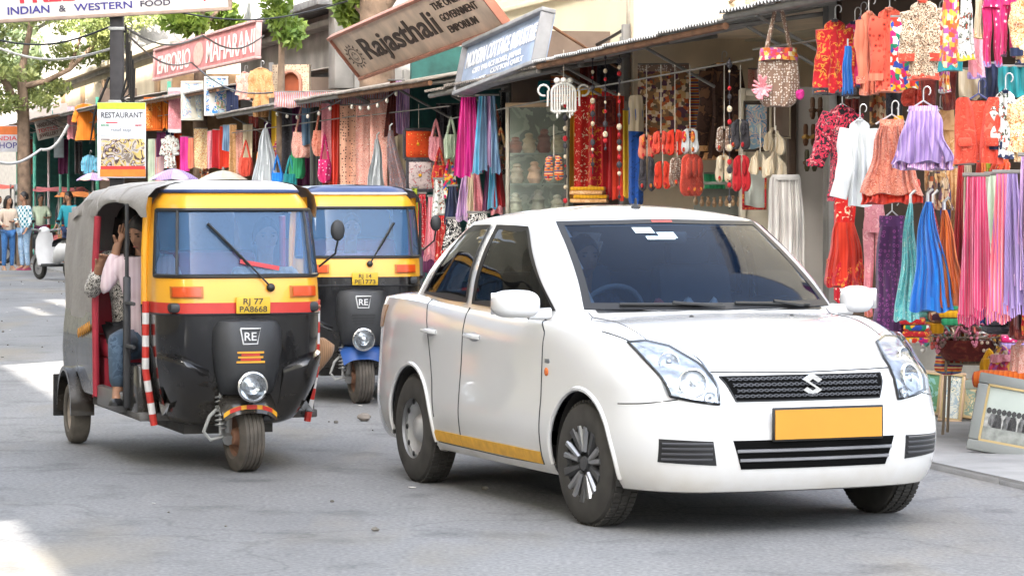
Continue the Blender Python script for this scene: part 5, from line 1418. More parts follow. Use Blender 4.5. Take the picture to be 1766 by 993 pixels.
def tubecloth(prof, D, folds=5, amp=.012, seed=0, n=40, rows=16, cx=None, skew=0.):
    """prof: list (z, half width) from the top down; a flattened, folded tube"""
    rg = random.Random(seed); ph = rg.uniform(0, 6.28); ph2 = rg.uniform(0, 6.28)
    zs = [p[0] for p in prof]; ws = [p[1] for p in prof]; cxs = cx or [0] * len(prof)
    t = np.linspace(0, 1, len(prof)); tq = np.linspace(0, 1, rows)
    Z = pchip(t, np.array(zs)[:, None], tq)[:, 0]; Wd = pchip(t, np.array(ws)[:, None], tq)[:, 0]; CXX = pchip(t, np.array(cxs)[:, None], tq)[:, 0]
    H = max(1e-6, zs[0] - zs[-1]); A = []; FO = [(rg.uniform(.35, .75), rg.uniform(.35, 1.25), rg.uniform(0, 6.28), rg.uniform(.3, 1.6), rg.uniform(.8, 2.5)) for _ in range(4)]
    for i in range(rows):
        k = (zs[0] - Z[i]) / H; row = []
        for j in range(n):
            a = 2 * pi * j / n; c, s_ = cos(a), sin(a)
            x = Wd[i] * (abs(c) ** .8) * (1 if c > 0 else -1)
            xx = pi * x / max(Wd[i], 1e-3)
            f = sum(amp * aa * (.2 + .8 * min(1, k * kk)) * sin(folds * ff * xx + pp + dd * sin(2.2 * k + pp)) for aa, ff, pp, dd, kk in FO) + amp * .35 * sin(9 * k + 2.1 * xx + ph)
            y = D / 2 * s_ * (.6 + .4 * k) + f
            row.append(Vector((CXX[i] + x + .25 * amp * sin(9 * k + ph), y, Z[i] + (amp * .4 * sin(folds * .9 * c + ph) * k ** 3))))
        A.append(row)
    mb = MB().grid(A, wrap=True)
    mb.add(A[0], [tuple(range(n))]); mb.add(A[-1], [tuple(range(n))])
    return mb
def sleeve(p0, p1, r0, r1, D=.06, seed=0):
    p0, p1 = Vector(p0), Vector(p1); mb = MB(); pts = []; rs = []
    for k in np.linspace(0, 1, 9):
        p = p0.lerp(p1, k); p.x += .01 * sin(7 * k + seed); p.y += .012 * sin(11 * k + seed); pts.append(p); rs.append(r0 + (r1 - r0) * k + .004 * sin(17 * k + seed))
    return mb.tube(pts, rs, 12, flat=.5, updir=(1, 0, 0))
def sheet_mb(w0, w1, h, folds, amp, seed=0, th=.012, nx=36, nz=14, hang=.0, fringe=0, sk=0.):
    rg = random.Random(seed); ph = rg.uniform(0, 6.28); A = []; B = []; FO = [(rg.uniform(.4, .9), rg.uniform(.35, 1.4), rg.uniform(0, 6.28), rg.uniform(.2, 1.2), rg.uniform(.8, 2.5)) for _ in range(4)]
    for k in np.linspace(0, 1, nz):
        wd = w0 + (w1 - w0) * k; ra = []; rb = []
        for j in np.linspace(-1, 1, nx):
            y = amp * sum(aa * (.3 + .7 * min(1, k * kk)) * sin(folds * ff * pi * j + pp + dd * sin(2.5 * k + pp)) for aa, ff, pp, dd, kk in FO) + amp * .3 * sin(7 * k + 2 * j + ph)
            p = Vector((wd / 2 * j + sk * k, y, -h * k - hang * (1 - j * j) * (1 if k == 0 else 0) - .012 * sin(folds * 2 * j + ph) * k ** 2)); ra.append(p); rb.append(p + Vector((0, th, 0)))
        A.append(ra); B.append(rb)
    mb = MB().grid(A).grid(B, flip=True)
    ring = lambda G: G[0] + [r[-1] for r in G[1:-1]] + G[-1][::-1] + [r[0] for r in G[-2:0:-1]]
    mb.grid([ring(A), ring(B)], wrap=True)
    return mb, A
def hanger(t, w_, zt=.0, c=WIRE):
    hk = [Vector((0, .01, zt)), Vector((0, .01, zt + .05))] + [Vector((.022 - .022 * cos(a) , .01, zt + .06 + .028 * sin(a))) for a in np.linspace(0, 1.35 * pi, 8)]
    MB().tube(hk, .004, 5).tube([(-w_ * .42, .01, zt - .06), (0, .01, zt + .002), (w_ * .42, .01, zt - .06)], .006, 5).build('hanger', c, t)
def cord(t, z0, z1, x=0., m=None, beads=0):
    mb = MB().tube([(x, 0, z0), (x, 0, z1)], .0045, 5)
    for k in range(beads): mb.ell((x, 0, z0 + (z1 - z0) * (k + .5) / beads), (.013, .013, .018), 7, 5)
    return mb.build('cord', m or CORD, t)
NAMES = {}
SEED = [11]
def good(kind, u0, v0, u1, v1, o, m, label, m2=None, rz=None, group=None, vtop=None, cat=None, name=None, **kw):
    SEED[0] += 1; sd = SEED[0]; rg = random.Random(sd)
    u = (u0 + u1) / 2; Y = YR(u, o) if kw.get('Y') is None else kw['Y']; q_ = pxm(Y)
    w_, h = (u1 - u0) / q_, (v1 - v0) / q_
    p = P3(u, v0, Y)
    if rz is None: rz = -.18 + rg.uniform(-.14, .14)
    w_ /= cos(rz)
    m = PT[m] if isinstance(m, str) else m; m2 = PT[m2] if isinstance(m2, str) else m2
    dn = {'kurta': ('tunic', 'tunic'), 'vest': ('waistcoat', 'waistcoat'), 'dress': ('dress', 'dress'), 'skirt': ('skirt', 'skirt'), 'panel': ('hanging_textile', 'textile'), 'scarf': ('scarf', 'scarf'),
          'trousers': ('trousers', 'trousers'), 'bag': ('cloth_bag', 'bag'), 'slippers': ('slipper_pair', 'slippers'), 'pouch': ('cloth_pouch', 'pouch'), 'cushion': ('cushion_cover', 'cushion'), 'bolster': ('cloth_roll', 'cloth roll'),
          'cone': ('draped_cloth', 'cloth'), 'frame': ('framed_picture', 'picture'), 'sandals': ('sandal_pair', 'sandals'), 'strand': ('bead_string', 'beads'), 'banner': ('wall_picture', 'picture'), 'cloth': ('folded_cloth', 'cloth'), 'sleeve': ('hanging_sleeve', 'garment')}[kind]
    t = thing(name or dn[0], label, cat or dn[1], p, rz, group)
    if kind == 'kurta':
        sp = kw.get('spread', .22); bw = w_ * .5 * kw.get('body', .56)
        tubecloth([(-.0, bw * .42), (-.03, bw * .86), (-.10 * h - .03, bw * .9), (-.45 * h, bw * .80), (-h * .75, bw * .92), (-h, bw * kw.get('flare', 1.05))], .10, 4, .014, sd).build('body', m, t)
        for sx in (-1, 1):
            e = Vector((sx * (w_ * .5 - .02), -.03, -h * kw.get('sl', .85)))
            sleeve((sx * bw * .72, 0, -.06), e, .075 * min(1, w_ / .3 + .2), .055 * min(1, w_ / .3 + .2), seed=sd).build('sleeve', m, t)
            if m2: MB().tube([e + Vector((0, 0, .035)), e - Vector((0, 0, .012))], .062 * min(1, w_ / .3 + .2), 12, flat=.55, updir=(1, 0, 0)).build('cuff', m2, t)
        if m2: tubecloth([(-h * .93, bw * 1.03), (-h * 1.0 - .004, bw * 1.07)], .125, 4, .014, sd, rows=4).build('hem', m2, t)
        MB().lathe([(bw * .34, .012), (bw * .30, .02), (bw * .26, .0)], 18, 'Z', (0, -.03, -.012)).build('collar', m2 or m, t)
        hanger(t, w_ * .5, .02)
    elif kind == 'vest':
        b2 = w_ / 2
        for sx in (-1, 1):
            tubecloth([(0, b2 * .20), (-.05 * h, b2 * .30), (-.3 * h, b2 * .40), (-.6 * h, b2 * .46), (-h, b2 * .5)], .05, 3, .012, sd + sx, 22, 12, cx=[sx * b2 * .62, sx * b2 * .66, sx * b2 * .58, sx * b2 * .53, sx * b2 * .55]).build('front_panel', m, t)
            MB().box((sx * b2 * .55, -.045, -h * .68), (b2 * .55, .02, .05), bev=.008).build('pocket_flap', m2 or m, t)
        tubecloth([(-.02, b2 * .55), (-.1 * h, b2 * .8), (-h * .95, b2 * .95)], .03, 3, .01, sd, 22, 8).xf(Matrix.Translation((0, .04, 0))).build('back_panel', m2 or m, t)
        hanger(t, w_ * .8, .02, mat('hanger_navy', (.05, .06, .18), .4))
    elif kind == 'dress':
        b2 = w_ / 2; wz = kw.get('waist', .38)
        tubecloth([(0, b2 * .34), (-.04 * h, b2 * .52), (-h * wz * .6, b2 * .52), (-h * wz, b2 * .46)], .10, 3, .008, sd, rows=10).build('bodice', m, t)
        mid = kw.get('tier', .72)
        tubecloth([(-h * wz + .01, b2 * .47), (-h * (wz + .1), b2 * .62), (-h * mid, b2 * .86), (-h, b2 * 1.0)], .22, 9, .022, sd + 1, n=64).build('skirt', kw.get('ms') and PT[kw['ms']] or m, t)
        if m2: tubecloth([(-h * mid, b2 * .88), (-h * (mid + 1) / 2, b2 * .95), (-h * 1.01, b2 * 1.04)], .25, 9, .026, sd + 1, n=64, rows=8).build('flounce', m2, t)
        for sx in (-1, 1): MB().tube([(sx * b2 * .30, 0, -.01), (sx * b2 * .22, 0, .06)], .01, 5).build('strap', m, t)
        hanger(t, w_ * .5, .06)
    elif kind == 'skirt':
        b2 = w_ / 2; tw = kw.get('top', .55)
        tubecloth([(0, b2 * tw), (-.10 * h, b2 * tw), ], .11, 3, .006, sd, rows=5).build('waistband', m2 or m, t)
        tubecloth([(-.09 * h, b2 * tw), (-.25 * h, b2 * (tw + .12)), (-.6 * h, b2 * (tw * .45 + .55) * .95), (-h, b2)], .24, kw.get('folds', 9), kw.get('amp', .026), sd, n=72).build('pleats', m, t)
        if kw.get('under'): tubecloth([(-.8 * h, b2 * .85), (-h * 1.12, b2 * .98)], .2, 10, .024, sd + 2, n=64, rows=6).build('under_flounce', PT[kw['under']], t)
        hanger(t, w_ * .6, .03)
    elif kind == 'panel':
        mb, A = sheet_mb(w_, w_ * kw.get('bot', 1.), h, kw.get('folds', 2.), kw.get('amp', .012), sd, sk=kw.get('sk', 0.)); mb.build('field', m, t)
        if m2:
            for (za, zb) in ((0, .06), (.93, 1.0)):
                r0 = [p + Vector((0, -.005, 0)) for p in A[int(za * 13)]]; r1 = [p + Vector((0, -.005, 0)) for p in A[int(round(zb * 13))]]
                if r0 is not r1 and za != zb and int(za * 13) != int(round(zb * 13)): MB().grid([r0, r1]).build('border', m2, t)
        MB().tube([(-w_ / 2, .006, .004), (w_ / 2, .006, .004)], .009, 6).build('rod', PIPE, t)
    elif kind == 'scarf':
        n = kw.get('n', 1)
        ks = kw.get('mats', [m])
        for i in range(n):
            fx = (i + .5) / n - .5; ww = w_ / n * 1.25; hh = h * (1 - .10 * ((i * 7) % 3) / 2)
            mb, A = sheet_mb(ww * .45, ww, hh, 2.5, .022, sd + i, sk=fx * w_ * .35)
            mb.xf(Matrix.Translation((fx * w_ * .55, -.02 * (i % 2), 0)))
            mm = PT[ks[i % len(ks)]] if isinstance(ks[i % len(ks)], str) else ks[i % len(ks)]
            so = mb.build('drape', mm, t)
            if kw.get('fringe', 1):
                fr = MB(); yo = -.02 * (i % 2)
                for p in A[-1][::3]: fr.tube([p + Vector((fx * w_ * .55, yo + .006, .01)), p + Vector((fx * w_ * .55 + .004, yo + .006, -.055))], .0045, 4)
                fo = fr.build('fringe', mm, so); fo['kind'] = 'stuff'
        MB().tube([(-w_ * .4, .01, .012), (w_ * .4, .01, .012)], .012, 6).build('rod', PIPE, t)
    elif kind == 'cone':
        tubecloth([(0, w_ * .07), (-.08 * h, w_ * .13), (-.4 * h, w_ * .28), (-h, w_ * .5)], .13, 7, .03, sd, n=60, cx=[0, 0, kw.get('sk', 0) * .4, kw.get('sk', 0)]).build('cloth', m, t)
        if m2: tubecloth([(-.95 * h, w_ * .485), (-h * 1.005, w_ * .505)], .145, 7, .031, sd, n=60, rows=4, cx=[kw.get('sk', 0) * .93, kw.get('sk', 0)]).build('border', m2, t)
        MB().tube([(0, 0, -.03), (0, 0, .05), (.03, 0, .08)], .01, 5).build('hook', WIRE, t)
    elif kind == 'trousers':
        b2 = w_ / 2
        tubecloth([(0, b2 * .8), (-.08 * h, b2 * .85), (-.25 * h, b2 * .95)], .10, 3, .01, sd, rows=6).build('seat', m, t)
        for sx in (-1, 1): tubecloth([(-.22 * h, b2 * .5), (-.6 * h, b2 * .40), (-h, b2 * .34)], .08, 3, .012, sd + sx, 26, 10, cx=[sx * b2 * .46, sx * b2 * .5, sx * b2 * .52]).build('leg', m, t)
        if m2:
            for sx in (-1, 1): tubecloth([(-.93 * h, b2 * .36), (-h * 1.002, b2 * .36)], .10, 3, .012, sd + sx, 26, 3, cx=[sx * b2 * .515, sx * b2 * .52]).build('cuff', m2, t)
        hanger(t, w_ * .7, .02)
    elif kind == 'sleeve':
        tubecloth([(0, w_ * .28), (-.3 * h, w_ * .36), (-h, w_ * .48)], .09, 3, .012, sd, 28, 12, cx=[0, kw.get('sk', 0) * .3, kw.get('sk', 0)]).build('cloth', m, t)
        if m2: tubecloth([(-.88 * h, w_ * .475), (-h * 1.005, w_ * .50)], .105, 3, .012, sd, 28, 3, cx=[kw.get('sk', 0) * .88, kw.get('sk', 0)]).build('cuff', m2, t)
        MB().tube([(0, 0, -.02), (0, 0, .05)], .006, 5).build('hook', WIRE, t)
    elif kind == 'bag':
        tubecloth([(0, w_ * .42), (-.15 * h, w_ * .46), (-.55 * h, w_ * .5), (-.9 * h, w_ * .44), (-h, w_ * .3)], .16, 4, .012, sd, n=44).build('pouch', m, t)
        if m2: tubecloth([(.004, w_ * .43), (-.2 * h, w_ * .475)], .17, 4, .012, sd, rows=4, n=44).build('top_band', m2, t)
        zt = (v0 - (vtop if vtop is not None else v0 - 20)) / q_
        MB().tube([(-w_ * .3, 0, -.02), (-w_ * .06, 0, zt * .8), (0, 0, zt), (w_ * .06, 0, zt * .8), (w_ * .3, 0, -.02)], .016, 6).build('strap', m, t)
        if kw.get('tassel'):
            tl = MB()
            for k in range(40):
                a, b_ = rg.uniform(0, 2 * pi), rg.uniform(-1, 1); r_ = .075
                tl.tube([(-w_ * .33, -.11, -h * .68), (-w_ * .33 + r_ * cos(a) * sqrt(1 - b_ * b_), -.12 - .04 * abs(b_), -h * .68 + r_ * 1.2 * b_)], .008, 4)
            tl.build('pompom', PT['pink'], t)
            MB().ell((w_ * .52, -.02, -h * .8), (.035, .035, .035), 10, 8, jit=.2).build('pompom', PT['hot_pink'], t)
    elif kind in ('slippers', 'pouch'):
        zt = (v0 - (vtop if vtop is not None else v0 - 60)) / q_
        cord(t, -.02, zt, 0, CORD)
        n = kw.get('n', 2)
        for i in range(n):
            sx = (i - (n - 1) / 2) * 2 / max(1, n - 1) if n > 1 else 0
            x = sx * w_ * .24
            if kind == 'slippers':
                sole = [(0, w_ * .08), (-.12 * h, w_ * .17), (-.4 * h, w_ * .20), (-.75 * h, w_ * .24), (-.93 * h, w_ * .18), (-h, w_ * .03)]
                so = tubecloth(sole, .045, 1, .003, sd + i, 24, 14, cx=[x * .5, x, x, x * 1.1, x * 1.05, x]).build('slipper', m, t)
                MB().ell((x, -.028, -h * .32), (w_ * .12, .014, h * .24), 12, 8).build('insole', m2 or m, so)
                MB().ell((x * 1.05, -.03, -h * .84), (.012, .014, .02), 8, 5).build('pompom', m2 or PT['red_gold'], so)
            else:
                zz = -(.0 if i % 2 == 0 else .12 * h)
                tubecloth([(zz, w_ * .05), (zz - .12 * h, w_ * .07), (zz - .3 * h, w_ * .15), (zz - .7 * h, w_ * .22), (zz - .85 * h, w_ * .13)], .09, 3, .01, sd + i, 24, 12, cx=[x * .4, x * .6, x, x * 1.1, x]).build('pouch', m, t)
    elif kind == 'cushion':
        mb = MB()
        n = 9; A = [[Vector((w_ / 2 * a, -.05 * (1 - a ** 4) * (1 - b_ ** 4), -h / 2 - h / 2 * b_)) for a in np.linspace(-1, 1, n)] for b_ in np.linspace(-1, 1, n)]
        B = [[Vector((p.x, -p.y + .01, p.z)) for p in r] for r in A]
        mb.grid(A).grid(B, flip=True); mb.build('cover', m, t)
        e = MB()
        for a, b_ in (((-w_ / 2, 0, 0), (w_ / 2, 0, 0)), ((w_ / 2, 0, 0), (w_ / 2, 0, -h)), ((w_ / 2, 0, -h), (-w_ / 2, 0, -h)), ((-w_ / 2, 0, -h), (-w_ / 2, 0, 0))): e.tube([a, b_], .022, 6)
        e.build('border', m2 or PT['charcoal'], t)
        MB().ell((0, -.06, -h / 2), (.02, .012, .02), 8, 5).build('button', PT['mustard'], t)
        cord(t, 0, (v0 - (vtop or v0 - 40)) / q_, 0)
    elif kind == 'bolster':
        tubecloth([(0, w_ * .34), (-.03 * h, w_ * .46), (-.5 * h, w_ * .5), (-.97 * h, w_ * .48), (-h, w_ * .4)], w_ * .8, 2, .008, sd, 32, 14).build('roll', m, t)
        if m2: tubecloth([(.003, w_ * .35), (-.03 * h, w_ * .475), (-.33 * h, w_ * .51)], w_ * .83, 2, .008, sd, 32, 6).build('wrapped_end', m2, t)
    elif kind in ('frame', 'banner'):
        mb, A = sheet_mb(w_ * .82, w_ * .82, h * (.84 if kind == 'frame' else .9), 1, .002 if kind == 'frame' else .010, sd); mb.xf(Matrix.Translation((0, -.012, -h * (.08 if kind == 'frame' else .05)))).build('picture', m, t)
        f = MB(); b_ = w_ * .09
        fm = m2 or mat('gilt_frame', (.42, .30, .16), .5, .2)
        MB().box((0, .012, -h / 2), (w_, .02, h)).build('backing', fm, t)
        for c, d in (((0, -.012, -b_ / 2), (w_, .04, b_)), ((0, -.012, -h + b_ / 2), (w_, .04, b_)), ((-w_ / 2 + b_ / 2, -.012, -h / 2), (b_, .036, h - 2 * b_)), ((w_ / 2 - b_ / 2, -.012, -h / 2), (b_, .036, h - 2 * b_))):
            MB().box(c, d, bev=.008).build('frame_side', fm, t)
    elif kind == 'sandals':
        for sx in (-1, 1):
            x = sx * w_ * .25
            so = tubecloth([(0, w_ * .10), (-.15 * h, w_ * .16), (-.55 * h, w_ * .15), (-.8 * h, w_ * .19), (-h, w_ * .10)], .04, 1, .002, sd, 20, 12, cx=[x] * 5).build('sole', m, t)
            MB().tube([(x - w_ * .17, -.03, -h * .62), (x, -.055, -h * .55), (x + w_ * .17, -.03, -h * .62)], .018, 6).build('strap', m2 or m, so)
    elif kind == 'strand':
        mb = MB().tube([(0, 0, 0), (0, 0, -h)], .004, 4)
        k = 0; z = -.05
        while z > -h:
            s_ = rg.uniform(.010, .026); mb.ell((0, 0, z), (s_, s_, s_ * 1.2), 7, 5, mi=k % 3); z -= rg.uniform(.05, .13); k += 1
        mb.build('beads', [m, PT['oatmeal'], PT['red_plain']], t)
    elif kind == 'cloth':
        for i in range(kw.get('n', 3)):
            hh = h / kw.get('n', 3); MB().box((rg.uniform(-.02, .02), 0, -h + hh * (i + .5)), (w_ * rg.uniform(.9, 1), .3, hh * .94), rg.uniform(-.06, .06), bev=hh * .3).build('fold', [m, m2 or m][i % 2], t)
    return t
G = good
# ---- right hand shop : top row of garments
G('kurta', 1412, 36, 1468, 163, .75, 'red_gold', 'red kurta jacket with gold flowers, leftmost in the top row', 'charcoal', spread=.1, body=.72, sl=.98)
G('kurta', 1448, 40, 1500, 150, .62, 'pink_floral', 'pink jacket with a dark yoke beside the leftmost red kurta', 'navy', body=.9, sl=.8)
G('sleeve', 1452, 80, 1472, 165, .82, 'blue', 'plain bright blue sleeve hanging in front of the pink jacket', 'navy')
G('kurta', 1481, 22, 1516, 163, .85, 'peach', 'plain peach shirt between pink jacket and coral printed jacket', 'peach_print', body=.9)
G('kurta', 1508, 16, 1560, 158, .8, 'coral_print', 'coral jacket with dark rings in the middle of the top row', 'peach', body=.85)
G('panel', 1536, 30, 1584, 155, .9, 'patchwork', 'bright patchwork strip of pink, yellow and green squares', folds=1.5)
G('kurta', 1562, 3, 1622, 136, .95, 'cream_black', 'cream jacket with dense black vine print in the top row', 'coral', body=.85, sl=.75)
G('trousers', 1586, 90, 1652, 190, .45, 'darkred', 'dark maroon trousers hanging behind the cream jacket')
G('sleeve', 1618, 112, 1640, 160, .7, 'patchwork_warm', 'small patchwork cuff below the teal tipped sleeve', 'white')
G('sleeve', 1618, -12, 1660, 122, .95, 'patchwork_warm', 'flared red and yellow sleeve with a teal tip', 'teal')
G('sleeve', 1650, -2, 1682, 104, 1.0, 'white_emb', 'white sleeve with yellow and violet print near the top right', 'yellow')
G('sleeve', 1668, 50, 1700, 135, .9, 'pink', 'short pink sleeve below the cream cuff', 'lilac')
G('sleeve', 1679, -10, 1699, 66, 1.05, 'oatmeal', 'narrow oatmeal sleeve ending above the pink sleeve', 'cream_print')
G('trousers', 1694, -20, 1730, 115, 1.0, 'pink_floral', 'pink trouser with white flowers and purple hem, longer one', 'lilac')
G('trousers', 1724, -20, 1754, 97, 1.05, 'pink_floral', 'pink trouser with white flowers and purple hem, shorter one at right', 'plum')
G('kurta', 1750, -10, 1800, 112, 1.0, 'cream_print', 'cream floral tunic cut by the upper right picture edge', 'navy', body=.9)
# ---- right hand shop : middle row
G('kurta', 1404, 184, 1500, 345, .8, 'black_floral', 'black dress top with red roses and spread sleeves', 'black_floral', body=.5, sl=.62)
G('kurta', 1444, 208, 1522, 356, .95, 'white', 'plain white long sleeved top on a wire hanger', body=.5, sl=.9)
G('skirt', 1484, 206, 1592, 335, 1.0, 'peach_print', 'peach gathered sun dress with brown print', under='orange_red', top=.38)
G('skirt', 1540, 183, 1644, 280, 1.15, 'lilac', 'short lilac pleated skirt with a frilled hem', 'lilac_stripe', under='lilac_stripe', top=.46)
G('sleeve', 1536, 200, 1562, 255, .95, 'mustard', 'mustard strip peeking out left of the lilac skirt')
G('vest', 1647, 168, 1728, 282, 1.0, 'coral', 'coral red waistcoat with pocket flaps on a navy hanger')
G('kurta', 1712, 158, 1756, 272, .85, 'white_emb', 'white tunic with embroidered sprigs right of the coral waistcoat', 'navy', body=.85)
G('kurta', 1748, 165, 1800, 280, .95, 'cream_print', 'yellow leaf print tunic at right edge below the cream floral one', body=.9)
G('trousers', 1592, 190, 1650, 330, .3, 'tan', 'tan trousers in shade behind the lilac skirt')
# ---- lower row
G('dress', 1423, 340, 1492, 492, .8, 'scarlet', 'scarlet lehenga dress with white embroidery and green hem patch', 'red_gold', ms='orange_red', waist=.30, tier=.70)
G('trousers', 1488, 352, 1528, 545, .7, 'pink', 'plain pale pink trousers right of the scarlet dress', 'peach')
G('skirt', 1504, 372, 1572, 572, .85, 'purple_print', 'long purple patchwork skirt with elephant motifs', top=.62, folds=6, amp=.016)
G('cone', 1548, 350, 1592, 552, .95, 'aqua', 'pale aqua dupatta gathered beside the bright blue one', sk=-.02)
G('cone', 1562, 348, 1638, 536, 1.05, 'blue', 'bright blue flared cloth hanging from a hook', sk=.03)
G('cone', 1592, 350, 1626, 470, .9, 'bandhani', 'red dotted dupatta between the blue and orange cloths')
G('cone', 1600, 362, 1656, 528, .95, 'rust_orange', 'rust orange pleated cloth beside the bright blue one', sk=.05)
G('panel', 1622, 330, 1650, 440, .3, 'royal', 'blue printed cloth in shade behind the orange one')
G('scarf', 1644, 285, 1684, 480, .7, 'red_plain', 'plain crimson scarf below the coral waistcoat', n=2, mats=['red_plain', 'oatmeal'])
G('scarf', 1676, 280, 1716, 350, .6, 'orange', 'short orange and scarlet folded scarves above the striped shawls', n=3, mats=['orange_red', 'orange', 'lime'], fringe=0)
G('scarf', 1655, 305, 1712, 545, 1.05, 'pink_stripe', 'crimson and pink striped shawl with fringe', n=2, mats=['pink_stripe', 'pink_stripe'])
G('scarf', 1694, 303, 1726, 420, .95, 'palegreen', 'cream scarf showing behind the striped shawl', n=1)
G('scarf', 1706, 300, 1768, 540, 1.1, 'salmon_shawl', 'salmon and violet shawl with blue tipped fringe', n=2, mats=['salmon_shawl', 'lilac'])
G('scarf', 1752, 270, 1796, 480, 1.0, 'lilac_stripe', 'lilac striped shawl cut by the right picture edge', n=2, mats=['lilac_stripe', 'magenta'])
G('scarf', 1744, 420, 1790, 565, .8, 'red_gold', 'dark red figured shawl below the lilac shawl at right', n=2, mats=['darkred', 'red_gold'])
G('scarf', 1660, 440, 1690, 510, .85, 'oatmeal', 'fringed oatmeal scarf end below the crimson scarf')
for k, (a, b_, c, d) in enumerate(((1570, 520, 1600, 566), (1596, 515, 1630, 575), (1622, 520, 1656, 560))):
    G('cloth', a, b_, c, d, .55, ['turq_fold', 'mustard', 'green'][k], ['turquoise folded cloth beneath the blue flared cloth', 'mustard crumpled cloth beneath the rust orange cloth', 'green and gold folded cloth beside the jewellery basket'][k], ['aqua', 'tribal', 'mustard'][k])
# pale partition between the two right hand shops, with sandals
t, w_, h_ = rect_item('partition_wall', 'pale plastered partition with pairs of sandals hung on it', 'wall', 1372, 150, 1436, 560, -.28, None, rz=0)
MB().box((0, .06, h_ / 2), (w_, .10, h_), bev=.01).build('plaster', PALEWALL, t); MB().box((-w_ / 2 - .03, .02, h_ / 2), (.06, .14, h_), bev=.008).build('jamb', mat('dark_wood_jamb', (.10, .06, .04), .6, var=.3), t)
# far wall of this shop : sandals
LEA = mat('brown_leather', (.13, .055, .025), .5, var=.3); LEB = mat('olive_leather', (.09, .08, .04), .5, var=.3)
for k, (u, v, lb, m_, m2_) in enumerate(((1408, 168, 'dark brown sandals at top of the pale wall', LEA, LEA), (1396, 214, 'brown and gold sandals in middle of the wall, left pair', LEA, mat('gold_strap', (.40, .22, .05), .4, .3)), (1420, 212, 'plain brown sandals in middle of the wall, right pair', LEA, LEA), (1398, 258, 'olive green sandals lowest on the pale wall', LEB, LEA))):
    G('sandals', u - 13, v, u + 13, v + 38, -.15, m_, lb, m2_, rz=-.05)
# ---- handicraft shop
G('bag', 1307, 84, 1378, 184, .75, 'mirrorwork', 'large mirror work shoulder bag with pink tassel and long strap', 'patchwork_warm', vtop=-5, tassel=True)
G('kurta', 1206, 110, 1284, 275, -.15, 'brown_dress', 'long dark brown dress hanging inside the handicraft shop', 'tan', body=.8, sl=.9, flare=1.3)
G('panel', 1100, 112, 1188, 262, .0, 'tribal', 'brown and orange mirror embroidered wall hanging', 'mirrorwork', rz=-.1, folds=1.2)
G('panel', 1180, 130, 1216, 250, -.5, 'kantha', 'orange striped blind behind the embroidered hanging')
G('bolster', 1084, 165, 1110, 352, .25, 'royal', 'tall blue cloth roll with a cream wrapped top', 'oatmeal')
G('frame', 1282, 174, 1326, 262, .1, 'thangka', 'picture of a white mosque arch in a dark frame', mat('dark_wood_frame', (.06, .04, .025), .5, var=.2), rz=-.05)
G('frame', 1328, 160, 1364, 240, .0, mat('mirror_brown', (.16, .11, .08), .15, .2), 'arched wooden mirror frame right of the mosque picture', mat('pale_wood', (.46, .38, .27), .7, var=.15), rz=-.05)
G('frame', 1280, 288, 1322, 362, .1, mat('mirror_pale', (.45, .47, .42), .15, .3), 'mirror in a red carved frame beneath the white pouches', 'red_gold', rz=-.05)
SL = [(1115, 232, 275, 'peach', 'peach slippers on the leftmost cord'), (1140, 226, 266, 'coral', 'coral slippers on the second cord from left'), (1164, 224, 268, 'orange_red', 'orange red slippers on the third cord'), (1190, 222, 265, 'white', 'white slippers on the cord left of the brown dress'),
      (1249, 218, 262, 'mirrorwork', 'beaded grey brown slippers in front of the brown dress'), (1277, 206, 258, 'charcoal', 'dark grey slippers on a cord beside the mosque picture'),
      (1116, 270, 330, 'charcoal', 'black slippers hanging lowest at the left cords'), (1143, 278, 326, 'orange_red', 'single row of vermilion slippers below the coral ones'), (1168, 272, 322, 'mirrorwork', 'silvery slippers under the orange red ones'), (1193, 266, 338, 'coral', 'big bunch of pink slippers under the white pair'),
      (1248, 268, 315, 'oatmeal', 'tan slippers under the beaded pair'), (1279, 268, 330, 'red_plain', 'red and brown slippers under the dark grey pair')]
for u, a, b_, m_, lb in SL:
    ww = 30 if u != 1193 else 44
    G('slippers', u - ww / 2, a, u + ww / 2, b_, .5, m_, lb, rz=rnd.uniform(-1.2, 1.0), m2=PT['red_gold'] if m_ in ('peach', 'white') else None, vtop=(112 if a < 262 else a - 28), n=2 if ww < 40 else 3)
for u, a, b_, lb in ((1336, 220, 268, 'white cloth pouches on a cord below the mirror work bag'), (1311, 260, 308, 'cream cloth pouches left of the lower pair'), (1338, 262, 310, 'cream cloth pouches above the draped table')):
    G('pouch', u - 20, a, u + 20, b_, .45, 'oatmeal', lb, vtop=a - 45, n=2)
for u, v0, v1, lb in ((1068, 95, 352, 'long bead string left of the blue cloth roll'), (1258, 100, 360, 'thin bead string beside the brown dress'), (975, 150, 352, 'bead string in front of the red textiles'), (1022, 92, 300, 'short bead string over the red textiles'), (1044, 90, 260, 'bead string near the maroon textile')):
    G('strand', u - 8, v0, u + 8, v1, .7, 'charcoal', lb)
# draped round table
t, w_, h_ = rect_item('draped_table', 'round table under a pleated grey white cloth by the pale wall', 'table', 1322, 306, 1388, 440, .5, None, rz=0)
MB().lathe([(.001, h_ + .02), (w_ * .36, h_ + .02), (w_ * .38, h_), (w_ * .36, h_ - .02)], 28, 'Z').build('table_top', mat('pale_table', (.5, .48, .45), .7), t)
tubecloth([(h_, w_ * .40), (h_ * .5, w_ * .46), (-.2, w_ * .52)], w_ * .9, 9, .022, 5, 72).build('tablecloth', pat('cloth_greydrape', ['#c9c4bd', '#b5aea8', '#d9d5cf'], 'stripes', 6), t)
MB().lathe([(.05, -.7), (.05, h_)], 12, 'Z').build('leg', DARKMETAL, t)
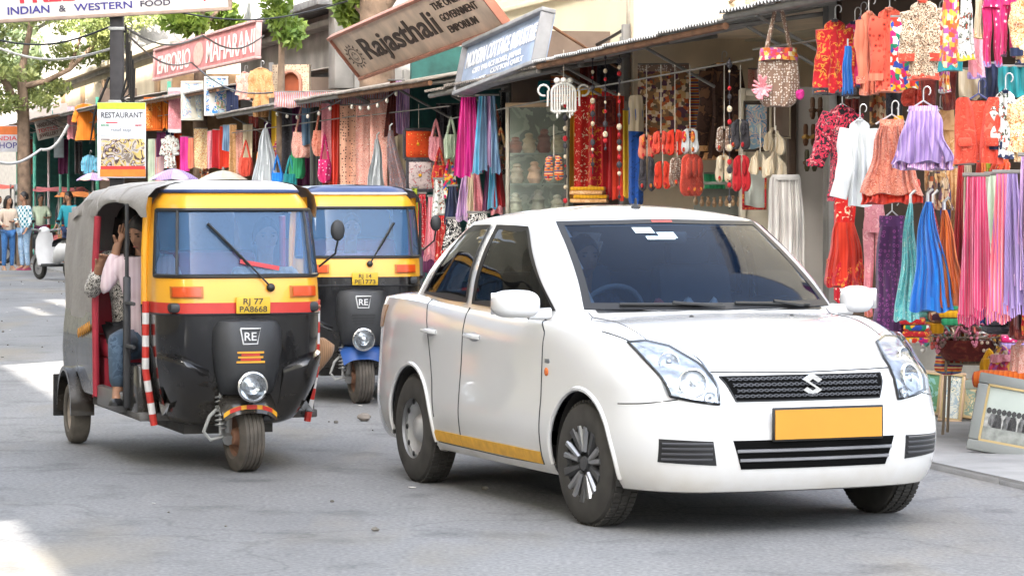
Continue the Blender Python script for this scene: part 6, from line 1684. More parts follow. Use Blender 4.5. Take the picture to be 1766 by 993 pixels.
# counter and shelf with trinkets
t, w_, h_ = rect_item('display_shelf', 'low dark shelf carrying a row of small brass trinkets', 'shelf', 1196, 314, 1290, 372, .0, None, rz=-.1)
MB().box((0, 0, h_ - .01), (w_, .3, .025), bev=.005).box((0, .1, h_ * .3), (w_, .05, h_)).build('board', mat('shelf_green_grey', (.20, .21, .18), .6), t)
for k in range(9): MB().lathe([(.012, 0), (.022, .03), (.01, .06), (.016, .08), (.001, .09)], 8, 'Z', (-w_ * .45 + w_ * .9 * k / 8, -.08, h_ * .25 + rnd.uniform(0, .02))).build('trinket', mat('trinket_brass', (.35, .22, .12), .5, .2, var=.4), t)
t, w_, h_ = rect_item('timber_cabinet', 'cream painted timber cabinet behind the hanging pouches', 'cabinet', 1278, 152, 1376, 420, -.25, None, rz=-.02)
MB().box((0, .22, h_ / 2), (w_, .3, h_), bev=.01).build('carcass', mat('cream_cabinet', (.68, .61, .48), .7, var=.1), t)
for x in (-w_ / 2 + .02, 0.08, w_ / 2 - .03): MB().box((x, .05, h_ / 2), (.045, .05, h_), bev=.008).build('stile', mat('cream_stile', (.74, .66, .52), .7, var=.1), t)
for z in (.05, h_ * .45, h_ - .04): MB().box((0, .055, z), (w_ - .08, .04, .05), bev=.006).build('rail', MATS['cream_stile'], t)
# wind chime frame
t, w_, h_ = rect_item('wind_chime', 'white metal arched wind chime frame with scroll ends', 'wind chime', 942, 134, 1002, 192, .8, None, rz=-.1)
wm_ = mat('white_metal', (.62, .60, .56), .45, .2)
mb = MB(); rr = w_ * .34
mb.tube([(-rr, 0, 0), (rr, 0, 0)], .012, 6)
mb.build('base_bar', wm_, t)
MB().tube([(-rr, 0, 0), (-rr, 0, h_ * .55)] + [(-rr * cos(a), 0, h_ * .55 + rr * .8 * sin(a)) for a in np.linspace(.1, pi - .1, 12)] + [(rr, 0, h_ * .55), (rr, 0, 0)], .012, 6).build('arch', wm_, t)
for sx in (-1, 1): MB().tube([(sx * rr * 1.35, 0, h_ * .15), (sx * rr * 1.32, 0, h_ * .6)] + [(sx * (rr * 1.32 + .04 - .05 * cos(a)), 0, h_ * .62 + .05 * sin(a)) for a in np.linspace(0, 1.6 * pi, 10)], .010, 6).build('scroll', wm_, t)
for k in range(8):
    x = -rr * .75 + rr * 1.5 * k / 7; top = h_ * .55 + rr * .8 * sqrt(max(.05, 1 - (x / rr) ** 2)) - .01; ln_ = .22 + .06 * sin(k * 1.3)
    MB().tube([(x, 0, top), (x, 0, top - ln_)], .009, 6).ell((x, 0, top - ln_), (.013, .013, .018), 8, 5).build('chime_rod', wm_, t)
for k in (-1, 0, 1): MB().ell((k * .06, 0, h_ * .55 + rr * .82 + .02), (.03, .02, .03), 8, 6).build('rosette', wm_, t)
cord(t, h_ * .55 + rr * .82, h_ + .25, 0)
# ---- dim textile shop : grey plastic covered case, reds
t, w_, h_ = rect_item('display_case', 'tall grey glass display case with figurines inside', 'display case', 872, 178, 982, 372, .35, None, rz=-.14)
MB().box((0, .30, h_ / 2), (w_, .04, h_)).box((0, .05, -.02), (w_, .5, .04)).build('backing', pat('case_back', ['#7f877b', '#9aa093', '#656b62', '#adaea0'], 'floral', 3.), t)
for x in (-w_ / 2 + .02, w_ / 2 - .02): MB().box((x, -.02, h_ / 2), (.035, .06, h_), bev=.006).build('stile', mat('case_frame', (.34, .31, .25), .6, var=.2), t)
MB().box((0, -.02, h_ - .02), (w_, .06, .045), bev=.006).build('rail', mat('case_rail', (.40, .28, .17), .6, var=.2), t)
for z in (h_ * .28, h_ * .55): MB().box((0, .12, z), (w_ * .9, .25, .015)).build('shelf', mat('glass_shelf', (.30, .34, .31), .15), t)
FG = [(-.30, .55, .16, '#8a4a36'), (-.12, .55, .2, '#b8a288'), (.08, .55, .24, '#7a2f22'), (.25, .55, .18, '#c9b89a'), (-.28, .28, .2, '#c0b0a0'), (-.05, .28, .22, '#d0a48c'), (.18, .28, .2, '#9a9a92'), (-.3, .0, .22, '#b9b2a4'), (0, 0, .25, '#8a8478'), (.25, 0, .2, '#c9bfae')]
for k, (x, z, hh, c) in enumerate(FG):
    MB().lathe([(.05, 0), (.075, .05), (.055, hh * .5), (.07, hh * .62), (.035, hh * .78), (.045, hh * .88), (.03, hh * .97), (.001, hh)], 12, 'Z', (x * w_ * 1.2, .05, h_ * z + .01)).build('figurine', mat('figurine_%d' % k, c, .6, var=.3, scale=12), t)
MB().box((0, -.035, h_ * .5), (w_ - .06, .004, h_ - .06)).build('pane', glass('case_glass', (.90, .93, .90), .05, ior=1.3), t)
G('slippers', 938, 268, 972, 312, .65, 'kantha', 'striped red, green and blue puppet slippers before the glass case', vtop=215)
REDS = [(982, 992, 148, 345, 'mustard', 'narrow ochre textile edge beside the glass case'), (990, 1018, 152, 345, 'scarlet', 'scarlet embroidered textile, first of the red hangings'), (1014, 1042, 150, 335, 'red_gold', 'red and gold textile, second of the red hangings'), (1038, 1062, 158, 345, 'red_plain', 'plain crimson textile, third of the red hangings'), (1056, 1076, 165, 345, 'orange_red', 'orange red textile, last of the red hangings')]
for a, b_, c, d, m_, lb in REDS: G('panel', a, c, b_, d, .15, m_, lb, 'mustard' if m_ in ('scarlet', 'red_gold') else None, folds=1.6, amp=.02)
G('cushion', 1030, 170, 1058, 215, .35, 'darkred', 'dark maroon square cloth over the red hangings', 'darkred', vtop=120)
G('cloth', 985, 322, 1048, 350, .35, 'tan', 'golden folded cloths stacked below the red hangings', 'mustard', n=4)
G('panel', 895, 140, 948, 180, -.3, 'teal', 'teal cloth in the shade above the glass case')
G('panel', 1068, 150, 1100, 200, -.3, 'kantha', 'striped orange blind behind the blue cloth roll')
G('panel', 1074, 190, 1090, 340, .1, 'yellow', 'yellow cloth strip left of the blue cloth roll')
# ---- scarf shop
G('scarf', 784, 168, 832, 305, .8, 'magenta', 'magenta scarf hanging brightest in the scarf shop', n=2, mats=['magenta', 'magenta'], fringe=0)
G('scarf', 814, 166, 866, 300, .7, 'skyblue', 'sky blue and slate scarves right of the magenta one', n=4, mats=['skyblue', 'slateblue', 'lilac_stripe', 'slateblue'], fringe=0)
G('scarf', 786, 300, 838, 372, .6, 'lilac_stripe', 'pale lilac striped scarves beneath the magenta scarf', n=3, mats=['lilac_stripe', 'oatmeal', 'pink'])
G('scarf', 830, 270, 872, 365, .55, 'plum', 'plum and turquoise scarves beneath the sky blue ones', n=3, mats=['plum', 'skyblue', 'red_plain'], fringe=0)
G('panel', 752, 180, 792, 240, -.2, 'charcoal', 'dark narrow scarves in front of the green tarpaulin', folds=6, amp=.03)
G('cushion', 698, 224, 746, 274, .5, 'suzani', 'orange embroidered cushion cover with black border', vtop=180)
G('cushion', 703, 277, 748, 328, .5, 'grey_emb', 'grey pink embroidered cushion cover below the orange one', vtop=274)
for k, (u, v, m_, lb) in enumerate(((752, 236, 'pink', 'pink puppet bag beside the orange cushion'), (778, 232, 'palegreen', 'mint puppet bag left of the magenta scarf'), (758, 285, 'red_gold', 'red puppet bag beside the grey pink cushion'), (776, 300, 'patchwork', 'patchwork puppet bag under the mint one'), (852, 205, 'peach_print', 'brown pink puppet bag at the right end of the scarf shop'), (864, 250, 'tribal', 'brown patterned bag beside the glass case'))):
    G('bag', u - 13, v, u + 13, v + 42, .45, m_, lb, vtop=v - 30)
G('scarf', 858, 160, 882, 300, .35, 'charcoal', 'black and white tassels left of the glass case', n=3, mats=['zebra', 'charcoal', 'white'])
G('scarf', 665, 140, 702, 235, .55, 'plum', 'purple and pink patterned scarves left of the grey post', n=2, mats=['darkred', 'lilac_stripe'], fringe=0)
G('cone', 655, 225, 690, 345, .75, 'paisley', 'grey paisley shawl knotted above the farther auto rickshaw', 'turq_fold', sk=.12)
G('cone', 632, 240, 668, 345, .7, 'white', 'plain white cloth hanging left of the paisley shawl', sk=-.02)
LOW = [(690, 330, 712, 420, 'mustard', 'mustard scarf low beside the farther auto rickshaw'), (708, 325, 722, 420, 'lime', 'lime green scarf strip low beside the mustard one'), (718, 335, 738, 450, 'bandhani', 'red scarf with white dots low right of the lime strip'), (734, 340, 756, 440, 'pink', 'dusty pink scarf low right of the dotted red one'), (752, 372, 772, 450, 'scarlet', 'red and white printed scarf lowest near the car roof'), (744, 310, 768, 380, 'white_emb', 'white scarf with red roses under the puppet bags'), (768, 322, 792, 380, 'navy', 'navy scarf under the patchwork puppet bag'),
       (765, 378, 800, 430, 'zebra', 'black and white print cloth behind the car boot'), (800, 368, 850, 420, 'zebra', 'black and white checked cloth behind the car roof'), (700, 430, 760, 470, 'plum', 'dark plum cloth low behind the car boot')]
for a, b_, c, d, m_, lb in LOW: G('scarf', a, b_, c, d, .7, m_, lb, n=1)
# ---- cloth shop behind the farther rickshaw
SH = [(468, 488, 178, 300, 'yellow', 'yellow dress strip at left of the cloth shop'), (486, 506, 182, 300, 'charcoal', 'grey dress strip beside the yellow one'), (504, 522, 178, 260, 'plum', 'violet hanging strip in the cloth shop'), (534, 556, 168, 322, 'dark_olive', 'long dark olive coat in the cloth shop'), (520, 538, 180, 250, 'slateblue', 'slate blue top left of the olive coat'), (554, 574, 178, 300, 'pink', 'pale pink cloth between olive coat and vermilion strip'),
      (571, 586, 180, 318, 'orange_red', 'vermilion narrow cloth right of the olive coat'), (586, 616, 182, 326, 'dots', 'peach cloth with black dots'), (614, 640, 180, 326, 'pink_print', 'pink embroidered cloth, first of the pink sheets'), (638, 668, 172, 322, 'pink_print', 'paler pink embroidered cloth, second of the pink sheets')]
for a, b_, c, d, m_, lb in SH: G('panel', a, c, b_, d, .55, m_, lb, folds=1.5, amp=.02)
for k, (u, v, w2, h2, m_, lb) in enumerate(((484, 252, 34, 44, 'patchwork_warm', 'yellow patchwork shoulder bag in the cloth shop'), (520, 228, 36, 44, 'pink_print', 'pink shoulder bag above the dark counter'), (512, 268, 30, 40, 'green', 'dark green bag below the pink one'), (554, 225, 32, 44, 'peach_print', 'peach patterned bag right of the olive coat'), (560, 275, 24, 40, 'pink_floral', 'magenta bag above the blue rickshaw roof'))):
    G('bag', u - w2 / 2, v, u + w2 / 2, v + h2, .6, m_, lb, vtop=v - 45)
G('cone', 434, 222, 482, 322, .85, 'white', 'white gathered gown with a crimson hem', 'red_plain')
for k, (u, v, m_, lb) in enumerate(((478, 298, 'blue', 'blue garment low right of the white gown'), (500, 300, 'teal', 'teal garment low in the cloth shop'), (455, 262, 'orange', 'orange stuffed toy left of the white gown'), (424, 272, 'coral', 'red orange stuffed toy near the beige parasol'))):
    G('bag', u - 13, v, u + 13, v + 32, .7, m_, lb, vtop=v - 30)
G('panel', 470, 158, 700, 185, .35, 'stripe_multi', 'row of colourful folded stoles under the eave of the cloth shop', folds=12, amp=.03)
# ---- shops under the pink sign
G('kurta', 430, 118, 470, 202, .75, 'tan', 'tan kurta hanging in the open beside the stone niche', body=.8, sl=.6, flare=.8)
G('kurta', 410, 125, 434, 172, .6, 'pink_print', 'pale pink kurta left of the tan kurta', body=.8)
G('panel', 390, 148, 411, 197, .6, 'navy', 'black cloth right of the elephant picture')
G('banner', 312, 140, 351, 208, .75, 'thangka', 'pale picture panel left of the elephant picture', mat('panel_pale_border', (.55, .53, .45), .8), rz=-.1)
G('banner', 352, 132, 394, 200, .75, 'elephants', 'blue and pink picture panel with white border', mat('panel_white_border', (.62, .60, .56), .8), rz=-.1)
G('banner', 248, 168, 281, 226, .7, 'rajput', 'orange painted textile right of the restaurant banner', PT['rust_orange'], rz=-.1)
G('panel', 280, 165, 292, 222, .6, 'orange', 'plain orange cloth strip beside the painted textile')
G('panel', 290, 152, 313, 228, .7, 'pink', 'pale pink cloth panel with white edge beside the bracket', 'white', folds=.5)
MID = [(255, 240, 268, 318, 'palegreen', 'pale green cloth beside the restaurant banner'), (266, 240, 284, 318, 'stripe_multi', 'striped cloth strip left of the white blouse'), (270, 228, 286, 270, 'plum', 'plum blouse left of the white blouse'), (310, 236, 327, 296, 'hot_pink', 'hot pink cloth strip under the picture panels'), (324, 238, 334, 290, 'peach', 'narrow peach cloth right of the hot pink one'), (334, 222, 358, 290, 'cream_print', 'cream and pink kurta on a hanger beneath the picture panels'), (357, 226, 370, 290, 'pink', 'pink cloth strip right of the cream kurta'), (366, 224, 382, 290, 'red_plain', 'crimson cloth beneath the elephant picture'), (379, 218, 398, 290, 'orange_red', 'orange cloth beneath the elephant picture'), (396, 215, 408, 300, 'tan', 'tan cloth right of the orange one'), (406, 225, 420, 300, 'pink_print', 'pink printed cloth left of the stuffed toys'), (384, 216, 400, 260, 'slateblue', 'slate blue scarf over the orange cloth'), (418, 215, 436, 280, 'oatmeal', 'oatmeal cloth left of the white gown')]
for a, c, b_, d, m_, lb in MID: G('panel', a, c, b_, d, .55, m_, lb, folds=1.2, amp=.02)
G('kurta', 279, 234, 308, 290, .6, 'white_emb', 'white embroidered blouse right of the restaurant banner', body=.75, sl=.6)
G('kurta', 126, 180, 168, 242, .7, 'orange', 'plain orange kurta left of the restaurant banner', body=.85, sl=.5)
G('panel', 116, 184, 130, 240, .5, 'pink', 'dull pink cloth left of the orange kurta')
G('kurta', 142, 268, 168, 300, .4, 'skyblue', 'turquoise blouse low left of the restaurant banner', body=.9)
# small signs at the far left
def placard(label, u0, v0, u1, v1, Y, mats, rz=0., roll=0., lines=()):
    q_ = pxm(Y); p = P3(u0, v1, Y); t = thing('small_sign', label, 'sign', p); t.rotation_euler = (0, roll, rz); w_, h = (u1 - u0) / q_, (v1 - v0) / q_
    MB().box((w_ / 2, .02, h / 2), (w_, .04, h), bev=.005).build('panel', mats[0], t)
    if len(mats) > 1: MB().box((w_ / 2, -.003, h * .82), (w_ * .98, .008, h * .32)).build('header', mats[1], t)
    for (s_, z, hh, c) in lines: letter(t, s_, w_ * .08, h * z, w_ * .84, h * hh, c, 'small_lettering', bold=.01)
    return t
DKI = mat('print_brown', (.14, .05, .04), .7)
placard('orange topped sign with blue lettering at the left edge', -12, 217, 33, 262, 74, [mat('sign_white', (.55, .56, .60), .7, var=.1), mat('sign_orange', (.62, .16, .04), .7)], lines=(("SHOP", .14, .22, INKB), ("INDIA", .44, .16, REDI)))
placard('tilted white sign with red and blue lines between the green posts', 66, 208, 107, 243, 73, [mat('sign_cream', (.55, .50, .46), .7, var=.1)], roll=-.22, lines=(("HANDICRAFTS", .62, .2, DKI), ("TEXTILES", .36, .18, REDI), ("JEWELLERY", .12, .18, DKI)))
placard('blank pinkish board leaning beneath the tree', 46, 178, 90, 206, 76, [mat('sign_pinkish', (.50, .44, .41), .8, var=.12)], roll=-.05)
placard('small pinkish sign left of the orange kurta', 92, 180, 118, 200, 76, [mat('sign_rose', (.52, .40, .37), .8, var=.12)], roll=-.1)
placard('small pale poster hanging below the tilted sign', 93, 237, 110, 272, 73.2, [mat('poster_blue', (.42, .48, .54), .8, var=.2)])
# ---- second layer of goods inside the shops, half hidden by the first
FILL = [ # u0 u1 v0 v1 o material label
 (1438, 1462, 350, 520, .35, 'bandhani', 'red dotted cloth in shade left of the scarlet dress'), (1458, 1482, 170, 300, .3, 'darkred', 'maroon cloth in shade behind the black rose dress'),
 (1500, 1530, 150, 215, .3, 'tribal', 'brown patterned cloth behind the peach sun dress top'), (1528, 1556, 150, 200, .25, 'charcoal', 'charcoal cloth in shade above the lilac skirt'),
 (1655, 1690, 120, 170, .3, 'oatmeal', 'oatmeal cloth in shade above the coral waistcoat'), (1690, 1722, 110, 170, .3, 'navy', 'navy cloth in shade under the pink trousers'), (1722, 1766, 115, 165, .3, 'teal', 'teal cloth in shade at the right edge under the pink trousers'),
 (1640, 1662, 290, 420, .35, 'tan', 'tan cloth strip left of the crimson scarf'), (1684, 1700, 350, 480, .4, 'purple_print', 'purple print cloth between the striped shawls'), (1726, 1746, 300, 470, .4, 'charcoal', 'charcoal cloth behind the salmon shawl'),
 (1650, 1676, 455, 560, .25, 'bandhani', 'red dotted cloth low behind the fringed oatmeal scarf'), (1690, 1712, 480, 560, .3, 'royal', 'blue figured cloth low behind the striped shawl'), (1528, 1552, 480, 570, .4, 'peach_print', 'peach print cloth low beside the purple skirt'),
 (1216, 1240, 120, 300, -.9, 'kantha', 'banded orange cloth deep inside the handicraft shop'), (1240, 1266, 120, 260, -.9, 'oatmeal', 'oatmeal cloth deep inside the handicraft shop'), (1150, 1180, 260, 350, -.7, 'turq_fold', 'turquoise cloth deep behind the slippers'), (1104, 1140, 262, 352, -.7, 'stripe_multi', 'striped cloth deep behind the slippers'),
 (1182, 1214, 255, 350, -.7, 'darkred', 'maroon cloth deep behind the pink slipper bunch'), (1214, 1250, 300, 352, -.6, 'green', 'green cloth low behind the brown dress'), (1290, 1320, 120, 172, -.7, 'pink_print', 'pink print cloth above the mosque picture'),
 (880, 905, 120, 180, -.4, 'royal', 'blue cloth high above the glass case'), (950, 985, 130, 190, -.5, 'kantha', 'banded cloth behind the wind chime'), (1000, 1030, 110, 160, -.5, 'darkred', 'maroon cloth high above the red hangings'), (1030, 1066, 110, 170, -.6, 'charcoal', 'charcoal cloth high behind the maroon square'),
 (700, 722, 226, 330, -.2, 'stripe_multi', 'striped cloth behind the orange cushion cover'), (742, 764, 230, 330, -.1, 'tribal', 'brown patterned cloth behind the pink puppet bag'), (764, 786, 240, 340, -.1, 'oatmeal', 'oatmeal cloth behind the mint puppet bag'), (866, 880, 200, 360, 0., 'pink_floral', 'pink flowered strip against the glass case'),
 (690, 706, 150, 225, .1, 'lilac_stripe', 'lilac striped strip behind the grey post'), (828, 850, 170, 240, -.1, 'navy', 'navy strip behind the sky blue scarves'), (846, 868, 300, 370, .1, 'pink', 'pink strip low left of the glass case'),
 (470, 500, 240, 320, .1, 'teal', 'teal cloth behind the yellow patchwork bag'), (500, 534, 250, 320, .1, 'plum', 'plum cloth behind the dark green bag'), (552, 574, 240, 320, .1, 'coral', 'coral cloth behind the peach patterned bag'), (668, 690, 180, 260, .1, 'bandhani', 'red dotted cloth right of the pink sheets'),
 (680, 700, 230, 330, .1, 'oatmeal', 'oatmeal cloth behind the paisley shawl'), (455, 470, 210, 260, .2, 'purple_print', 'purple print cloth above the white gown'),
 (286, 300, 225, 300, .15, 'navy', 'navy cloth behind the white blouse'), (300, 314, 230, 300, .15, 'suzani', 'orange ringed cloth right of the white blouse'), (344, 360, 285, 306, .3, 'tribal', 'brown patterned cloth low under the cream kurta'), (428, 446, 200, 262, .2, 'darkred', 'maroon cloth behind the oatmeal one'),
 (172, 186, 240, 300, .2, 'coral', 'coral cloth behind the restaurant banner edge'), (100, 118, 240, 300, .1, 'plum', 'plum cloth between the green posts'), (44, 58, 240, 300, .1, 'darkred', 'maroon cloth left of the thick green post'), (128, 142, 245, 300, .1, 'charcoal', 'charcoal cloth below the orange kurta')]
for a, b_, c, d, o_, m_, lb in FILL: G('panel', a, c, b_, d, o_, m_, lb, folds=1.8, amp=.025)
EXTRA = [('kurta', 1470, 30, 1500, 120, .3, 'lilac', 'lilac kurta half hidden behind the pink jacket'), ('kurta', 1600, 30, 1640, 130, .4, 'patchwork_warm', 'warm patchwork kurta behind the cream black jacket'), ('skirt', 1590, 290, 1644, 360, .5, 'tribal', 'brown patterned skirt below the lilac skirt'), ('kurta', 1560, 130, 1600, 190, .5, 'coral', 'coral kurta peeking under the cream black jacket'),
         ('skirt', 1700, 275, 1750, 330, .5, 'suzani', 'orange ringed skirt below the white embroidered tunic')]
for k_, a, c, b_, d, o_, m_, lb in EXTRA: G(k_, a, c, b_, d, o_, m_, lb)
# beaded strings of bunting under the cloth shop eave and bulbs
for k, (u0, v0, u1, v1) in enumerate(((600, 178, 700, 142), (470, 190, 590, 172))):
    p0, p1 = RP(u0, v0, .8), RP(u1, v1, .8); t = thing('bulb_string', ['string of small bulbs rising to the grey post', 'string of small bulbs over the yellow dress strip'][k], 'lights', p0); mb = MB(); P = [(p1 - p0) * f + Vector((0, 0, -.12 * sin(pi * f))) for f in np.linspace(0, 1, 14)]
    mb.tube(P, .008, 5).build('wire', BLACK, t)
    for p in P[1:-1:2]: MB().ell(p - Vector((0, 0, .035)), (.022, .022, .03), 8, 6).build('bulb', mat('bulb_glass', (.62, .58, .50), .2), t)
# ------------------------------------------------------------------ goods on the pavement at the right
def leaning_frame(label, u0, v0, u1, v1, Y, fm, pic, lean=.28, rz=-.25, roll=0., border=.14):
    q_ = pxm(Y); w_, h = (u1 - u0) / q_ / cos(rz), (v1 - v0) / q_ / cos(lean)
    p = P3((u0 + u1) / 2, v1, Y); t = thing('framed_picture', label, 'picture', p); t.rotation_euler = (-lean, roll, rz)
    b_ = min(w_, h) * border
    for c, d in (((0, 0, b_ / 2), (w_, .05, b_)), ((0, 0, h - b_ / 2), (w_, .05, b_)), ((-w_ / 2 + b_ / 2, 0, h / 2), (b_, .046, h - 2 * b_)), ((w_ / 2 - b_ / 2, 0, h / 2), (b_, .046, h - 2 * b_))):
        MB().box(c, d, bev=.01).build('frame_side', fm, t)
    MB().box((0, .004, h / 2), (w_ - 2 * b_, .02, h - 2 * b_)).build('picture', pic, t)
    MB().box((0, .02, h / 2), (w_ - .02, .012, h - .02)).build('backing', BROWNW, t)
    # inner slip
    for c, d in (((0, -.012, b_ * 1.06), (w_ - 2 * b_, .02, .014)), ((0, -.012, h - b_ * 1.06), (w_ - 2 * b_, .02, .014)), ((-w_ / 2 + b_ * 1.06, -.012, h / 2), (.014, .02, h - 2.3 * b_)), ((w_ / 2 - b_ * 1.06, -.012, h / 2), (.014, .02, h - 2.3 * b_))):
        MB().box(c, d).build('slip', mat('gold_slip', (.40, .30, .14), .4, .4), t)
    return t, w_, h, b_
GREYF = mat('grey_green_frame', (.17, .18, .17), .6, var=.12, scale=5)
t, w_, h_, b_ = leaning_frame('large grey framed photograph of a group, leaning on the pavement', 1668, 652, 1786, 785, 17.85, GREYF, mat('old_photo_paper', (.36, .40, .36), .5, var=.08), .22, -.30, .16, .15)
# the group in the old photograph, flat print
gp = MB(); iw, ih = w_ - 2 * b_, h_ - 2 * b_
for k in range(9):
    x = -iw * .40 + iw * .8 * k / 8; z0 = b_ + ih * .26
    gp.add([Vector((x + dx * .028, -.0085, z0 + dz * ih)) for dx, dz in ((-1, 0), (1, 0), (.9, .16), (.5, .24), (-.5, .24), (-.9, .16))], [tuple(range(6))], k % 3)
    gp.add([Vector((x + .016 * cos(a), -.0085, z0 + ih * .29 + .020 * sin(a))) for a in np.linspace(0, 2 * pi, 9)[:-1]], [tuple(range(8))], 2)
gp.add([Vector((x, -.0082, z)) for x, z in ((-iw * .47, b_ + ih * .03), (iw * .47, b_ + ih * .03), (iw * .47, b_ + ih * .28), (-iw * .47, b_ + ih * .28))], [(0, 1, 2, 3)], 3)
gp.build('printed_group', [mat('print_pale', (.30, .30, .28), .6, var=.3, scale=40), mat('print_mid', (.12, .12, .12), .6, var=.4, scale=40), mat('print_dark_grey', (.03, .03, .03), .6, var=.4, scale=40), mat('print_ground', (.20, .21, .19), .6, var=.4, scale=20)], t, 0)
for k, (u0, v0, u1, v1, Y, lb, fm, pc) in enumerate((
    (1617, 642, 1658, 728, 20.45, 'small wooden framed miniature painting left of the large photograph', mat('pale_wood_frame', (.48, .32, .20), .6, var=.2), pat('miniature', ['#cfd0c4', '#9fb0b8', '#e0d6b8', '#6f8a8f'], 'floral', 22)),
    (1656, 655, 1684, 722, 20.5, 'narrow ochre framed picture tucked behind the large photograph', mat('ochre_frame', (.42, .27, .12), .6, var=.2), pat('miniature_b', ['#c9b890', '#8a9f8f', '#e0d0a8'], 'floral', 18)),
    (1582, 640, 1620, 715, 20.85, 'green picture in a tan frame half hidden by the car headlight', mat('tan_frame', (.46, .34, .24), .6, var=.2), pat('miniature_c', ['#6fa07a', '#8fc0b8', '#4f8a6a'], 'floral', 8)))):
    leaning_frame(lb, u0, v0, u1, v1, Y, fm, pc, .20, -.15, .10, .12)
# low display bench with step
def on(u, v, Y): return P3(u, v, Y)
t, w_, h_ = rect_item('display_bench', 'low pale bench carrying the jewellery basket and bags', 'bench', 1668, 655, 1830, 706, .1, None, rz=-.3)
MB().box((0, .15, h_ - .03), (w_, .5, .06), bev=.01).build('top', mat('bench_pale_green', (.42, .46, .38), .8, var=.12), t)
for x in (-w_ / 2 + .1, 0, w_ / 2 - .1): MB().box((x, .15, (h_ - .06) / 2), (.05, .6, h_ - .06), bev=.01).build('leg', GREYW, t)
# jewellery basket
YB = YR(1665, .12); bk = thing('jewellery_basket', 'wide wire basket heaped with bangles and necklaces', 'basket', P3(1668, 626, YB), -.3)
rb = 66 / pxm(YB); hb = 46 / pxm(YB)
wr = MB()
for k, (r_, z) in enumerate(((.62, .0), (.82, hb * .5), (1.0, hb))): wr.tube([(rb * r_ * cos(a), rb * r_ * .75 * sin(a), z) for a in np.linspace(0, 2 * pi, 33)], .008, 5)
for k in range(22):
    a = 2 * pi * k / 22; wr.tube([(rb * .62 * cos(a), rb * .62 * .75 * sin(a), 0), (rb * 1.0 * cos(a), rb * .75 * sin(a), hb)], .006, 4)
for k in range(4):
    a = pi / 4 + k * pi / 2; wr.tube([(rb * .7 * cos(a), rb * .5 * sin(a), .02), (rb * .85 * cos(a), rb * .6 * sin(a), -.62)], .010, 6)
wr.build('wire_frame', mat('basket_wire', (.22, .17, .12), .5, .3), bk)
MB().lathe([(.001, .02), (rb * .6, .02), (rb * .8, hb * .5), (rb * .9, hb * .9)], 24, 'Z').build('lining', PT['darkred'], bk)
JM = [mat('bangle_%d' % i, c, .35, .25, var=.1) for i, c in enumerate(((.55, .10, .08), (.62, .50, .36), (.10, .35, .28), (.50, .28, .05), (.60, .20, .26), (.62, .60, .56), (.16, .10, .08), (.5, .06, .2)))]
rj = random.Random(3)
for k in range(90):
    a, d_ = rj.uniform(0, 2 * pi), sqrt(rj.random()); x, y = rb * .92 * d_ * cos(a), rb * .66 * d_ * sin(a); z = hb * .9 + hb * .75 * (1 - d_ * d_) + rj.uniform(-.03, .05)
    R3 = Matrix.Rotation(rj.uniform(0, 3.1), 3, 'X') @ Matrix.Rotation(rj.uniform(0, 3.1), 3, 'Y'); r_ = rj.uniform(.03, .055)
    MB().tube([Vector((x, y, z)) + R3 @ Vector((r_ * cos(b), r_ * sin(b), 0)) for b in np.linspace(0, 2 * pi, 13)], rj.uniform(.005, .011), 5).build('bangle', JM[k % 8], bk)
# necklaces spilling out over the rim
for k in range(14):
    a = rj.uniform(pi, 2 * pi); p0 = Vector((rb * .95 * cos(a), rb * .72 * sin(a), hb + .03)); ln = rj.uniform(.08, .16); mb = MB()
    for j in range(9):
        f = j / 8; mb.ell(p0 + Vector((.05 * sin(pi * f) * cos(a) + .05 * (f - .5), -.02 - .03 * sin(pi * f), -ln * sin(pi * f))), (.012, .012, .013), 6, 4)
    mb.build('necklace', JM[(k * 3) % 8], bk)['kind'] = 'stuff'
# bags and boxes on the bench
for k, (u0, v0, u1, v1, m_, lb) in enumerate(((1612, 612, 1660, 645, 'kantha', 'red and white beaded purse left below the basket'), (1690, 618, 1722, 664, 'mustard', 'yellow quilted purse right below the basket'), (1706, 612, 1752, 668, 'patchwork_warm', 'pink and orange patchwork handbag on the bench'), (1742, 595, 1790, 660, 'pink_print', 'pale pink floral handbag at the right edge'), (1728, 578, 1790, 612, 'pink_floral', 'stack of pink printed cloths behind the handbags'), (1700, 645, 1790, 672, 'rust_orange', 'rust orange stuffed bolster on the bench front'))):
    o_ = .22 if k != 4 else -.1
    if k in (0, 1, 2, 3):
        tt = G('bag', u0, v0, u1, v1, o_, m_, lb, 'pink' if k == 2 else None, vtop=v0 - 14, rz=-.2)
    elif k == 4: G('cloth', u0, v0, u1, v1, o_, m_, lb, 'lilac', n=3)
    else:
        Y = YR((u0 + u1) / 2, .3); q_ = pxm(Y); bt = thing('stuffed_bolster', lb, 'bolster', P3((u0 + u1) / 2, v1, Y), -.3)
        MB().lathe([(.01, -.24), (.05, -.235), (.06, -.18), (.062, .18), (.05, .235), (.01, .24)], 16, 'X', (0, 0, .062)).build('roll', PT['rust_orange'], bt); MB().lathe([(.051, -.236), (.03, -.245), (.001, -.25)], 12, 'X', (0, 0, .062)).build('end', PT['red_gold'], bt)
G('cloth', 1556, 548, 1602, 590, .75, 'patchwork', 'heap of bright trinkets behind the right headlight', 'red_gold', n=4)
G('cone', 1620, 470, 1668, 560, .45, 'tribal', 'brown patterned shawl behind the jewellery basket')
for k, (a, b_, c, d, m_, lb) in enumerate(((1660, 500, 1690, 560, 'plum', 'dark plum folded shawl left of the fringed shawls'), (1700, 520, 1740, 575, 'charcoal', 'dark folded shawl under the striped fringe'), (1738, 525, 1790, 585, 'darkred', 'maroon folded shawl low at the right edge'))): G('cloth', a, b_, c, d, .3, m_, lb, n=4)
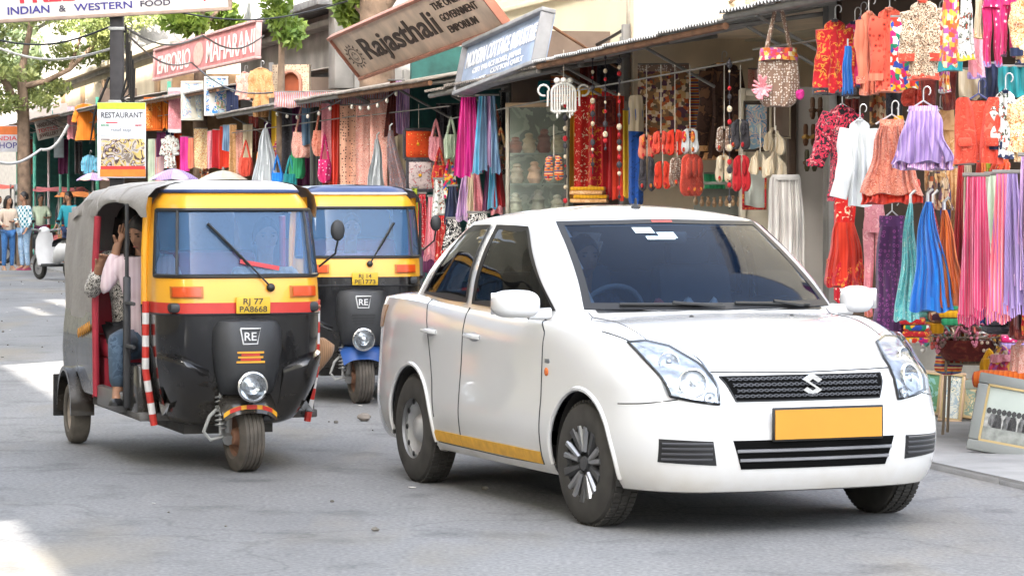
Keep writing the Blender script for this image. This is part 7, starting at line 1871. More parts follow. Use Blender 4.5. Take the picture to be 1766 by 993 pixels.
# pebble / broken brick behind the car
st = MB().ell((0, 0, .03), (.05, .035, .03), 10, 7, jit=.15).build('road_stone', mat('stone_grey', (.22, .19, .16), .9, var=.3)); st.location = P3(628, 724, CH * FPX / (726 - HV)); st.location.z = 0; tag(st, 'small loose stone on the road beside the farther rickshaw', 'stone')

lt = MB(); rl = random.Random(9)
for k in range(160):
    s_, o_ = rl.uniform(8, 60), 1.6 + abs(rl.gauss(0, 2.2)); p = W(s_, o_, 0); r_ = rl.uniform(.006, .022)
    if o_ > 9: continue
    if k % 3: lt.ell(p + Vector((0, 0, r_ * .5)), (r_, r_ * rl.uniform(.6, 1), r_ * .6), 6, 4, mi=0, jit=.2)
    else: lt.box(p + Vector((0, 0, .006)), (r_ * 2.5, r_ * 1.6, .003), Matrix.Rotation(rl.uniform(0, 3), 3, 'Z') @ Matrix.Rotation(rl.uniform(-.3, .3), 3, 'X'), mi=1)
tag(lt.build('road_grit', [mat('grit_grey', (.16, .145, .125), .9, var=.4), mat('paper_scrap', (.52, .50, .46), .8, var=.2)], smooth=0), kind='stuff')

# ------------------------------------------------------------------ carts, parasols and stalls at the far left
def parasol(label, u, vt, wpx, Y, m1, m2):
    q_ = pxm(Y); R = wpx / 2 / q_; p = P3(u, vt, Y); t = thing('parasol', label, 'parasol', (p.x, Y, 0)); H = p.z
    n = 8
    for k in range(n):
        A = []
        for r_ in np.linspace(0.02, 1, 6):
            A.append([Vector((R * r_ * cos(a), R * r_ * sin(a), H - .42 * R * r_ ** 1.7 - .02 * r_ * sin((a - 2 * pi * k / n) / (2 * pi / n) * pi))) for a in np.linspace(2 * pi * k / n, 2 * pi * (k + 1) / n, 5)])
        MB().grid(A).build('gore', m1 if k % 2 else m2, t)
    MB().tube([(0, 0, 0), (0, 0, H + .05)], .02, 6).build('pole', PIPE, t)
parasol('lilac parasol behind the nearer rickshaw roof', 300, 291, 84, 46, PT['lilac'], mat('parasol_mauve', (.42, .34, .44), .8, var=.1))
parasol('beige and sage parasol right of the lilac one', 385, 294, 100, 42, mat('parasol_beige', (.52, .43, .34), .8, var=.1), mat('parasol_sage', (.45, .42, .33), .8, var=.1))
parasol('floral parasol low left of the restaurant banner', 160, 298, 56, 50, PT['pink_print'], PT['lilac'])
def cart(label, u0, v0, u1, v1, Y, m1, m2):
    q_ = pxm(Y); w_ = (u1 - u0) / q_; zt = CH - (v0 - HV) / q_; p = P3((u0 + u1) / 2, v1, Y); t = thing('market_cart', label, 'cart', (p.x, Y, 0), -.15)
    MB().box((0, 0, .75), (w_, .9, .08), bev=.01).build('deck', m2, t)
    MB().box((0, -.42, .52), (w_, .04, .40), bev=.01).build('front_board', m1, t)
    A = [[Vector((x, y, zt - .10 * abs(y) / .55 - .03 * sin(x * 5) ** 2)) for y in np.linspace(-.6, .6, 7)] for x in np.linspace(-w_ * .55, w_ * .55, 14)]
    MB().grid(A).build('cover', m1, t)
    for x in (-w_ * .48, w_ * .48):
        for y in (-.4, .4): MB().box((x, y, zt / 2), (.04, .04, zt)).build('post', PIPE, t)
    for x in (-w_ * .3, w_ * .3): MB().lathe([(.28, -.02), (.30, 0), (.28, .02), (.25, 0)], 20, 'Y', (x, -.46, .30), closed=True).build('wheel', RUBBER, t)
    for k in range(6): MB().box((-w_ * .4 + w_ * .8 * k / 5, -.1, .88), (.16, .3, .18), bev=.02).build('crate', [PT['kantha'], PT['red_plain'], PT['green'], PT['orange']][k % 4], t)
cart('pink covered cart beneath the green posts', 66, 322, 140, 400, 76, mat('cart_pink', (.58, .16, .17), .8, var=.2), BROWNW)
cart('orange fronted cart beside the nearer rickshaw', 108, 330, 165, 400, 70, mat('cart_orange', (.60, .20, .05), .8, var=.2), BROWNW)
cart('red and white cart at the left edge behind the walkers', -30, 318, 28, 400, 84, mat('cart_red', (.50, .09, .06), .8, var=.2), GREYW)
for k, (u, Y, z1, c, lb) in enumerate(((60, 77, 3.4, (.10, .42, .33), 'thick green post nearest the tree'), (118, 74, 3.6, (.16, .52, .40), 'thin green post left of the orange kurta'), (104, 73.5, 2.9, (.20, .52, .42), 'short green post beneath the pale poster'), (84, 78, 3.0, (.50, .42, .44), 'pinkish white post with an orange foot'))):
    p = P3(u, 300, Y); t = thing('stall_post', lb, 'post', (p.x, Y, 0)); MB().tube([(0, 0, 0), (0, 0, z1)], .05 if k == 0 else .035, 8).build('shaft', mat('post_col_%d' % k, c, .6, var=.2), t)
    MB().box((0, 0, .04), (.2, .2, .08), bev=.01).build('foot', mat('post_foot', (.42, .17, .05), .7), t)
# white notice board and basket rack by the tree foot
t = thing('stall_rack', 'pale blue rack of boxes at the foot of the tree', 'rack', (P3(40, 300, 73).x, 73, 0)); q_ = pxm(73)
for k in range(4):
    MB().box((0, 0, 1.0 + k * .28), (.42, .3, .03), bev=.005).build('shelf', STEEL, t)
    for j in range(3): MB().box((-.13 + j * .13, -.02, 1.1 + k * .28), (.11, .2, .16), bev=.01).build('box', mat('rack_box_%d' % ((j + k) % 3), ((.45, .5, .55), (.35, .42, .45), (.5, .5, .48))[(j + k) % 3], .7, var=.2), t)
for x in (-.2, .2): MB().box((x, 0, 1.0), (.025, .3, 2.0)).build('upright', STEEL, t)

# ------------------------------------------------------------------ scooters
def scooter(label, u, v, rz, body, Y=None, rear=True):
    Y = CH * FPX / (v - HV); p = P3(u, v, Y); t = thing('scooter', label, 'scooter', (p.x, Y, 0), rz, 'parked scooters')
    for nm, x in (('rear_wheel', 0.), ('front_wheel', 1.24)):
        wo = MB().lathe([(.15, -.035), (.19, -.048), (.232, -.035), (.245, 0), (.232, .035), (.19, .048), (.15, .035)], 28, 'Y').build(nm, RUBBER, t, loc=(x, 0, .245))
        MB().lathe([(.155, -.03), (.05, -.035), (.04, -.05), (.001, -.05)], 20, 'Y').lathe([(.155, .03), (.05, .035), (.04, .05), (.001, .05)], 20, 'Y').build('rim', mat('scooter_rim', (.30, .30, .31), .4, .5), wo)
    st = [(-.22, .08, .66, .72), (-.05, .16, .48, .80), (.2, .19, .40, .82), (.42, .16, .36, .72), (.55, .10, .30, .45)]
    A = []
    for x, hw, z0, z1 in st: A.append([Vector((x, hw * cos(a) , (z0 + z1) / 2 + (z1 - z0) / 2 * sin(a))) for a in np.linspace(0, 2 * pi, 17)[:-1]])
    MB().grid(A, wrap=True).add(A[0], [tuple(range(16))]).add(A[-1], [tuple(range(16))]).build('rear_body', body, t)
    A = [[Vector((x, y * hw, z)) for y in np.linspace(-1, 1, 7)] for x, hw, z in ((-.30, .09, .80), (-.15, .15, .86), (.15, .16, .85), (.45, .13, .80), (.58, .09, .74))]
    B = [[p_ - Vector((0, 0, .07)) for p_ in r] for r in A]
    MB().grid(A).grid(B, flip=True).grid([A[0], B[0]]).grid([A[-1], B[-1]]).build('seat', mat('scooter_seat', (.03, .03, .04), .6), t)
    MB().box((.72, 0, .30), (.42, .34, .06), bev=.02).build('footboard', RMATT, t)
    A = [[Vector((x - .04 * (1 - abs(y)), y * hw, z)) for y in np.linspace(-1, 1, 7)] for x, hw, z in ((.90, .20, .30), (.98, .22, .55), (1.02, .19, .80), (.99, .14, .95))]
    MB().grid(A).grid([[p_ + Vector((.05, 0, 0)) for p_ in r] for r in A]).build('front_apron', body, t)
    fe = [[Vector((1.24 + cos(a) * .285, y, .245 + sin(a) * .285)) for y in (-.07, -.04, .04, .07)] for a in np.linspace(.3, 2.7, 12)]
    MB().grid(fe).build('front_mudguard', body, t)
    fe = [[Vector((cos(a) * .275, y, .245 + sin(a) * .275)) for y in (-.06, .06)] for a in np.linspace(.9, 3.5, 12)]
    MB().grid(fe).build('rear_mudguard', RMATT, t)
    MB().tube([(1.24, .07, .245), (1.10, .05, .80), (1.0, 0, .98)], .025, 6).tube([(.98, -.33, 1.02), (1.02, -.12, 1.0), (1.02, .12, 1.0), (.98, .33, 1.02)], .02, 6).build('handlebar', STEEL, t)
    MB().ell((1.06, 0, .98), (.09, .13, .09), 14, 10).build('headlight', body, t)
    MB().ell((-.25, 0, .70), (.05, .09, .045), 10, 6).build('tail_light', mat('tail_red', (.45, .02, .04), .3), t)
    MB().tube([(.25, -.14, .26), (-.1, -.15, .28), (-.32, -.15, .34)], [.03, .05, .05], 10).build('exhaust', STEEL, t)
    for sg in (-1, 1): MB().tube([(1.0, .2 * sg, 1.02), (1.0, .27 * sg, 1.14)], .007, 5).ell((1.0, .28 * sg, 1.18), (.012, .05, .035), 10, 6).build('mirror', BLACK, t)
    return t
scooter('white scooter in front of the man in the teal jacket', 121, 484, radians(128), mat('scooter_white', (.62, .62, .62), .3, var=.05, coat=.4))
scooter('dark grey scooter beside the man in the checked shirt', 76, 455, radians(150), mat('scooter_dark', (.09, .095, .11), .3, var=.1, coat=.3))

# ------------------------------------------------------------------ people
SKIN = mat('skin_brown', (.33, .17, .10), .55, var=.08, scale=12); HAIR = mat('dark_hair', (.012, .009, .008), .55, var=.3, scale=30)
DENIM = pat('cloth_denim', ['#3f6fa8', '#4a7ab0', '#35609a'], 'floral', 14); LDENIM = pat('cloth_pale_denim', ['#9db8d2', '#8aa9c8', '#b0c6da'], 'floral', 12)
def hand(J, E, k, d, up, sp=.02, curl=.5, s=1.):
    """palm chain from wrist joint index k in direction d with five fingers"""
    d = Vector(d).normalized(); up = Vector(up).normalized(); sd = d.cross(up).normalized(); w0 = Vector(J[k][:3])
    J.append((*(w0 + d * .06 * s), .026 * s, .014 * s)); pk = len(J) - 1; E.append((k, pk))
    for i, (o_, l) in enumerate(((-1.5, .062), (-.5, .078), (.5, .072), (1.5, .055))):
        a = w0 + d * .09 * s + sd * o_ * .018 * s; b = a + (d * (1 - curl) + up * curl).normalized() * l * .55 * s; c = b + (d * (1 - 1.6 * curl) + up * 1.4 * curl).normalized() * l * .45 * s
        for p in (a, b, c): J.append((*p, .0085 * s))
        n = len(J); E += [(pk, n - 3), (n - 3, n - 2), (n - 2, n - 1)]
    a = w0 + d * .035 * s - sd * .032 * s; b = a + (d * .6 + up * .5 - sd * .4).normalized() * .04 * s
    J.append((*a, .011 * s)); J.append((*b, .0085 * s)); n = len(J); E += [(k, n - 2), (n - 2, n - 1)]
def person(label, loc, rz, pose, top, bottom, hairlen=0, female=False, shoes=None, scale=1., head_turn=0., head_tilt=0., cuff='long', topmb=None):
    """pose: dict of joints (x right, -y forward, z up) in metres for a 1.7 m body"""
    t = thing('person', label, 'person', loc, rz); t.scale = (scale,) * 3
    P = dict(pel=(0, 0, .93), spine=(0, 0, 1.10), chest=(0, 0, 1.30), neck=(0, .005, 1.46), head0=(0, -.01, 1.54), head1=(0, -.015, 1.64),
             shl=(.17, 0, 1.40), ell=(.22, .02, 1.13), wrl=(.23, -.05, .90), shr=(-.17, 0, 1.40), elr=(-.22, .02, 1.13), wrr=(-.23, -.05, .90),
             hil=(.09, 0, .88), knl=(.10, -.02, .49), anl=(.10, .03, .09), tol=(.12, -.13, .03), hir=(-.09, 0, .88), knr=(-.10, -.02, .49), anr=(-.10, .03, .09), tor=(-.12, -.13, .03))
    P.update({k_: v_ for k_, v_ in pose.items() if not k_.startswith('grip')})
    R = dict(pel=.12, spine=.105, chest=.125, neck=.05, head0=.058, head1=.06, shl=.058, ell=.042, wrl=.028, shr=.058, elr=.042, wrr=.028, hil=.085, knl=.058, anl=.038, tol=.028, hir=.085, knr=.058, anr=.038, tor=.028)
    names = list(P); ix = {n: i for i, n in enumerate(names)}
    CL = {'pel': .74, 'spine': .74, 'chest': .74, 'shl': .78, 'shr': .78, 'ell': .85, 'elr': .85, 'hil': .8, 'hir': .8, 'knl': .85, 'knr': .85}
    J = [(*P[n], R[n] * CL.get(n, 1), R[n] * CL.get(n, 1) * (.68 if n in ('pel', 'spine', 'chest') else 1)) for n in names]
    E0 = [('pel', 'spine'), ('spine', 'chest'), ('chest', 'neck'), ('neck', 'head0'), ('head0', 'head1'), ('chest', 'shl'), ('shl', 'ell'), ('ell', 'wrl'), ('chest', 'shr'), ('shr', 'elr'), ('elr', 'wrr'), ('pel', 'hil'), ('hil', 'knl'), ('knl', 'anl'), ('anl', 'tol'), ('pel', 'hir'), ('hir', 'knr'), ('knr', 'anr'), ('anr', 'tor')]
    E = [(ix[a], ix[b]) for a, b in E0]
    for s_ in 'lr':
        a, b = Vector(P['el' + s_]), Vector(P['wr' + s_]); d = (b - a).normalized(); up = Vector((0, -1, 0)) if abs(d.y) < .8 else Vector((0, 0, 1))
        hand(J, E, ix['wr' + s_], d, up, curl=.35 if not pose.get('grip' + s_) else .75)
    J = [j for j in J]
    skin_obj('body', J, E, SKIN, t, 1, ix['pel'])
    # head with a face
    hc = Vector(P['head1']) + Vector((0, 0, .005)); HR = Matrix.Rotation(head_turn, 3, 'Z') @ Matrix.Rotation(head_tilt, 3, 'X')
    n, m = 22, 18; A = []
    for i in range(m + 1):
        th = pi * i / m; row = []
        for j in range(n):
            q_ = 2 * pi * j / n; x, y, z = .074 * sin(th) * cos(q_), .094 * sin(th) * sin(q_), .115 * cos(th)
            if z < 0: x *= 1 + z * 2.4; y = y * (1 + z * .8) - (.012 if y < 0 else -.0) * (-z / .115)
            if y < 0:
                fx = math.exp(-(x / .014) ** 2); y -= .022 * fx * math.exp(-((z + .020) / .022) ** 2)       # nose
                for ex in (-.03, .03): y += .009 * math.exp(-((x - ex) / .016) ** 2 - ((z - .008) / .014) ** 2)   # eye sockets
                y -= .006 * math.exp(-(x / .024) ** 2) * math.exp(-((z + .058) / .010) ** 2)      # lips
                y -= .006 * math.exp(-(x / .03) ** 2) * math.exp(-((z + .095) / .016) ** 2)
            row.append(hc + HR @ Vector((x, y, z)))
        A.append(row)
    hd = MB().grid(A, wrap=True).build('head', SKIN, t)
    ey = MB(); br = MB(); lp = MB(); er = MB()
    for sx in (-1, 1):
        ey.ell(hc + HR @ Vector((sx * .030, -.076, .008)), (.012, .008, .007), 8, 6); br.ell(hc + HR @ Vector((sx * .030, -.084, .026)), (.018, .006, .004), 8, 5)
        er.ell(hc + HR @ Vector((sx * .072, .005, -.002)), (.010, .020, .030), 8, 6)
    lp.ell(hc + HR @ Vector((0, -.085, -.060)), (.022, .008, .006), 10, 5)
    ey.build('eyes', mat('eye_dark', (.03, .02, .02), .2), hd); br.build('eyebrows', HAIR, hd)['kind'] = 'stuff'; lp.build('lips', mat('lip', (.30, .09, .07), .5), hd); er.build('ears', SKIN, hd)
    hr = MB(); A = []
    for i in range(11):
        th = pi * .62 * i / 10; row = []
        for j in range(24):
            q_ = 2 * pi * j / 24; fr = max(0, -sin(q_)); lim = th * (1 - .48 * fr); r_ = 1.09 + .03 * sin(7 * q_ + 3 * th)
            row.append(hc + HR @ Vector((.076 * sin(lim) * cos(q_) * r_, .098 * sin(lim) * sin(q_) * r_ + .006, .118 * cos(lim) * r_)))
        A.append(row)
    hr.grid(A, wrap=True)
    if hairlen:
        for k in range(26):
            a = pi * (-.08 + 1.16 * k / 25); p0 = hc + HR @ Vector((.078 * cos(a), .09 * sin(a), .03)); ln = hairlen * rnd.uniform(.85, 1.1)
            hr.tube([p0, p0 + Vector((.02 * cos(a), .02 * sin(a), -ln * .4)), p0 + Vector((.01 * cos(a) + .01 * sin(k), .03 * sin(a) + .02, -ln))], [.026, .024, .006], 6)
    hr.build('hair', HAIR, hd)
    # clothing
    T = ['pel', 'spine', 'chest', 'neck', 'shl', 'shr', 'ell', 'elr'] + (['wrl', 'wrr'] if cuff == 'long' else [])
    i2 = {n_: i for i, n_ in enumerate(T)}; JT = []
    for n_ in T:
        p = Vector(P[n_]); r_ = R[n_] + .016
        if n_ == 'neck': p = p - (Vector(P['neck']) - Vector(P['chest'])) * .28; r_ = .062
        if n_ == 'pel': p.z -= .06; r_ += .02 if female else .012
        if n_[:2] == 'wr': p = Vector(P['el' + n_[2]]).lerp(p, .88)
        if n_[:2] == 'el' and cuff != 'long': r_ += .012
        JT.append((*p, r_, r_ * (.78 if n_ in ('pel', 'spine', 'chest') else 1)))
    ET = [('pel', 'spine'), ('spine', 'chest'), ('chest', 'neck'), ('chest', 'shl'), ('chest', 'shr'), ('shl', 'ell'), ('shr', 'elr')] + ([('ell', 'wrl'), ('elr', 'wrr')] if cuff == 'long' else [])
    skin_obj('shirt', JT, [(i2[a], i2[b]) for a, b in ET], top, t, 1, 0)
    T = ['pel', 'hil', 'knl', 'anl', 'hir', 'knr', 'anr']; i2 = {n_: i for i, n_ in enumerate(T)}
    JT = [(*P[n_], R[n_] + (.014 if n_[0] != 'a' else .022), (R[n_] + .014) * (.78 if n_ == 'pel' else 1)) for n_ in T]
    skin_obj('trousers', JT, [(i2[a], i2[b]) for a, b in (('pel', 'hil'), ('hil', 'knl'), ('knl', 'anl'), ('pel', 'hir'), ('hir', 'knr'), ('knr', 'anr'))], bottom, t, 1, 0)
    for s_ in 'lr':
        a, b = Vector(P['an' + s_]), Vector(P['to' + s_]); d = (b - a); d.z = 0
        if d.length < .02: d = Vector((0, -.1, 0))
        d.normalize(); lowz = min(a.z - .09, b.z - .03)
        sh_ = MB(); AA = []
        for x, hw, hh in ((-.07, .030, .06), (-.04, .042, .085), (.05, .044, .075), (.12, .048, .05), (.17, .040, .04), (.195, .02, .025)):
            c = a + d * x; sdv = Vector((-d.y, d.x, 0)); AA.append([Vector((c.x, c.y, lowz)) + sdv * (hw * cos(q_)) + Vector((0, 0, max(0, sin(q_)) * hh + .0)) for q_ in np.linspace(0, 2 * pi, 13)[:-1]])
        sh_.grid(AA, wrap=True); sh_.add(AA[0], [tuple(range(12))]); sh_.add(AA[-1], [tuple(range(12))])
        sh_.build('shoe', shoes or BLACK, t)
    return t
CHECK = pat('cloth_teal_check', ['#3f7f8f', '#dfe9ea'], 'check', 16); BEIGE = pat('cloth_beige_knit', ['#d8c3b0', '#cdb8a4'], 'stripes', 8)
TEALJ = mat('teal_jacket', (.01, .22, .28), .7, var=.12, scale=8); NAVYP = pat('cloth_navy_p', ['#26324f', '#2f3c5c'], 'floral', 10)
def ground(u, v): Y = CH * FPX / (v - HV); return Vector(((u - CX) * Y / FPX, Y, 0))
person('woman in beige top and blue jeans facing the checked shirt man', ground(14, 466), .55, dict(elr=(-.24, -.02, 1.14), wrr=(-.18, -.20, 1.06), ell=(.22, .0, 1.15), wrl=(.12, -.22, 1.10)), BEIGE, DENIM, .22, True, mat('tan_shoe', (.32, .22, .15), .7), .97, .3)
per = person('man in teal checked shirt and pale jeans at the left', ground(42, 466), -.75, dict(elr=(-.23, .0, 1.15), wrr=(-.14, -.21, 1.10), wrl=(.22, -.12, .92)), CHECK, LDENIM, 0, False, mat('maroon_shoe', (.25, .05, .09), .6), 1.02, -.3)
person('man in teal jacket with dark backpack behind the white scooter', ground(119, 462), -.5, dict(elr=(-.24, -.03, 1.14), wrr=(-.20, -.22, .98), ell=(.24, -.03, 1.14), wrl=(.22, -.22, .98)), TEALJ, NAVYP, 0, False, BLACK, 1.03, -.2, .3)
bp = thing('backpack', 'dark backpack with a pale badge worn by the man in teal', 'backpack', ground(119, 462) + Vector((.10, .12, 1.18)), -.5)
MB().box((.03, .09, .0), (.32, .18, .46), bev=.06).build('pack', mat('pack_navy', (.03, .035, .06), .7), bp); MB().box((.03, .19, -.08), (.24, .06, .2), bev=.03).build('pocket', MATS['pack_navy'], bp)
for sx in (-1, 1): MB().tube([(.03 + sx * .11, .02, .22), (.03 + sx * .12, -.10, .26), (.03 + sx * .12, -.17, .12), (.03 + sx * .12, -.10, -.12), (.03 + sx * .11, .02, -.18)], .022, 6, flat=.4).build('strap', MATS['pack_navy'], bp)
MB().box((.13, .23, -.05), (.07, .006, .08), bev=.002).build('badge', WHITEP, bp)
person('walker in navy top at the very left edge', ground(-4, 458), .9, dict(), NAVYP, mat('dark_trousers', (.05, .05, .06), .8), 0, True, BLACK, .98, .3)
person('person in pale yellow shirt behind the dark scooter', ground(70, 452), .2, dict(ell=(.25, -.05, 1.16), wrl=(.15, -.22, 1.15)), PT['palegreen'], PT['plum'], 0, False, BLACK, 1.0, .4, cuff='short')
# stall keepers in the shade
person('stall keeper in a dark shirt between the green posts', Vector((P3(112, 300, 80).x, 80, .1)), .0, dict(), PT['charcoal'], PT['navy'], 0, False, BLACK, 1.)
# ---- inside the nearer rickshaw (seated); local frame: x forward, so people face +x
def in_rick(r, lx, ly, lz):
    bpy.context.view_layer.update(); return r.matrix_world @ Vector((lx, ly, lz))
RZA = -pi / 2 + radians(18.5)
SEAT = dict(pel=(0, .0, .93), hil=(.09, 0, .90), hir=(-.09, 0, .90), knl=(.13, -.42, .94), knr=(-.13, -.42, .94), anl=(.13, -.38, .62), anr=(-.13, -.38, .62), tol=(.13, -.52, .56), tor=(-.13, -.52, .56))
MONO = pat('cloth_mono_print', ['#dcd6cc', '#2f2b28', '#e9e4da', '#57504a'], 'floral', 42)
BLUSH = pat('cloth_blush_shirt', ['#e3cfd2', '#d9c1c6'], 'stripes', 9)
d1 = dict(SEAT); d1.update(elr=(-.30, -.18, 1.18), wrr=(-.26, -.30, 1.36), gripr=1, knl=(.13, -.36, .88), knr=(-.15, -.36, .88), anl=(.13, -.30, .58), anr=(-.15, -.30, .58), tol=(.13, -.44, .52), tor=(-.15, -.44, .52))
person('woman in black and white print holding the bar of the nearer rickshaw', in_rick(RICK_A, -1.62, -.36, -.14), RZA + pi / 2, d1, MONO, mat('black_leggings', (.02, .02, .022), .8), .30, True, mat('pink_shoe', (.55, .10, .16), .6), .97, .5, .1)
d2 = dict(SEAT); d2.update(ell=(.24, -.16, 1.20), wrl=(.2, -.36, 1.10), elr=(-.26, -.10, 1.22), wrr=(-.16, -.10, 1.52), spine=(0, -.04, 1.12), chest=(0, -.09, 1.32), neck=(0, -.12, 1.47), head0=(0, -.14, 1.53), head1=(0, -.16, 1.60), shl=(.17, -.09, 1.41), shr=(-.17, -.09, 1.41))
person('passenger in pale blush shirt with long dark hair in the nearer rickshaw', in_rick(RICK_A, -1.16, -.36, -.16), RZA + pi / 2 - .3, d2, BLUSH, pat('cloth_slate_denim', ['#4a5b6c', '#55677a', '#3f4f60'], 'floral', 14), .34, True, BLACK, .97, -.6, .35)
d3 = dict(SEAT); d3.update(ell=(.26, -.20, 1.18), wrl=(.2, -.42, 1.2), elr=(-.26, -.20, 1.18), wrr=(-.2, -.42, 1.2), knl=(.35, -.30, .97), anl=(.10, -.24, .68), tol=(.10, -.36, .62))
person('rickshaw driver with brown trousered knee poking out at the far side', in_rick(RICK_A, -.62, .28, -.22), RZA + pi / 2, d3, PT['oatmeal'], pat('cloth_brown_trouser', ['#9c7a5c', '#8a6a4e'], 'stripes', 22), 0, False, BLACK, .97)
d4 = dict(SEAT); d4.update(ell=(.26, -.20, 1.18), wrl=(.2, -.42, 1.2), elr=(-.26, -.20, 1.18), wrr=(-.2, -.42, 1.2))
person('driver in pink shirt behind the windscreen of the farther rickshaw', in_rick(RICK_B, -.66, 0, -.22), -pi / 2 + radians(10) + pi / 2, d4, PT['pink'], NAVYP, 0, False, BLACK, .97)
# car driver
d5 = dict(SEAT); d5.update(ell=(.24, -.22, 1.20), wrl=(.14, -.42, 1.22), elr=(-.24, -.22, 1.20), wrr=(-.14, -.42, 1.22))
bpy.context.view_layer.update()
person('driver in a dark shirt at the wheel of the white sedan', CAR.matrix_world @ Vector((-1.16, -.36, -.30)), -pi / 2 + radians(22.5) + pi / 2, d5, PT['charcoal'], NAVYP, 0, False, BLACK, .97)

# ------------------------------------------------------------------ trees
BARK = mat('bark', (.19, .13, .09), .95, var=.4, scale=6, bump=.8, bscale=14)
def leafmat(name, a, b):
    if name in MATS: return MATS[name]
    m, t, bs = _new(name); tc = t.nodes.new("ShaderNodeTexCoord"); n = t.nodes.new("ShaderNodeTexNoise"); n.inputs["Scale"].default_value = 2.5; n.inputs["Detail"].default_value = 6
    t.links.new(tc.outputs["Object"], n.inputs[0]); r = t.nodes.new("ShaderNodeValToRGB"); r.color_ramp.elements[0].position = .35; r.color_ramp.elements[1].position = .65
    r.color_ramp.elements[0].color = (*a, 1); r.color_ramp.elements[1].color = (*b, 1); t.links.new(n.outputs["Fac"], r.inputs[0]); t.links.new(r.outputs[0], bs.inputs["Base Color"])
    bs.inputs["Roughness"].default_value = .5
    tl = t.nodes.new("ShaderNodeBsdfTranslucent"); t.links.new(r.outputs[0], tl.inputs[0]); mx = t.nodes.new("ShaderNodeMixShader"); mx.inputs[0].default_value = .4
    t.links.new(bs.outputs[0], mx.inputs[1]); t.links.new(tl.outputs[0], mx.inputs[2]); t.links.new(mx.outputs[0], t.nodes["Material Output"].inputs[0]); MATS[name] = m; return m
def leaves(clumps, n, size, seed):
    rg = np.random.default_rng(seed); mb = MB(); V = []; F = []
    wts = np.array([c[1][0] * c[1][1] * c[1][2] for c in clumps]) ** .6; wts /= wts.sum()
    pick = rg.choice(len(clumps), n, p=wts)
    d = rg.normal(size=(n, 3)); d /= np.linalg.norm(d, axis=1)[:, None]; rad = rg.random(n) ** .45
    a = rg.normal(size=(n, 3)); a /= np.linalg.norm(a, axis=1)[:, None]; b = np.cross(a, rg.normal(size=(n, 3))); b /= np.linalg.norm(b, axis=1)[:, None]
    C = np.array([c[0] for c in clumps])[pick] + d * rad[:, None] * np.array([c[1] for c in clumps])[pick]
    sz = size * rg.uniform(.6, 1.3, n)[:, None]
    pts = np.stack([C - a * sz, C + b * sz * .4, C + a * sz, C - b * sz * .4], 1).reshape(-1, 3)
    mb.v = [tuple(p) for p in pts]; mb.f = [(4 * i, 4 * i + 1, 4 * i + 2, 4 * i + 3) for i in range(n)]; mb.mi = [0] * n
    return mb
def tree(label, base, limbs, clumps, n, size, lm, seed, group=None):
    t = thing('tree', label, 'tree', base, 0, group); mb = MB()
    for pts, r in limbs: mb.tube(pts, r, 9)
    mb.build('trunk', BARK, t, 60)
    me = leaves(clumps, n, size, seed)
    o = me.build('crown', lm, t, 0); o['kind'] = 'stuff'
    return t
YT = 71.0; q_ = pxm(YT)
def loc(u, v, dy=0.): p = P3(u, v, YT); return (p.x - TB.x, dy, p.z)
TB = Vector((P3(38, 300, YT).x, YT, 0))
LM1 = leafmat('leaf_olive', (.12, .16, .045), (.34, .37, .13)); LM2 = leafmat('leaf_bright', (.11, .19, .03), (.28, .36, .06)); LM3 = leafmat('leaf_grey_green', (.09, .13, .07), (.22, .27, .14))
limbs = [([loc(42, 470), loc(42, 300), loc(40, 200), loc(38, 120)], [.20, .17, .15, .11]), ([loc(40, 200), loc(18, 160), loc(-6, 110), loc(-30, 60)], [.11, .10, .08, .04]), ([loc(39, 150), loc(80, 140), loc(120, 120), loc(160, 80), loc(190, 30)], [.09, .07, .06, .05, .02]), ([loc(38, 120), loc(50, 60), loc(60, 0), loc(65, -60)], [.09, .07, .05, .02]), ([loc(120, 120), loc(140, 60), loc(150, 0)], [.05, .04, .02])]
rg = random.Random(5); cl = []
for k in range(70):
    u, v = rg.uniform(-60, 290), rg.uniform(-90, 150)
    if v > 90 and u > 150: v -= 80
    if u > 215 and 30 > v > -20 : continue
    cl.append((loc(u, v, rg.uniform(-1.6, 1.6)), (rg.uniform(.3, .62), rg.uniform(.3, .6), rg.uniform(.18, .36))))
for u, v in ((5, 165), (-15, 185), (25, 180), (60, 165), (80, 178), (10, 120), (60, 110), (95, 150)): cl.append((loc(u, v, rg.uniform(-.6, .6)), (.42, .4, .24)))
tree('big olive leaved street tree at the left with a forked trunk', TB, limbs, cl, 15000, .085, LM1, 1, 'street trees')
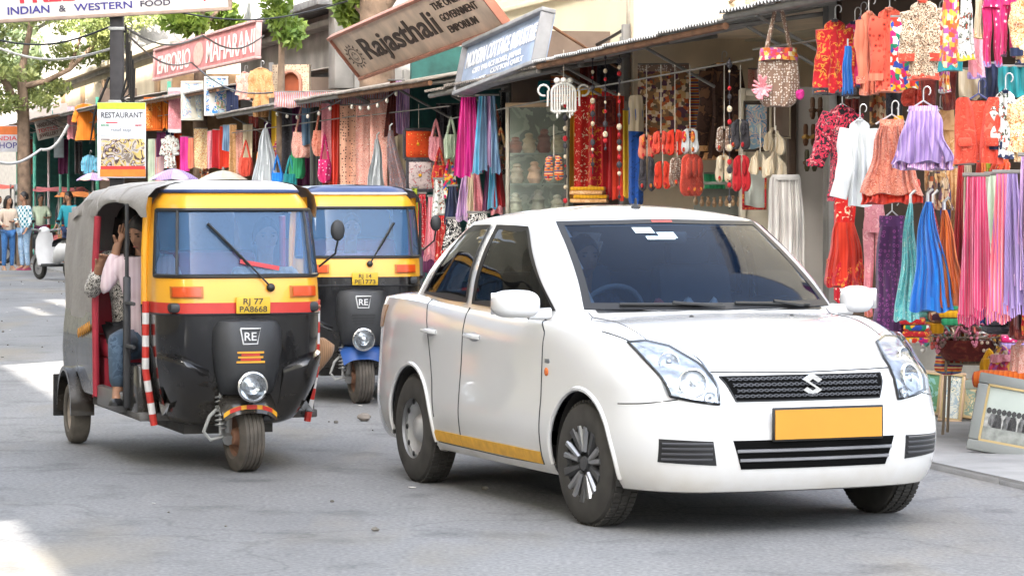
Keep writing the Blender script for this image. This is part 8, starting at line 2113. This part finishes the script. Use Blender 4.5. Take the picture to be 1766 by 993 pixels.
# trees behind the buildings
TB = Vector((P3(330, 300, 47).x + .3, 52, 0)); YT = 52; 
cl = [(loc(u, v, rg.uniform(-.8, .8)), (.34, .34, .22)) for u, v in ((310, 38), (335, 45), (350, 20), (375, 15), (390, 40), (325, 8), (360, -20), (345, -50), (305, -20))]
tree('bright green tree above the pink sign', TB, [([loc(345, 470), loc(345, 200), loc(345, 30), loc(350, -60)], [.14, .13, .09, .03]), ([loc(345, 60), loc(320, 20)], [.06, .03]), ([loc(345, 50), loc(380, 15)], [.06, .03])], cl, 2200, .10, LM2, 2, 'street trees')
YT = 41; TB = Vector((P3(480, 300, YT).x, YT, 0))
cl = [(loc(u, v, rg.uniform(-.5, .5)), (.22, .24, .16)) for u, v in ((478, 30), (490, 55), (505, 65), (480, 10), (465, -10), (498, 40))]
tree('small yellow green tree in front of the grey building', TB, [([loc(484, 470), loc(484, 200), loc(486, 40), loc(480, -20)], [.07, .06, .04, .02])], cl, 900, .075, LM2, 3, 'street trees')
YT = 38.5; TB = Vector((P3(646, 300, YT).x, YT, 0))
cl = [(loc(u, v, rg.uniform(-.5, .5)), (.24, .25, .22)) for u, v in ((600, 10), (608, 30), (595, -15), (615, -30), (680, -40), (640, -70), (700, -60))]
tree('thick brown trunk rising behind the tan sign', TB, [([loc(650, 470), loc(650, 100), loc(648, 40), loc(640, -60)], [.26, .24, .22, .16]), ([loc(648, 30), loc(690, -30), loc(720, -80)], [.12, .09, .05]), ([loc(648, 45), loc(612, 10)], [.08, .03])], cl, 1600, .085, LM2, 4, 'street trees')
YT = 95; TB = Vector((P3(230, 300, YT).x, YT, 0))
cl = [(loc(u, v, rg.uniform(-2, 2)), (1.1, 1.1, .7)) for u, v in ((60, 60), (100, 90), (150, 60), (200, 90), (250, 130), (280, 100), (300, 140), (30, 120), (120, 20), (190, 30), (80, 140), (150, 130))]
tree('large hazy grey green tree beyond the beige building', TB, [([loc(170, 450), loc(170, 200), loc(160, 60)], [.5, .4, .2]), ([loc(170, 180), loc(240, 110)], [.25, .1]), ([loc(170, 190), loc(90, 110)], [.25, .1])], cl, 5000, .2, LM3, 6, 'street trees')
